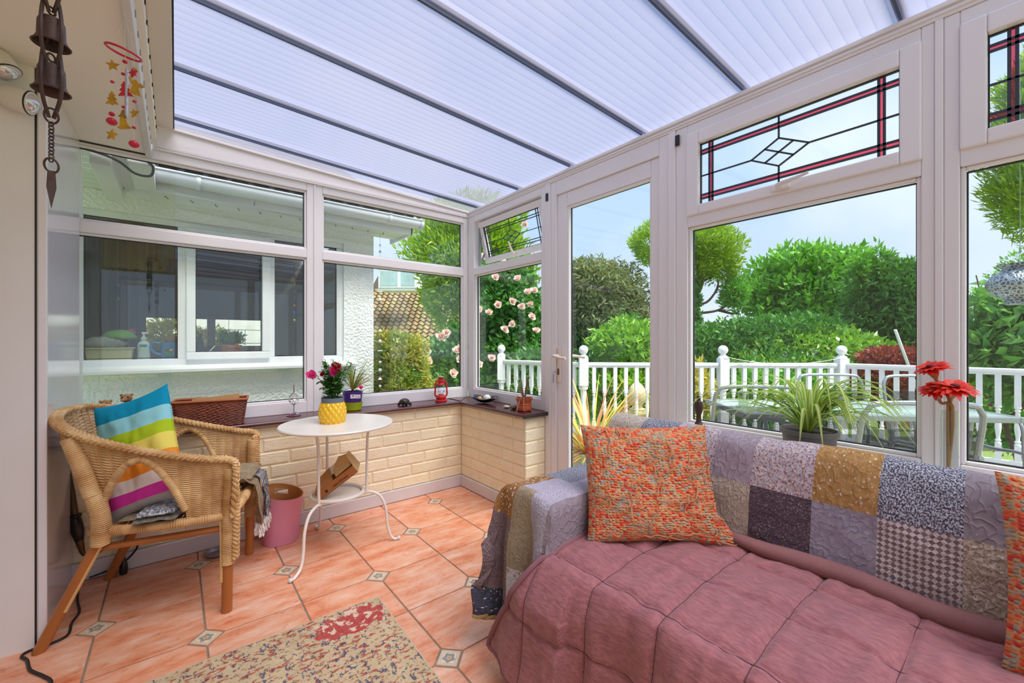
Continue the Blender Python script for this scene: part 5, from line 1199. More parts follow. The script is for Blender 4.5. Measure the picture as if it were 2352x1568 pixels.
# ================================================================== wicker armchair (local: +x forward, +y towards the back windows)
CH_RZ = math.radians(-15.6); CH_O = Vector((-1.736, -.392, 0))
ch = thing('wicker_armchair', 'honey-coloured wicker tub armchair with braided rim beside the sill', 'armchair', CH_O, CH_RZ, world=False)
WK = M('wicker_strand', rgb(240, 204, 146), .5, rgb(186, 134, 76), 9, rnd=.0, spec=.4); WKD = M('wicker_strand_dark', rgb(196, 150, 92), .55, rgb(150, 104, 56), 8)
CANE = M('honey_cane_leg', rgb(190, 118, 56), .35, rgb(158, 90, 40), 5, stretch=(1, 1, .15), spec=.5); CANEL = M('pale_cane', rgb(222, 180, 118), .45)
topc = spl([(.265, -.285, .625), (.10, -.300, .665), (-.10, -.298, .725), (-.255, -.262, .79), (-.335, -.150, .825), (-.360, 0, .835), (-.335, .150, .825), (-.255, .262, .79), (-.10, .298, .725), (.10, .300, .665), (.265, .285, .625)], 200)
lowc = spl([(.25, -.262, .405), (.10, -.268, .405), (-.06, -.262, .405), (-.17, -.225, .405), (-.235, -.130, .405), (-.255, 0, .405), (-.235, .130, .405), (-.17, .225, .405), (-.06, .262, .405), (.10, .268, .405), (.25, .262, .405)], 200)
def chs(u, v): i = min(200, max(0, u*200)); k = min(int(i), 199); f = i-k; return lowc[k].lerp(lowc[k+1], f).lerp(topc[k].lerp(topc[k+1], f), v)
def opening(p):                                                   # arched gap under each arm
    if abs(p.y) < .2: return False
    return -.17 < p.x < .105 and p.z < .672-((p.x+.03)/.135)**2*.19-.25*max(0, p.x+.03)
def nrm(u, v): a = chs(min(1, u+.004), v)-chs(max(0, u-.004), v); b = chs(u, min(1, v+.02))-chs(u, max(0, v-.02)); n_ = a.cross(b); return n_.normalized()
m = MB(); NR = 62; NU = 300
for r_ in range(1, NR):
    v = r_/NR; run = []; 
    for i in range(NU+1):
        u = i/NU; p = chs(u, v)
        if opening(p):
            if len(run) > 4: m.tube(run, .0036, 4, False)
            run = []; continue
        run.append(p+nrm(u, v)*(.0035*math.sin(u*pi*46+(pi if r_ % 2 else 0))))
    if len(run) > 4: m.tube(run, .0036, 4, False)
m.build('woven_panel', WK, ch, smooth=True, kind='stuff')
m = MB()
for k in range(47):                                               # upright stakes
    u = (k+.5)/47; run = []
    for j in range(25):
        p = chs(u, j/24)
        if opening(p): run = []; continue
        run.append(p)
    if len(run) > 2: m.tube(run, .003, 5)
m.build('upright_stakes', WKD, ch, smooth=True)
def braid(path, name, par, r=.0075, A=.015, B=.010, turns=26, k=4, mat=WK):
    P = spl(path, 320)
    for s in range(k):
        pts = []
        for i, p in enumerate(P):
            t_ = (P[min(i+1, 320)]-P[max(i-1, 0)]).normalized(); n1 = t_.cross(Vector((0, 0, 1)))
            n1 = n1.normalized() if n1.length > .1 else Vector((0, 1, 0)); n2 = n1.cross(t_); a = 2*pi*(turns*i/320+s/k)
            pts.append(p+n1*(A*math.sin(a))+n2*(B*math.sin(2*a)*.6+.004))
        MB().tube(pts, r, 6).build(name, mat, par, smooth=True)
rim = [Vector((.262, -.282, .40)), Vector((.272, -.286, .55))]+[topc[i] for i in range(0, 201, 10)]+[Vector((.272, .286, .55)), Vector((.262, .282, .40))]
braid(rim, 'rim_braid', ch, turns=34)
braid([(.268, -.268, .62), (.278, -.268, .45), (.275, -.265, .22)], 'front_braid', ch, turns=7, A=.012)
braid([(.268, .268, .62), (.278, .268, .45), (.275, .265, .22)], 'front_braid', ch, turns=7, A=.012)
def wrapped(path, r, name, mat=WK, pitch=.0075):
    P = [Vector(p) for p in path]; L_ = sum((b-a).length for a, b in zip(P[:-1], P[1:])); n_ = max(6, int(L_/pitch*4)); Q = spl(P, n_)
    R_ = (r if not hasattr(r, '__len__') else None); rr_ = []
    for i in range(n_+1):
        b_ = R_ if R_ else r[0]+(r[1]-r[0])*i/n_
        rr_.append(b_*(1+.10*abs(math.sin(i*pi/4)))+.0012*math.sin(i*1.7))
    return MB().tube(Q, rr_, 10).build(name, mat, ch, smooth=True, ang=60)
for s in (-1, 1):
    MB().tube([(.238, s*.255, 0), (.243, s*.257, .30)], .0195, 14).build('leg', CANE, ch, smooth=True)
    wrapped([(.243, s*.257, .20), (.247, s*.262, .40), (.252, s*.270, .60)], .0235, 'wrapped_post')
    MB().tube([(-.332, s*.248 if s > 0 else -.262, 0), (-.155, s*.246, .40)], .0185, 14).build('leg', CANE, ch, smooth=True)
    wrapped([(-.165, s*.250, .355), (-.16, s*.262, .46), (-.178, s*.272, .56)], (.028, .026), 'wrapped_post')
    wrapped([(-.178, s*.275, .55), (-.208, s*.280, .66), (-.245, s*.272, .765)], (.026, .024), 'wrapped_post')
    MB().tube(spl([(-.12, s*.25, .40), (-.158, s*.252, .36), (-.20, s*.256, .27), (-.262, s*.262, .13)], 12), .0085, 8).build('cane_strut', CANEL, ch, smooth=True)
    MB().tube(spl([(.15, s*.255, .40), (.21, s*.258, .385), (.222, s*.26, .33), (.222, s*.262, .13)], 14), .0085, 8).build('cane_strut', CANEL, ch, smooth=True)
    wrapped([(.25, s*.262, .40), (.0, s*.268, .398), (-.20, s*.235, .40)], .017, 'seat_rail')
    MB().tube([(.235, s*.25, .345), (-.20, s*.225, .33)], .013, 10).build('side_stretcher', CANE, ch)
    ap = []                                                       # wrapped edge of the arch
    for i in range(41):
        x = -.168+.272*i/40; z = .672-((x+.03)/.135)**2*.19-.25*max(0, x+.03); ap.append((x, s*.3, max(z, .41)))
    ap2 = []
    for x, y, z in ap:                                            # bring the edge on to the woven surface
        best = min(((abs(chs(u, v).x-x)+abs(chs(u, v).z-z), chs(u, v)) for u in [(.02+.42*k/60) if s < 0 else (.98-.42*k/60) for k in range(61)] for v in [j/16 for j in range(17)]), key=lambda q: q[0])[1]
        ap2.append((x, best.y+s*.004, z))
    wrapped(ap2, .0125, 'arch_binding', WK, .006)
wrapped([(.25, -.262, .395), (.262, 0, .392), (.25, .262, .395)], .017, 'seat_rail')
MB().tube([(.235, -.25, .33), (.235, .25, .33)], .013, 10).build('front_stretcher', CANE, ch)
MB().tube([(-.20, -.23, .33), (-.20, .23, .33)], .013, 10).build('rear_stretcher', CANE, ch)
m = MB()
for k in range(50):
    x = -.24+.49*k/49; w = .262 if x > -.06 else .262*math.sqrt(max(.02, 1-((x+.06)/.2)**2))
    m.tube([(x, -w+2*w*i/24, .400+.003*math.sin(i*pi/2+(pi if k % 2 else 0))) for i in range(25)], .0046, 4)
m.build('woven_seat', WKD, ch, smooth=True, kind='stuff')

# ---- striped cushion in the chair
def chw(x, y, z): c, s = math.cos(CH_RZ), math.sin(CH_RZ); return Vector((CH_O.x+x*c-y*s, CH_O.y+x*s+y*c, z))
def m_stripe():
    t = NT('broad_striped_cotton'); uv = t.co('UV'); sp = t.node('ShaderNodeSeparateXYZ'); t.link(uv, sp.inputs[0])
    st_ = [(0, rgb(168, 162, 158)), (.085, rgb(216, 60, 166)), (.19, rgb(238, 224, 216)), (.30, rgb(246, 150, 50)), (.43, rgb(240, 222, 104)), (.575, rgb(178, 206, 40)), (.68, rgb(150, 216, 222)), (.815, rgb(18, 150, 186))]
    col = t.ramp(sp.outputs[1], st_, 'CONSTANT')
    t.base(col, .85, spec=.15); t.bump(t.noise(5, t.co('Object'), 3), .4, .02); return t.m
sc = thing('striped_cushion', 'cushion with teal, lime, yellow, orange and magenta stripes in wicker chair', 'cushion', chw(-.10, -.05, .41))
cc_, ss_ = math.cos(CH_RZ), math.sin(CH_RZ); Lv = lambda x, y, z: Vector((x*cc_-y*ss_, x*ss_+y*cc_, z))
Vv = Lv(-.06, .30, 1).normalized(); Uu = Lv(.93, -.34, .05); Uu = (Uu-Vv*Uu.dot(Vv)).normalized(); Uu = (Uu*math.cos(.20)+Vv*math.sin(.20)); Vv = (Vv-Uu*Vv.dot(Uu)).normalized()
pillow(sc, chw(-.085, -.135, .668), Uu, Vv, .30, .49, .10, m_stripe(), 4, pinch=.16)

# ---- grey woven blanket over the seat with white fringe
def m_wool():
    t = NT('grey_marl_wool'); n = t.noise(120, t.co('Object', (1, 1, .5)), 2, .7); t.base(t.ramp(n, [(.40, rgb(96, 100, 108)), (.5, rgb(150, 152, 156)), (.6, rgb(206, 204, 200))]), .95, spec=.1); t.bump(n, .7, .006); return t.m
WOOL = m_wool(); TANW = M('tan_grey_wool', rgb(170, 150, 118), .95, rgb(130, 116, 94), 60, bump=.6, bscale=120)
bk_ = thing('wool_blanket', 'grey and tan wool blanket with white fringe folded on the wicker chair seat', 'blanket', chw(.1, 0, .41))
def pad(name, pts, th, mat, seed=0):                                # soft folded pad over a quad of chair-local points
    A_, B_, C_, D_ = [chw(*p) for p in pts]; m = MB()
    def f(sg):
        def g(u, v):
            p = A_.lerp(B_, u).lerp(D_.lerp(C_, u), v); e_ = min(1, 8*min(u, 1-u, v, 1-v))**.5
            return p+Vector((0, 0, sg*th/2*e_+.006*mnoise.noise(Vector((u*4+seed, v*4, 1)))))
        return g
    m.grid(f(1), 24, 24); m.grid(f(-1), 24, 24, flip=True); return m.build(name, mat, bk_, smooth=True, ang=70)
pad('folded_layer', [(-.12, -.24, .425), (.235, -.23, .425), (.235, .225, .425), (-.12, .22, .425)], .03, TANW, 1)
pad('folded_corner', [(-.05, -.300, .452), (.070, -.295, .452), (.10, .02, .462), (-.03, .0, .462)], .030, WOOL, 2)
pad('folded_corner_under', [(-.06, -.305, .430), (.078, -.298, .430), (.11, .02, .440), (-.05, .0, .440)], .022, M('dark_marl_wool', rgb(96, 92, 84), .95, rgb(140, 132, 118), 90, bump=.5), 3)
pad('raised_fold', [(.02, .06, .455), (.285, .02, .462), (.30, .22, .475), (.02, .20, .47)], .045, TANW, 4)
def drape(name, x, y0, y1, zt, zb_, mat, seed, fr=True):
    m = MB()
    def g(u, v):
        y = y0+(y1-y0)*u; z = zt+(zb_-zt)*v; xx = x+.030*(1-(1-v)**4)+.012*math.sin(u*11+seed)*v+.01*mnoise.noise(Vector((u*3, v*3, seed)))
        if v < .12: xx = x-.03*(1-v/.12)
        return chw(xx, y+.01*math.sin(v*6+seed), z)
    m.grid(g, 20, 24); m.build(name, mat, bk_, smooth=True, ang=80, solid=.007)
    if fr:
        r_ = random.Random(seed); f_ = MB()
        for i in range(13):
            p = g((i+.5)/13, 1); 
            for k in range(3):
                q = [p+Vector((0, 0, .006))]
                for j in range(1, 6): q.append(q[-1]+Vector((r_.uniform(-.006, .006), r_.uniform(-.006, .006), -.013)))
                f_.tube(spl(q, 10), .0028, 5)
        f_.build('fringe', M('white_fringe', rgb(236, 230, 224), .9), bk_, smooth=True, kind='stuff')
drape('hanging_end', .285, .01, .12, .462, .235, TANW, 1)
drape('hanging_end', .300, .105, .225, .468, .235, WOOL, 2)

# ================================================================== bistro table with its things
TX, TY, TZ = -1.056, -.435, .68
tb = thing('bistro_table', 'round white metal bistro table with curved legs and lower tray', 'table', (TX, TY, 0))
WM = M('cream_white_metal', rgb(244, 238, 226), .3, rgb(238, 230, 216), 5)
MB().lathe([(.001, .664), (.275, .664), (.286, .668), (.288, .674), (.284, .680), (.001, .681)], (TX, TY, 0), 64).build('tabletop', WM, tb, smooth=True, ang=30)
MB().torus((TX, TY, .300), .132, .010, 40, 8).build('tray_ring', WM, tb, smooth=True)
MB().lathe([(.001, .290), (.128, .290), (.13, .297), (.128, .294), (.001, .294)], (TX, TY, 0), 40).build('lower_tray', WM, tb, smooth=True)
for fx, fy in ((-1.315, -.634), (-.771, -.549), (-1.083, -.122)):
    d = Vector((fx-TX, fy-TY, 0)); R_ = d.length; d.normalize(); q = lambda r_, z: Vector((TX, TY, z))+d*r_
    MB().tube(spl([q(.21, .665), q(.178, .655), q(.158, .62), q(.152, .55), q(.15, .40), q(.148, .30), q(.146, .285)], 30), .0075, 10).build('upright', WM, tb, smooth=True)
    MB().tube(spl([q(.135, .285), q(.17, .288), q(.22, .26), q(.25, .19), q(.258, .10), q(.275, .035), q(R_-.01, .009), q(R_+.012, .012)], 36), .0075, 10).build('leg', WM, tb, smooth=True)
    MB().ball(q(R_+.014, .012), .0105, 10, 8).build('foot_cap', M('white_rubber', rgb(230, 226, 220), .6), tb, smooth=True)
# cardboard box standing in the lower tray
CB = M('brown_cardboard', rgb(196, 140, 84), .8, rgb(184, 128, 74), 4); CBD = M('dark_card_print', rgb(60, 32, 26), .7); CBI = M('pale_cardboard_inside', rgb(214, 176, 116), .85)
bx = thing('cardboard_mailer', 'open brown cardboard mailing box propped in the table\'s lower tray', 'box', (TX, TY, .300))
b1 = at(736, 1148, 2.17); b2 = at(822, 1082, 2.20); ux = (b2-b1); Lb = ux.length; ux.normalize(); vy = ray(764, 784).normalized()*-1; vy = (vy-ux*vy.dot(ux)).normalized(); wz_ = ux.cross(vy).normalized()
if wz_.z < 0: wz_ = -wz_
hh = .022; c0 = b1+ux*(Lb/2-.018)+Vector((0, 0, .024))
def P6(a, b, c): return c0+ux*a+wz_*b-vy*c                          # a along, b across the face, c into depth
m = MB(); m.obox(P6(0, 0, .003), ux, wz_, vy, Lb/2, hh, .003); m.build('printed_side', M('printed_cardboard', rgb(178, 112, 58), .8), bx)
for pa, pb_, pc, hx_, hy_, hz_ in ((0, -hh+.001, .058, Lb/2, .0015, .058), (-Lb/2+.0015, 0, .058, .0015, hh, .058), (0, 0, .114, Lb/2, hh, .002)):
    MB().obox(P6(pa, pb_, pc), ux, wz_, vy, hx_, hy_, hz_).build('box_wall', CB, bx)
MB().add([P6(Lb/2, -hh, .006), P6(Lb/2, hh, .006), P6(Lb/2, hh+.0, .115), P6(Lb/2, -hh, .115), P6(Lb/2+.002, hh, .006), P6(Lb/2+.002, hh, .115), P6(Lb/2+.006, hh+.06, .012), P6(Lb/2+.002, hh+.055, .105)], [(0, 1, 2, 3), (4, 6, 7, 5)]).build('end_flap', CBI, bx, solid=.003)
MB().add([P6(-Lb/2, hh, .006), P6(-Lb*.02, hh, .006), P6(-Lb*.02, hh+.02, .03), P6(-Lb*.05, hh+.045, .095), P6(-Lb/2+.02, hh+.03, .10)], [(0, 1, 2, 3, 4)]).build('lid_flap', CB, bx, solid=.003)
MB().add([P6(Lb*.06, hh+.002, .015), P6(Lb*.46, hh+.004, .02), P6(Lb*.52, hh+.06, .05), P6(Lb*.28, hh+.065, .09), P6(Lb*.02, hh+.03, .07)], [(0, 1, 2, 3, 4)]).build('tuck_flap', CBI, bx, solid=.003)
MB().add([P6(-Lb*.2, hh+.012, .05), P6(Lb*.15, hh+.02, .05), P6(Lb*.2, hh+.05, .09), P6(-Lb*.15, hh+.04, .10)], [(0, 1, 2, 3)]).build('paper_lining', M('white_paper', rgb(232, 226, 214), .8), bx, solid=.001)
R4 = Matrix((ux, wz_, vy)).transposed().to_4x4(); R4.translation = P6(Lb*.10, -.003, -.0006)
text('printed_name', 'naturDirect.', .019, bx, CBD, R4)
MB().lathe([(.0085, 0), (.0085, .0006)], P6(-Lb*.27, -.002, -.0003), 6, axis=vy).build('printed_emblem', CBD, bx)

# pineapple pot with roses
def m_pine():
    t = NT('yellow_glaze'); t.base(rgb(246, 196, 30), .22, spec=.6); t.bs.inputs['Coat Weight'].default_value = .3; return t.m
pp = onz(764, 967, TZ+.001); pp = at(764, 966, 2.27); pp.z = TZ+.001
rp_ = thing('rose_in_pineapple_pot', 'pink miniature rose in a yellow pineapple-textured pot on bistro table', 'potted plant', pp)
def pinef(u, v):
    z = .112*v; r_ = .046+.019*math.sin(pi*min(1, .12+v*.80))**.8; a = u*2*pi
    k1, k2 = a*14/2+v*9, a*14/2-v*9; r_ += .0075*(abs(math.sin(k1))*abs(math.sin(k2)))**.7
    return pp+Vector((r_*math.cos(a), r_*math.sin(a), z))
MB().grid(pinef, 168, 50).lathe([(.001, .001), (.048, .001)], pp, 24, cap=False).build('pineapple_pot', m_pine(), rp_, smooth=True, ang=80)
MB().lathe([(.052, .108), (.0565, .112), (.0575, .136), (.0545, .136), (.053, .12)], pp, 32).build('grey_liner', M('slate_grey_plastic', rgb(104, 118, 130), .5), rp_, smooth=True)
MB().lathe([(.053, .126), (.001, .132)], pp, 24).build('soil', MATS['dark_soil'], rp_)
rl = random.Random(21); stem = MB(); tips = []
for i in range(22):
    a = rl.uniform(0, 2*pi); r_ = rl.uniform(.03, .105); h = rl.uniform(.16, .27); q = [pp+Vector((math.cos(a)*.02, math.sin(a)*.02, .125)), pp+Vector((math.cos(a)*r_*.5, math.sin(a)*r_*.5, .10+h*.5)), pp+Vector((math.cos(a)*r_, math.sin(a)*r_, .08+h))]
    stem.tube(spl(q, 8), .0015, 5); tips.append(q)
bl_ = [(722, 862), (772, 842), (765, 855), (714, 858), (738, 860), (829, 890)]
for u, v in [(717, 860), (775, 842), (764, 853), (740, 860), (829, 892)]:
    e_ = at(u, v+6, 2.24); stem.tube(spl([pp+Vector((0, 0, .13)), pp.lerp(e_, .55)+Vector((0, 0, .09)), e_], 8), .0015, 5)
stem.build('stems', M('green_stem', rgb(80, 110, 50), .6), rp_)
LFR = ML('rose_leaf', rgb(56, 112, 44), rgb(104, 160, 66), .25, spec=.5)
m = MB()
for i in range(430):
    q = rl.choice(tips); f = rl.uniform(.15, 1); p = q[0].lerp(q[1], f*2) if f < .5 else q[1].lerp(q[2], f*2-1)
    d = Vector((rl.uniform(-1, 1), rl.uniform(-1, 1), rl.uniform(-.2, .6))); m.leaf(p, d, (0, 0, 1), rl.uniform(.026, .042), rl.uniform(.017, .026), .25, 3)
m.build('leaves', LFR, rp_, kind='stuff')
HOT = ML('hot_pink_petal', rgb(244, 60, 150), rgb(252, 130, 190), .35, tint=(1, .75, .95, 1)); CRM = ML('crimson_petal', rgb(220, 20, 80), rgb(240, 50, 120), .35, tint=(1, .5, .7, 1))
for i, (u, v, r_, mt) in enumerate(((717, 861, .036, HOT), (775, 842, .034, CRM), (765, 854, .038, HOT), (740, 860, .017, CRM), (829, 890, .015, HOT))):
    bloom(rp_, at(u, v, 2.24), r_, mt, 200+i, n=16)
# pink bin
bp_ = Vector((-1.278, -.137, 0)); bn = thing('pink_waste_bin', 'pink waste bin with wooden lining and cut-out handle beside the skirting', 'bin', bp_)
def binr(u, v, o=0):
    a = u*2*pi; r_ = .091+.024*v+o; sl2_ = .035*(-math.sin(a-.9))*-1
    z = v*(.272+sl2_*.8); return bp_+Vector((r_*math.cos(a), r_*math.sin(a)*.97, z+.001))
def hole(u, v): a = ((u*2*pi-.62-.25) % (2*pi)); a = min(a, 2*pi-a) ; return (abs((u*2*pi-(.9+.45)+pi) % (2*pi)-pi) < .33) and .80 < v < .90
PK = M('pink_lacquer', rgb(224, 146, 170), .45); WD = M('bin_wood', rgb(206, 142, 82), .5, rgb(188, 122, 64), 5, stretch=(1, 1, 4))
MB().grid(lambda u, v: binr(u, v), 96, 60, skip=hole).lathe([(.001, .002), (.091, .002)], bp_, 48, cap=False).build('outer_shell', PK, bn, smooth=True, ang=60)
MB().grid(lambda u, v: binr(u, v, -.005), 96, 60, skip=hole, flip=True).build('inner_lining', WD, bn, smooth=True, ang=60)
m = MB().grid(lambda u, v: binr(u, 1, -.005*v), 96, 1); m.build('rim', WD, bn)
# ================================================================== things on the sills
SZ = .6575
RBK = M('red_brown_wicker', rgb(150, 74, 40), .45, rgb(104, 44, 22), 12, spec=.5); RBK2 = M('pale_red_wicker', rgb(176, 104, 60), .5)
bk0 = Vector((-1.585, .052, SZ)); ba = math.radians(-8)
bsk = thing('wicker_basket', 'dark red-brown rectangular wicker basket on the burgundy sill', 'basket', bk0, ba, world=False)
def rrect(hx, hy, r_, n=6):
    out = []
    for cx, cy, a0 in ((hx-r_, hy-r_, 0), (-hx+r_, hy-r_, pi/2), (-hx+r_, -hy+r_, pi), (hx-r_, -hy+r_, 3*pi/2)):
        for k in range(n+1): a = a0+pi/2*k/n; out.append((cx+r_*math.cos(a), cy+r_*math.sin(a)))
    return out
m = MB()
for r_ in range(22):
    z = .004+.0062*r_; k = r_/22; base = rrect(.145+.020*k, .062+.010*k, .014); loop = []
    per = []
    for i, (x, y) in enumerate(base):
        x2, y2 = base[(i+1) % len(base)]; L_ = math.hypot(x2-x, y2-y); n_ = max(1, int(L_/.006))
        per += [(x+(x2-x)*j/n_, y+(y2-y)*j/n_) for j in range(n_)]
    for i, (x, y) in enumerate(per):
        l_ = math.hypot(x, y); o_ = .0022*math.sin(i*.9+(pi if r_ % 2 else 0)); loop.append((x*(1+o_/l_), y*(1+o_/l_), z))
    m.tube(loop+[loop[0]], .0036, 5, False)
m.build('woven_sides', RBK, bsk, smooth=True, kind='stuff')
m = MB().box(-.14, .14, -.058, .058, .001, .006); m.build('bottom', RBK, bsk)
ri = [(x, y, .142) for x, y in rrect(.168, .075, .016)]; MB().tube(ri+[ri[0]], .0065, 8, False).build('rim', RBK2, bsk, smooth=True)
pc_ = bk0+Vector((.035, -.006, 0)); tag(MB().obox((bk0.x+.020, bk0.y-.002, SZ+.098), (math.cos(ba+.05), math.sin(ba+.05), .10), (0, 0, 1), (-math.sin(ba), math.cos(ba), 0), .108, .06, .004).build('manila_envelope', M('manila_paper', rgb(214, 168, 108), .7), loc=(bk0.x+.04, bk0.y, SZ+.04)), 'tan manila envelope standing in the wicker basket', 'envelope')
# wire egg ornament on an agate
on = onz(673, 953, SZ); on.y = min(on.y, .09); om = thing('wire_egg_ornament', 'silver wire egg on a stem standing on an agate slice', 'ornament', on)
AG = M('agate_slice', rgb(150, 110, 70), .2, rgb(90, 70, 110), 40)
m = MB().lathe([(.036, 0), (.042, .003), (.038, .006), (.001, .007)], on, 14, sx=1.05); m.build('agate_base', AG, om, smooth=True)
for k in range(7): a = k*.9; MB().ball(on+Vector((.024*math.cos(a), .022*math.sin(a), .011)), .010, 8, 6, sz=.7).build('pebble', M('pebble_%d' % (k % 4), (rgb(150, 90, 170), rgb(120, 90, 60), rgb(170, 170, 190), rgb(190, 130, 80))[k % 4], .15), om, smooth=True)
MB().tube([on+Vector((0, 0, .006)), on+Vector((0, 0, .066))], .0025, 6).build('stem', GREYM, om); m = MB()
for k in range(9):
    a = 2*pi*k/9; m.tube([on+Vector((.030*math.sin(pi*t_/14)*math.cos(a+.9*math.sin(pi*t_/14)), .030*math.sin(pi*t_/14)*math.sin(a+.9*math.sin(pi*t_/14)), .064+.080*t_/14)) for t_ in range(15)], .0016, 5)
m.torus(on+Vector((0, 0, .104)), .030, .0016, 24, 5); m.build('wire_cage', CHROME, om, smooth=True)
MB().tube([on+Vector((0, 0, .144)), on+Vector((0, 0, .195))], [.0035, .002], 6).build('spike', M('rusty_spike', rgb(120, 84, 66), .6), om)
# yucca in purple pot
yp = onz(810, 938, SZ); yp.y = .085; yp.x = ony(810, 938, .085).x
yk_ = thing('yucca_in_purple_pot', 'spiky yellow-edged dracaena in a purple pot with lime saucer', 'potted plant', yp)
LIM = M('lime_plastic', rgb(170, 190, 28), .35); PUR = M('purple_plastic', rgb(74, 40, 140), .35)
MB().lathe([(.046, 0), (.056, .004), (.063, .050), (.066, .056), (.060, .056), (.052, .01)], yp, 36).build('lime_saucer_pot', LIM, yk_, smooth=True)
MB().lathe([(.050, .03), (.056, .045), (.064, .120), (.066, .126), (.060, .126), (.052, .06)], yp, 36).build('purple_pot', PUR, yk_, smooth=True)
MB().lathe([(.060, .112), (.001, .116)], yp, 20).build('soil', MATS['dark_soil'], yk_)
fwd = (CAM-yp); fwd.z = 0; fwd.normalize(); rgt = Vector((fwd.y, -fwd.x, 0))*-1
def plate(parent, name, c, hw_, hh_, mat, dx): MB().obox(c+rgt*dx, rgt, fwd, (0, 0, 1), hw_, .0006, hh_).build(name, mat, parent)
lb = yp+fwd*.0625+Vector((0, 0, .098)); WL = M('white_label', rgb(232, 230, 236), .5)
plate(yk_, 'price_label', lb, .0175, .0125, WL, .004); plate(yk_, 'price_label', lb-fwd*.003+Vector((0, 0, -.002)), .013, .013, WL, .036)
for k in range(7): plate(yk_, 'barcode_bar', lb+fwd*.001+Vector((0, 0, .004)), .0006 if k % 2 else .0009, .003, BLACKM, -.004+.0022*k)
plate(yk_, 'label_print', lb-fwd*.001+Vector((0, 0, -.006)), .005, .0015, BLACKM, .037)
YL = ML('dracaena_leaf', rgb(96, 128, 44), rgb(164, 172, 84), .25, objrnd=True); DRY = ML('dry_dracaena_leaf', rgb(170, 130, 60), rgb(190, 150, 80), .2, objrnd=True)
ry_ = random.Random(4)
for i in range(46):
    a = ry_.uniform(0, 2*pi); el = ry_.uniform(.35, 1.45); L_ = ry_.uniform(.15, .25)*(1.1 if el < .8 else 1); d = Vector((math.cos(a)*math.cos(el), math.sin(a)*math.cos(el)*(.35 if math.sin(a) > 0 else 1), math.sin(el)))
    MB().leaf(yp+Vector((0, 0, .135)), d, (0, 0, 1), L_, ry_.uniform(.008, .013), ry_.uniform(.0, .25), 5).build('leaf', YL if ry_.random() < .8 or el > 1 else DRY, yk_)
for dz_, L_, b_ in ((.05, .30, .02), (.02, .26, .10), (.0, .24, .0), (-.02, .22, .35)):
    MB().leaf(yp+Vector((0, 0, .14)), Vector((.93, -.18, .18+dz_*4)), (0, 0, 1), L_, .006, b_, 6).build('dry_leaf', DRY, yk_)
MB().tube([yp+Vector((0, 0, .112)), yp+Vector((0, 0, .15))], .008, 8).build('stalk', BARK, yk_)
# tortoise
tp0 = onz(926, 930, SZ); tp0.y = min(tp0.y, .05); tt = thing('bronze_tortoise', 'small dark bronze tortoise figurine on the burgundy sill', 'figurine', tp0)
BRZ = M('dark_bronze', rgb(86, 78, 68), .3, rgb(54, 48, 42), 12, metal=.7)
def shell_f(u, v):
    a, b = u*2*pi, v*pi/2; r_ = 1+.05*math.cos(a*6)*math.sin(b); return tp0+Vector((.042*math.cos(a)*math.cos(b)*r_, .034*math.sin(a)*math.cos(b)*r_, .018+.034*math.sin(b)))
body = MB().grid(shell_f, 36, 12).ball(tp0+Vector((0, 0, .018)), .036, 16, 8, sx=1.05, sz=.35)
for a, rx in ((-.7, .042), (-2.2, .042), (.8, .040), (2.3, .040)):
    body.tube([tp0+Vector((rx*.6*math.cos(a), rx*.6*math.sin(a), .02)), tp0+Vector((rx*1.05*math.cos(a), rx*1.05*math.sin(a), .012)), tp0+Vector((rx*1.15*math.cos(a), rx*1.15*math.sin(a), .002))], [.012, .010, .008], 8)
body.tube([tp0+Vector((-.012, -.028, .022)), tp0+Vector((-.020, -.044, .030)), tp0+Vector((-.024, -.052, .032))], [.011, .010, .009], 8).ball(tp0+Vector((-.026, -.056, .034)), .012, 10, 8)
body.build('tortoise_body', BRZ, tt, smooth=True, ang=60)
# red hurricane lantern
lp = onz(1013, 920, SZ); lp.y = min(lp.y, .075); lp.x = ony(1013, 920, lp.y).x
ln_ = thing('red_lantern', 'small red hurricane lantern standing on the sill near the corner', 'lantern', lp)
RD = M('red_enamel', rgb(196, 26, 30), .25, spec=.6)
MB().lathe([(.046, 0), (.048, .004), (.046, .012), (.037, .017), (.040, .022), (.040, .036), (.034, .046), (.020, .050), (.018, .056)], lp, 28).build('fuel_tank', RD, ln_, smooth=True)
MB().lathe([(.019, .056), (.021, .062), (.030, .085), (.029, .100), (.020, .122), (.018, .126)], lp, 24, cap=False).build('glass_globe', MG('lantern_globe', (.92, .95, .95, 1), 1, .02), ln_, smooth=True)
MB().lathe([(.018, .122), (.030, .126), (.031, .132), (.024, .140), (.024, .150), (.028, .154), (.026, .166), (.016, .170), (.016, .182), (.020, .184)], lp, 24).build('chimney', RD, ln_, smooth=True)
MB().lathe([(.010, .184), (.026, .187), (.024, .191), (.004, .196)], lp, 24).build('chimney_cap', M('tarnished_cap', rgb(190, 150, 110), .4, metal=.4), ln_, smooth=True)
for s in (-1, 1): MB().tube(spl([lp+rgt*(s*.030)+Vector((0, 0, .038)), lp+rgt*(s*.046)+Vector((0, 0, .050)), lp+rgt*(s*.044)+Vector((0, 0, .10)), lp+rgt*(s*.042)+Vector((0, 0, .140)), lp+rgt*(s*.020)+Vector((0, 0, .165))], 20), .0065, 8).build('side_tube', RD, ln_, smooth=True)
m = MB()
for dz_ in (.075, .105): m.torus(lp+Vector((0, 0, dz_)), .031, .0012, 24, 5)
m.tube(spl([lp+rgt*-.04+fwd*.01+Vector((0, 0, .13)), lp+fwd*.042+rgt*-.01+Vector((0, 0, .075)), lp+rgt*.042+fwd*.012+Vector((0, 0, .09))], 16), .0014, 5); m.build('wire_guard', CHROME, ln_)
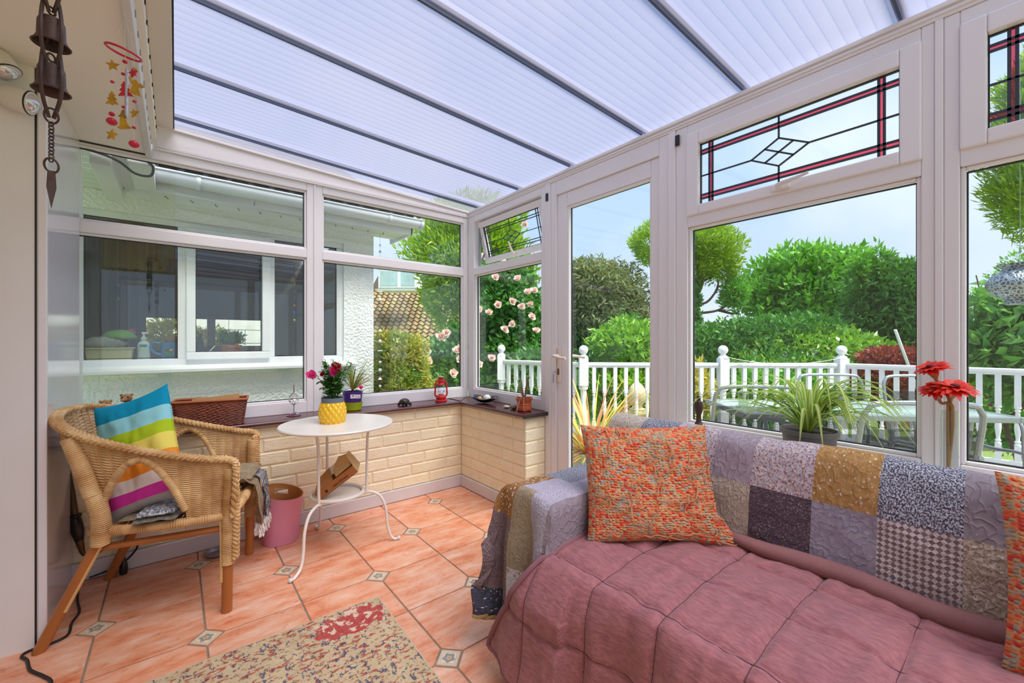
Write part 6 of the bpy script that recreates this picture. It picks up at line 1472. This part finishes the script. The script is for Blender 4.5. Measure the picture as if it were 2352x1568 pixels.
# black dish with shells at the corner
dp = onz(1112, 916, SZ); dp = Vector((.068, -.075, SZ)); q = onx(1111, 914, .065); dp = Vector((.068, q.y, SZ))
ds_ = thing('black_square_dish', 'glossy black square dish with upturned corners on the corner sill', 'dish', dp)
BKG = M('black_gloss', rgb(26, 22, 22), .12, spec=.7)
def dishf(off):
    def g(u, v):
        a, b = 2*u-1, 2*v-1; r2 = a*a+b*b; return dp+Vector((.075*(a*.8-b*.55), .112*(a*.55+b*.8), off+.004+.026*min(1.4, r2)+.006*(abs(a*b))))
    return g
MB().grid(dishf(.0), 24, 24).grid(dishf(.004), 24, 24, flip=True).build('dish_body', BKG, ds_, smooth=True, ang=70)
tag(MB().ball(dp+Vector((.005, -.03, .040)), .030, 18, 12, sz=.85).build('urchin_shell', M('white_urchin_shell', rgb(228, 226, 212), .6, rgb(190, 190, 176), 30, bump=.4), loc=dp+Vector((.005, -.03, .014)), smooth=True), 'large pale sea urchin shell lying in the black dish', 'shell')
tag(MB().ball(dp+Vector((-.02, .03, .030)), .020, 16, 10).build('round_shell', M('tan_shell', rgb(206, 164, 124), .5, rgb(170, 120, 84), 24), loc=dp+Vector((-.02, .03, .010)), smooth=True), 'small round tan shell lying in the black dish', 'shell')
# aloe in terracotta, stones
ap_ = Vector((.075, onx(1204, 940, .075).y, SZ)); al = thing('aloe_in_terracotta_pot', 'wilting aloe with drooping leaves in a small terracotta pot', 'potted plant', ap_)
TCO = M('orange_terracotta', rgb(200, 98, 48), .6, rgb(180, 82, 40), 6)
MB().lathe([(.040, 0), (.048, .006), (.052, .024), (.046, .042), (.050, .046), (.046, .052), (.051, .068), (.056, .080), (.058, .086), (.050, .086), (.044, .06)], ap_, 32).build('pot', TCO, al, smooth=True)
MB().lathe([(.050, .076), (.001, .080)], ap_, 20).build('soil', MATS['dark_soil'], al)
ALO = M('grey_green_aloe', rgb(128, 132, 118), .5, rgb(150, 110, 84), 7); ALD = M('brown_dry_aloe', rgb(158, 98, 76), .6, rgb(110, 66, 52), 8)
def blade(pts, w, mat): MB().tube(spl([ap_+Vector(p) for p in pts], 16), [w*(1-.85*(i/16)**1.5) for i in range(17)], 8, flat=.45).build('leaf', mat, al, smooth=True)
blade([(0, 0, .075), (-.006, .010, .13), (-.012, .016, .20), (-.02, .02, .235)], .010, ALO); blade([(0, 0, .075), (.0, .03, .12), (.0, .06, .17), (-.005, .075, .225)], .007, ALD)
blade([(0, 0, .075), (.01, -.01, .13), (.01, -.016, .19), (.005, -.045, .225), (-.0, -.065, .220)], .008, ALD); blade([(0, 0, .075), (-.01, .0, .11), (-.015, .0, .15)], .012, ALO)
blade([(0, 0, .080), (-.040, -.010, .085), (-.085, -.030, .03), (-.105, -.045, -.035)], .009, ALD); blade([(0, 0, .080), (-.030, -.030, .09), (-.060, -.065, .03), (-.07, -.095, .012)], .007, ALD); blade([(0, 0, .08), (-.02, .03, .09), (-.03, .045, .11)], .008, ALD)
sn = Vector((.06, ap_.y+.092, SZ)); tag(MB().ball(sn+Vector((0, 0, .017)), .030, 16, 10, sx=.9, sz=.58).build('brown_pebble', M('brown_pebble_stone', rgb(150, 126, 106), .6, rgb(126, 102, 84), 12), loc=sn, smooth=True), 'smooth brown pebble beside the terracotta pot', 'pebble')
sn = Vector((.055, ap_.y+.165, SZ)); tag(MB().ball(sn+Vector((0, 0, .010)), .026, 12, 8, sx=.8, sz=.38).build('pale_pebble', M('translucent_pale_stone', rgb(214, 192, 160), .4), loc=sn, smooth=True), 'flat pale yellow pebble between brown pebble and dish', 'pebble')
# meerkats
mk = Vector((ony(277, 935, .09).x, .09, SZ)); mt_ = thing('meerkat_figurine', 'sandy meerkat family figurine on the sill behind wicker chair', 'figurine', mk)
MKM = M('sandy_fur_resin', rgb(190, 146, 96), .7, rgb(140, 98, 58), 16)
MB().lathe([(.05, 0), (.052, .01), (.04, .02)], mk, 18, sx=1.2).build('base', MKM, mt_, smooth=True)
def meer(c, h, s):
    m = MB().lathe([(.018*s, 0), (.024*s, h*.2), (.022*s, h*.4), (.016*s, h*.62), (.012*s, h*.72)], c, 14).ball(c+Vector((0, 0, h*.86)), .020*s, 14, 10, sz=.95)
    m.tube([c+Vector((-.0, -.010*s, h*.86)), c+Vector((-.010*s, -.026*s, h*.83)), c+Vector((-.014*s, -.034*s, h*.82))], [.012*s, .008*s, .004*s], 8)
    for sx in (-1, 1): m.ball(c+Vector((sx*.017*s, .004, h*.95)), .006*s, 8, 6); m.tube([c+Vector((sx*.018*s, -.006, h*.55)), c+Vector((sx*.022*s, -.018*s, h*.38)), c+Vector((sx*.008*s, -.024*s, h*.30))], .006*s, 6)
    m.build('meerkat', MKM, mt_, smooth=True, ang=70)
    e_ = MB()
    for sx in (-1, 1): e_.ball(c+Vector((sx*.009*s-.004*s, -.017*s, h*.89)), .0042*s, 8, 6)
    e_.build('eyes', BLACKM, mt_)
meer(mk+Vector((.022, 0, .015)), .185, 1.15); meer(mk+Vector((-.055, 0, .015)), .158, 1.1); meer(mk+Vector((-.008, -.02, .015)), .095, .7)

# ---- spider plant, vase of gerberas and wooden stamp on the window board behind the sofa
BZ = .6585
sp0 = Vector((.085, onx(1858, 985, .085).y, BZ)); spp = thing('spider_plant', 'striped spider plant with arching leaves in a grey plastic pot', 'potted plant', sp0)
GP_ = M('grey_nursery_plastic', rgb(126, 116, 112), .5, rgb(112, 102, 100), 5)
MB().lathe([(.066, 0), (.070, .004), (.084, .118), (.090, .120), (.093, .138), (.086, .138), (.078, .06)], sp0, 40).build('nursery_pot', GP_, spp, smooth=True)
MB().lathe([(.086, .126), (.001, .132)], sp0, 24).build('soil', MATS['dark_soil'], spp)
def m_spider():
    t = NT('variegated_spider_leaf'); uv = t.co('UV'); sp = t.node('ShaderNodeSeparateXYZ'); t.link(uv, sp.inputs[0])
    col = t.ramp(sp.outputs[0], [(0, rgb(182, 214, 84)), (.30, rgb(182, 214, 84)), (.36, rgb(248, 250, 190)), (.64, rgb(248, 250, 190)), (.70, rgb(172, 206, 76)), (1, rgb(172, 206, 76))])
    t.base(col, .4); tb_ = t.node('ShaderNodeBsdfTranslucent'); t.link(col, tb_.inputs[0]); mx = t.node('ShaderNodeMixShader'); mx.inputs[0].default_value = .4
    t.link(t.bs.outputs[0], mx.inputs[1]); t.link(tb_.outputs[0], mx.inputs[2]); t.link(mx.outputs[0], t.out.inputs[0]); return t.m
SPL = m_spider(); r8 = random.Random(8)
def arch_leaf(base, pts, w, mat, parent, nm='leaf', n=16):
    P = spl([base+Vector(p) for p in pts], n); m = MB(); m.uv = {}
    for i, p in enumerate(P):
        t_ = (P[min(i+1, n)]-P[max(i-1, 0)]).normalized(); sd_ = t_.cross(Vector((0, 0, 1))); sd_ = sd_.normalized() if sd_.length > .05 else Vector((1, 0, 0)); nn = sd_.cross(t_)
        ww = w*.5*(min(1, .5+i/n*2) if i < n*.3 else (1-((i/n-.3)/.7)**2.2)+.02)
        for k, a in enumerate((-1, 0, 1)): m.v.append(tuple(p+sd_*(a*ww)+nn*(abs(a)*ww*.35))); m.uv[len(m.v)-1] = (k/2, i/n)
    for i in range(n):
        for k in range(2): a = 3*i+k; m.f.append((a, a+1, a+4, a+3))
    return m.build(nm, mat, parent, smooth=True, ang=80)
cb = sp0+Vector((0, 0, .130)); rx_ = Vector((0, -1, 0))                 # along the sill, to the right in the photo
for i in range(84):
    a = r8.uniform(0, 2*pi); out = r8.uniform(.10, .30); hgt = r8.uniform(.06, .20); dx_, dy_ = math.cos(a), math.sin(a)
    lx = dx_*out*(.25 if dx_ > 0 else .6); ly = max(dy_*out*1.35, -.285)
    arch_leaf(cb, [(dx_*.012, dy_*.012, 0), (lx*.3, ly*.3, hgt*.8), (lx*.7, ly*.7, hgt), (lx, ly, hgt*r8.uniform(.15, .95)-.02)], r8.uniform(.013, .020), SPL, spp)
for tgt, h in (((1530, 995), .13), ((2110, 1030), .16), ((2040, 1045), .10), ((1700, 985), .13), ((1790, 857), .16), ((1905, 1030), .10), ((1850, 1018), .07), ((1985, 992), .11)):
    e_ = onx(tgt[0], tgt[1], .035)-cb; e_.x = min(e_.x, .06) if tgt[0] not in (1905, 1850) else -.115
    arch_leaf(cb, [(0, 0, 0), (e_.x*.3, e_.y*.3, max(h, e_.z*.5)), (e_.x*.65, e_.y*.65, max(h*.9, e_.z*.85)), tuple(e_)], .016, SPL, spp)
vp = Vector((.075, onx(2180, 1060, .075).y, BZ)); vs_ = thing('gerbera_vase', 'slim clear glass vase of red gerbera blooms on the window board', 'vase', vp)
zr_ = onx(2180, 942, .075).z
MB().lathe([(.018, 0), (.021, .003), (.0215, zr_-BZ), (.0200, zr_-BZ), (.0195, .006)], vp, 28).build('glass_tube', MG('vase_glass', (.93, .95, .94, 1)), vs_, smooth=True)
STM = M('tan_stem', rgb(176, 138, 84), .7, rgb(140, 104, 60), 6); GER = ML('red_gerbera_petal', rgb(214, 26, 30), rgb(238, 66, 30), .2, tint=(1, .4, .3, 1)); GDK = M('gerbera_heart', rgb(92, 24, 30), .8)
def gerbera(tgt, ax, r_, seed):
    ctr_ = onx(*tgt, .065); ax = Vector(ax).normalized(); q_ = Vector((0, 0, 1)).rotation_difference(ax); rr_ = random.Random(seed)
    MB().tube(spl([vp+Vector((rr_.uniform(-.008, .008), rr_.uniform(-.008, .008), .008)), vp+Vector((rr_.uniform(-.006, .006), rr_.uniform(-.01, .01), zr_-BZ)), ctr_-ax*.05, ctr_-ax*.006], 16), .0045, 8).build('stem', STM, vs_, smooth=True)
    MB().lathe([(.005, -.036), (.014, -.016), (.018, -.004)], ctr_, 14, axis=ax).build('calyx', STM, vs_, smooth=True)
    m = MB()
    for lay, n_, L_ in ((0, 18, 1), (1, 16, .82), (2, 12, .55)):
        for i in range(n_):
            a = 2*pi*i/n_+lay*.2; d = q_ @ Vector((math.cos(a), math.sin(a), .12+.22*lay+rr_.uniform(-.08, .08))); m.leaf(ctr_+ax*.002*lay, d, ax, r_*L_*rr_.uniform(.9, 1.08), r_*.34, rr_.uniform(.05, .4), 4)
    m.build('bloom', GER, vs_); MB().ball(ctr_+ax*.006, r_*.22, 12, 8, sz=.6).build('flower_heart', GDK, vs_, smooth=True)
gerbera((2139, 845), (-.35, .25, .9), .047, 1); gerbera((2148, 893), (-.45, .2, .85), .044, 2); gerbera((2192, 890), (-.30, -.2, .92), .055, 3)
wp = Vector((.10, onx(1605, 972, .10).y, BZ)); wb_ = thing('turned_wood_stand', 'small dark turned wooden baluster ornament standing on the window board', 'ornament', wp)
MB().lathe([(.020, 0), (.021, .06), (.014, .065), (.015, .085), (.018, .092), (.012, .10), (.010, .13), (.017, .15), (.020, .17), (.016, .19), (.008, .195), (.007, .215), (.001, .216)], wp, 20).build('turned_body', M('dark_walnut', rgb(74, 44, 32), .4, rgb(52, 30, 22), 6), wb_, smooth=True)

# ================================================================== rug, lamp, cables, hanging things
def m_rug():
    t = NT('faded_persian_rug'); v = t.co('Object'); 
    base = t.ramp(t.noise(7, v, 6, .7), [(.3, rgb(208, 188, 150)), (.7, rgb(190, 166, 128))])
    w1 = t.noise(34, t.co('Object', (1, 2.2, 1)), 3, .6)
    col = t.mix(t.ramp(w1, [(.56, (0, 0, 0, 1)), (.60, (.85, .85, .85, 1))]), base, rgb(170, 70, 62))
    w2 = t.noise(44, t.co('Object', (1.6, 1, 1), (0, 0, .4)), 3, .6)
    col = t.mix(t.ramp(w2, [(.58, (0, 0, 0, 1)), (.62, (.85, .85, .85, 1))]), col, rgb(74, 78, 108))
    w3 = t.noise(54, t.co('Object', (1, 1.4, 1), (0, 0, 1)), 4, .7)
    col = t.mix(t.ramp(w3, [(.58, (0, 0, 0, 1)), (.62, (.75, .75, .75, 1))]), col, rgb(96, 62, 50))
    w4 = t.noise(15, t.co('Object', (1.3, 1, 1), (0, 0, 2)), 4, .7)
    col = t.mix(t.ramp(w4, [(.64, (0, 0, 0, 1)), (.68, (.8, .8, .8, 1))]), col, rgb(196, 120, 60))
    w5 = t.noise(9, v, 2, .5); z1 = t.math('SUBTRACT', w5, 0)
    sp = t.node('ShaderNodeSeparateXYZ'); t.link(v, sp.inputs[0])
    dx = t.math('DIVIDE', t.math('ADD', sp.outputs[0], .16), .14); dy = t.math('DIVIDE', t.math('ADD', sp.outputs[1], .09), .085)
    d2 = t.math('ADD', t.math('MULTIPLY', dx, dx), t.math('MULTIPLY', dy, dy)); d3 = t.math('ADD', d2, t.math('MULTIPLY', t.math('SUBTRACT', t.noise(14, v, 5), .5), 4.0))
    red = t.mix(t.ramp(t.noise(34, v, 3), [(.5, (0, 0, 0, 1)), (.56, (1, 1, 1, 1))]), rgb(178, 66, 66), rgb(222, 196, 170))
    col = t.mix(t.ramp(d3, [(.75, (.9, .9, .9, 1)), (.95, (0, 0, 0, 1))]), col, red)
    t.base(col, .95, spec=.05); t.bump(t.noise(160, v, 2), .6, .004); return t.m
r1, r2, r3 = onz(868, 1374), onz(345, 1568), onz(1010, 1568)
e1 = Vector((-1, .03, 0)).normalized(); e2 = Vector((-.02, -1, 0)).normalized(); r0 = Vector((r1.x, r1.y, .0)); RGL, RGW = 1.3, 1.9
rg_ = thing('persian_rug', 'faded cream Persian rug with red and navy flecks on the tiles', 'rug', r0)
def rugf(u, v): return r0+e1*(RGL*u)+e2*(RGW*v)+Vector((0, 0, .009+.0012*mnoise.noise(Vector((u*8, v*8, 0)))))
MB().grid(rugf, 20, 24).build('pile', m_rug(), rg_, smooth=True)
m = MB()
for a, b in (((0, 0), (1, 0)), ((0, 0), (0, 1)), ((1, 0), (1, 1)), ((0, 1), (1, 1))): m.tube([rugf(a[0]+(b[0]-a[0])*i/20, a[1]+(b[1]-a[1])*i/20)-Vector((0, 0, .004)) for i in range(21)], .0048, 6)
m.build('bound_edge', M('beige_edging', rgb(196, 178, 144), .9), rg_, smooth=True)
# fallen curly brass lamp arm behind the chair
lm = Vector((-2.045, -.045, 0)); la = thing('brass_lamp', 'old brass and black turned lamp leaning behind the wicker chair', 'lamp', (-1.965, -.06, 0))
yb_ = -.05; Q = lambda u, v: ony(u, v, yb_)
BR2 = M('dull_brass', rgb(128, 106, 70), .35, rgb(90, 72, 46), 9, metal=.8)
MB().tube([Q(160, 1080), Q(166, 1130), Q(172, 1182)], [.004, .010, .013], 12).build('tapered_tube', M('bronze_tube', rgb(96, 84, 66), .4, metal=.7), la, smooth=True)
pA_, pB_ = Q(172, 1180), Q(182, 1240); axl = (pB_-pA_); Ll = axl.length
MB().lathe([(.016, 0), (.023, .004), (.023, .012), (.018, .018), (.021, Ll*.3), (.0235, Ll*.65), (.018, Ll*.92), (.016, Ll)], pA_, 18, axis=axl).build('black_grip', M('black_turned_wood', rgb(24, 26, 30), .25), la, smooth=True)
MB().tube(spl([Q(182, 1238), Q(186, 1255), Q(191, 1270), Q(200, 1275), Q(215, 1274), Q(238, 1262), Q(262, 1254), Q(280, 1258), Q(284, 1270), ony(284, 1285, -.052)], 40), [.016-.011*min(1, i/14) for i in range(41)], 10).build('curled_arm', BR2, la, smooth=True)
pA_ = ony(284, 1284, -.052); MB().lathe([(.006, .06), (.008, .05), (.014, .03), (.017, .0), (.013, -.03), (.007, -.034), (.008, -.045)], pA_+Vector((.0, 0, -.050)), 18).build('black_finial', MATS['black_turned_wood'], la, smooth=True)
ORG_ = None
cpts = [(-2.10, -.60, .006), (-2.03, -.62, .006), (-1.96, -.52, .006), (-1.93, -.40, .006), (-1.96, -.30, .006)]
c_ = [onz(u, v, .006) for u, v in ((178, 1380), (182, 1405), (165, 1430))]+[Vector(p) for p in ((-2.060, -.500, .006), (-2.096, -.5275, .006), (-2.128, -.5285, .006), (-2.156, -.536, .006), (-2.166, -.556, .006))]+[onz(u, v, .006) for u, v in ((62, 1515), (70, 1538), (100, 1552), (118, 1566), (105, 1600))]
tag(MB().tube(spl([Vector((-2.085, -.10, .006))]+c_, 90), .0045, 8).build('black_cable', M('black_cable_rubber', rgb(24, 26, 28), .5), loc=c_[0], smooth=True), 'black flex snaking over the floor tiles by the wall stub', 'cable')
c_ = [ony(205, 1326, -.0205), ony(238, 1314, -.0205), ony(285, 1290, -.0205), ony(312, 1262, -.021), ony(317, 1243, -.0235)]
tag(MB().tube(spl(c_, 40), .004, 8).build('lamp_flex', MATS['black_cable_rubber'], loc=c_[0], smooth=True), 'black flex rising to the white wall plate behind the chair', 'cable')
sk = ony(326, 1222, -.004); so_ = thing('wall_socket_plate', 'white double wall plate fixed low on the cream brick', 'socket', sk)
MB().box(sk.x-.072, sk.x+.072, -.020, -.003, sk.z-.045, sk.z+.045).build('plate', M('white_socket_plastic', rgb(232, 226, 214), .4), so_, bevel=.004)
for s in (-1, 1): MB().lathe([(.004, 0), (.004, .002)], (sk.x+s*.06, -.0205, sk.z), 10, axis=(0, -1, 0)).build('screw', GREYM, so_)
dc = onz(500, 1272); td = thing('steel_dish', 'shallow grey steel dish on the tiles under the wicker chair', 'dish', dc)
MB().lathe([(.045, 0), (.05, .003), (.062, .016), (.064, .016), (.052, .001)], dc, 28).build('dish_body', M('brushed_steel', rgb(150, 150, 152), .3, metal=.8), td, smooth=True)
# spotlights on the wall stub
SPM = M('cream_spot_metal', rgb(226, 220, 206), .35); RFL = M('silvered_bulb', rgb(214, 214, 220), .12, metal=.7)
def spot(u, v, y, axd, lab, s=1.0):
    c = ony(u, v, y); t_ = thing('wall_spotlight', lab, 'spotlight', c, group='spotlights on the wall stub'); ax = Vector(axd).normalized()
    MB().lathe([(.020*s, -.075*s), (.024*s, -.06*s), (.040*s, -.03*s), (.042*s, .02*s), (.038*s, .03*s)], c, 24, axis=ax).build('shade', SPM, t_, smooth=True)
    MB().lathe([(.037*s, .022*s), (.033*s, .034*s), (.018*s, .046*s), (.001, .050*s)], c, 20, axis=ax).build('bulb', RFL, t_, smooth=True)
    MB().torus(c+ax*(.026*s), .039*s, .0025*s, 28, 6, ax).build('dark_ring', GASKET, t_)
    MB().tube([c-ax*.06*s, Vector((c.x-.06, YN-.02, c.z+.02)), Vector((c.x-.06, YN, c.z+.02))], .008, 8).build('bracket', SPM, t_)
spot(48, 230, YN-.06, (.9, -.25, -.18), 'cream wall spotlight pointing sideways at the corner trim'); spot(2, 150, YN-.07, (.45, -.2, -.85), 'cream wall spotlight pointing down above the other one')
# cast bell chain hanging near the camera
RST = M('rusty_iron', rgb(98, 76, 68), .55, rgb(66, 50, 46), 14, metal=.4, bump=.3, bscale=80)
bd = .78; bt_ = at(118, 60, bd); hx_, hy_ = bt_.x, bt_.y; bc_ = thing('iron_bell_chain', 'string of rusty iron bells with chain hanging from the soffit', 'wind chime', (hx_, hy_, ZS))
BF_ = (CAM-Vector((hx_, hy_, CAM.z))).normalized(); BR_ = Vector((BF_.y, -BF_.x, 0))*-1
Zp = lambda v: 1.12+(784-v)*bd/F_PX
for i, v in enumerate((-60, 75, 182)):
    zc = Zp(v); MB().lathe([(.004, .026), (.016, .024), (.0185, .017), (.0195, -.010), (.0235, -.020), (.027, -.0235), (.025, -.0245), (.018, -.010), (.016, .015)], (hx_, hy_, zc), 28).build('bell', RST, bc_, smooth=True)
    fr_ = [(hx_+.0, hy_, zc+.03)]
    for s in (-1, 1):
        MB().tube(spl([Vector((hx_, hy_, zc+.075))+BR_*(s*.004), Vector((hx_, hy_, zc+.055))+BR_*(s*.010), Vector((hx_, hy_, zc+.0))+BR_*(s*.013)+BF_*.028, Vector((hx_, hy_, zc-.04))+BR_*(s*.011)+BF_*.018, Vector((hx_, hy_, zc-.072))+BR_*(s*.003)], 20), .0032, 6).build('hanger_strap', RST, bc_, smooth=True)
    MB().torus((hx_, hy_, zc+.040), .007, .0018, 16, 6, RT).build('ring', RST, bc_)
MB().torus((hx_, hy_, Zp(266)), .013, .0018, 20, 6, FW+Vector((0, 0, .3))).build('ring', RST, bc_); MB().torus((hx_, hy_, Zp(380)), .013, .0018, 20, 6, FW+Vector((0, 0, .3))).build('ring', RST, bc_)
for k in range(11): MB().torus((hx_, hy_, Zp(285+8.2*k)), .0042, .0012, 12, 5, RT if k % 2 else FW, sx=1).build('chain_link', RST, bc_)
MB().add([(hx_-.005, hy_, Zp(392)), (hx_+.005, hy_, Zp(392)), (hx_+.006, hy_+.003, Zp(430)), (hx_, hy_, Zp(478)), (hx_-.006, hy_-.003, Zp(430))], [(0, 1, 2, 3, 4)]).build('metal_tail', RST, bc_, solid=.002)
MB().tube([(hx_, hy_, ZS), (hx_, hy_, Zp(-60)+.07)], .002, 6).build('top_wire', RST, bc_)
# christmas mobile hanging from the fascia
mx_ = onz(287, 45, ZS-.02); mx_ = Vector((-1.858, onx(287, 45, -1.858).y, ZS-.02)); dm = (mx_-CAM).dot(FW)
mo = thing('red_ring_mobile', 'red ring mobile with gold stars, trees and bells hanging from fascia', 'mobile', mx_)
REDP = M('red_painted_wood', rgb(200, 30, 60), .35); GLD = M('gold_painted_wood', rgb(206, 162, 40), .35, rgb(160, 116, 24), 20); MT = lambda u, v: at(u, v, dm)
ring_c = MT(284, 120); rn_ = (Vector((0, 0, 1))+RT*.28-FW*.05).normalized()
MB().torus(ring_c, .040, .0032, 40, 8, rn_).build('ring', REDP, mo, smooth=True)
thr = MB(); thr.tube([mx_, ring_c+Vector((0, 0, .005))], .0005, 4)
for u, v in ((256, 112), (312, 132), (285, 105), (288, 134)): thr.tube([mx_-Vector((0, 0, .02)), MT(u, v)], .0004, 4)
for u0, v0, v1 in ((259, 130, 325), (287, 130, 290), (308, 130, 335)): thr.tube([MT(u0, v0), MT(u0, v1)], .0004, 4)
thr.build('threads', M('clear_thread', rgb(220, 216, 206), .4), mo)
def flat(shape, u, v, sz, mat, rot=0, yaw=0):
    c = MT(u, v); ex = (RT*math.cos(yaw)+FW*math.sin(yaw)); ez = Vector((0, 0, 1)); n_ = ex.cross(ez)
    co, si = math.cos(rot), math.sin(rot); k = sz*dm/F_PX
    pts = [c+ex*((x*co-y*si)*k)+ez*((x*si+y*co)*k) for x, y in shape]; n = len(pts)
    MB().add([p-n_*.0022 for p in pts]+[p+n_*.0022 for p in pts], [tuple(range(n)), tuple(range(2*n-1, n-1, -1))]+[(i, n+i, n+(i+1) % n, (i+1) % n) for i in range(n)]).build('cut_out', mat, mo)
star = [((1 if i % 2 == 0 else .45)*math.sin(i*pi/5), (1 if i % 2 == 0 else .45)*math.cos(i*pi/5)) for i in range(10)]
tree = [(0, 1.1), (.45, .45), (.2, .45), (.65, -.15), (.3, -.15), (.85, -.85), (.15, -.8), (.12, -1), (-.12, -1), (-.15, -.8), (-.85, -.85), (-.3, -.15), (-.65, -.15), (-.2, .45), (-.45, .45)]
angel = [(0, .9), (.2, .75), (.2, .5), (.55, .55), (.95, .3), (.6, .05), (.3, .1), (.75, -1), (-.55, -.75), (-.2, .1), (-.75, .95), (-.55, 1.05), (-.2, .6), (-.2, .8)]
bell = [(0, 1), (.3, .85), (.45, .4), (.55, -.3), (.95, -.75), (.6, -.85), (-.6, -.85), (-.95, -.6), (-.5, -.3), (-.4, .5), (-.25, .85)]
flat(star, 259, 150, 13, GLD, .1, .4); flat(star, 306, 168, 11, REDP, .2); flat(tree, 258, 226, 15, GLD, 0, .2); flat(tree, 288, 206, 17, REDP, .1, .3); flat(angel, 310, 200, 19, GLD, -.1, .3)
flat(star, 309, 260, 11, GLD, .1); flat(bell, 284, 283, 15, GLD, .15, .2); flat(star, 257, 309, 14, GLD, -.2); flat(bell, 283, 262, 10, M('dull_gold', rgb(150, 116, 40), .4), -.2)
for u, v, r_ in ((287, 142, 5), (310, 158, 4), (283, 170, 4), (258, 188, 4), (309, 233, 4), (284, 246, 4), (257, 262, 6), (257, 279, 10.5), (308, 293, 4), (308, 331, 10)): MB().ball(MT(u, v), r_*dm/F_PX, 12, 8, sz=.8).build('bead', REDP if r_ != 4 or u != 310 else GLD, mo, smooth=True)
MB().tube([MT(291, 160), MT(290, 267)], 3.2*dm/F_PX, 12).build('chime_tube', CHROME, mo, smooth=True)

# ================================================================== sub-parts go under the part they sit on
SUBP = {'soil': ('pot', 'nursery_pot', 'grey_liner', 'purple_pot'), 'price_label': ('purple_pot',), 'barcode_bar': ('purple_pot',), 'label_print': ('purple_pot',), 'back_sling': ('back_frame',),
        'flower_heart': ('bloom',), 'calyx': ('stem',), 'label_band': ('bottle_body',), 'green_label': ('jug_body',), 'red_label_band': ('jug_body',), 'white_label_patch': ('jug_body',),
        'printed_name': ('printed_side',), 'printed_emblem': ('printed_side',), 'dark_ring': ('shade',), 'bulb': ('shade',), 'eyes': ('meerkat',), 'foot_cap': ('leg',), 'screw': ('plate',),
        'dormer_pane': ('dormer_window',), 'gutter_clip': ('gutter',), 'blind_bar': ('roller_blind',), 'rim': ('outer_shell', 'basin'), 'stitching': ('quilted_sheet',), 'loose_yarn': ('cover',), 'fringe': ('hanging_end',)}
for root in [o for o in bpy.data.objects if o.parent is None and o.type == 'EMPTY']:
    kids = list(root.children); byn = {}
    for k in kids: byn.setdefault(k.name.split('.')[0], []).append(k)
    for nm, tg in SUBP.items():
        for i, k in enumerate(byn.get(nm, [])):
            for t_ in tg:
                if t_ in byn and byn[t_][0].location.length < 1e-6: k.parent = byn[t_][min(i, len(byn[t_])-1)]; break
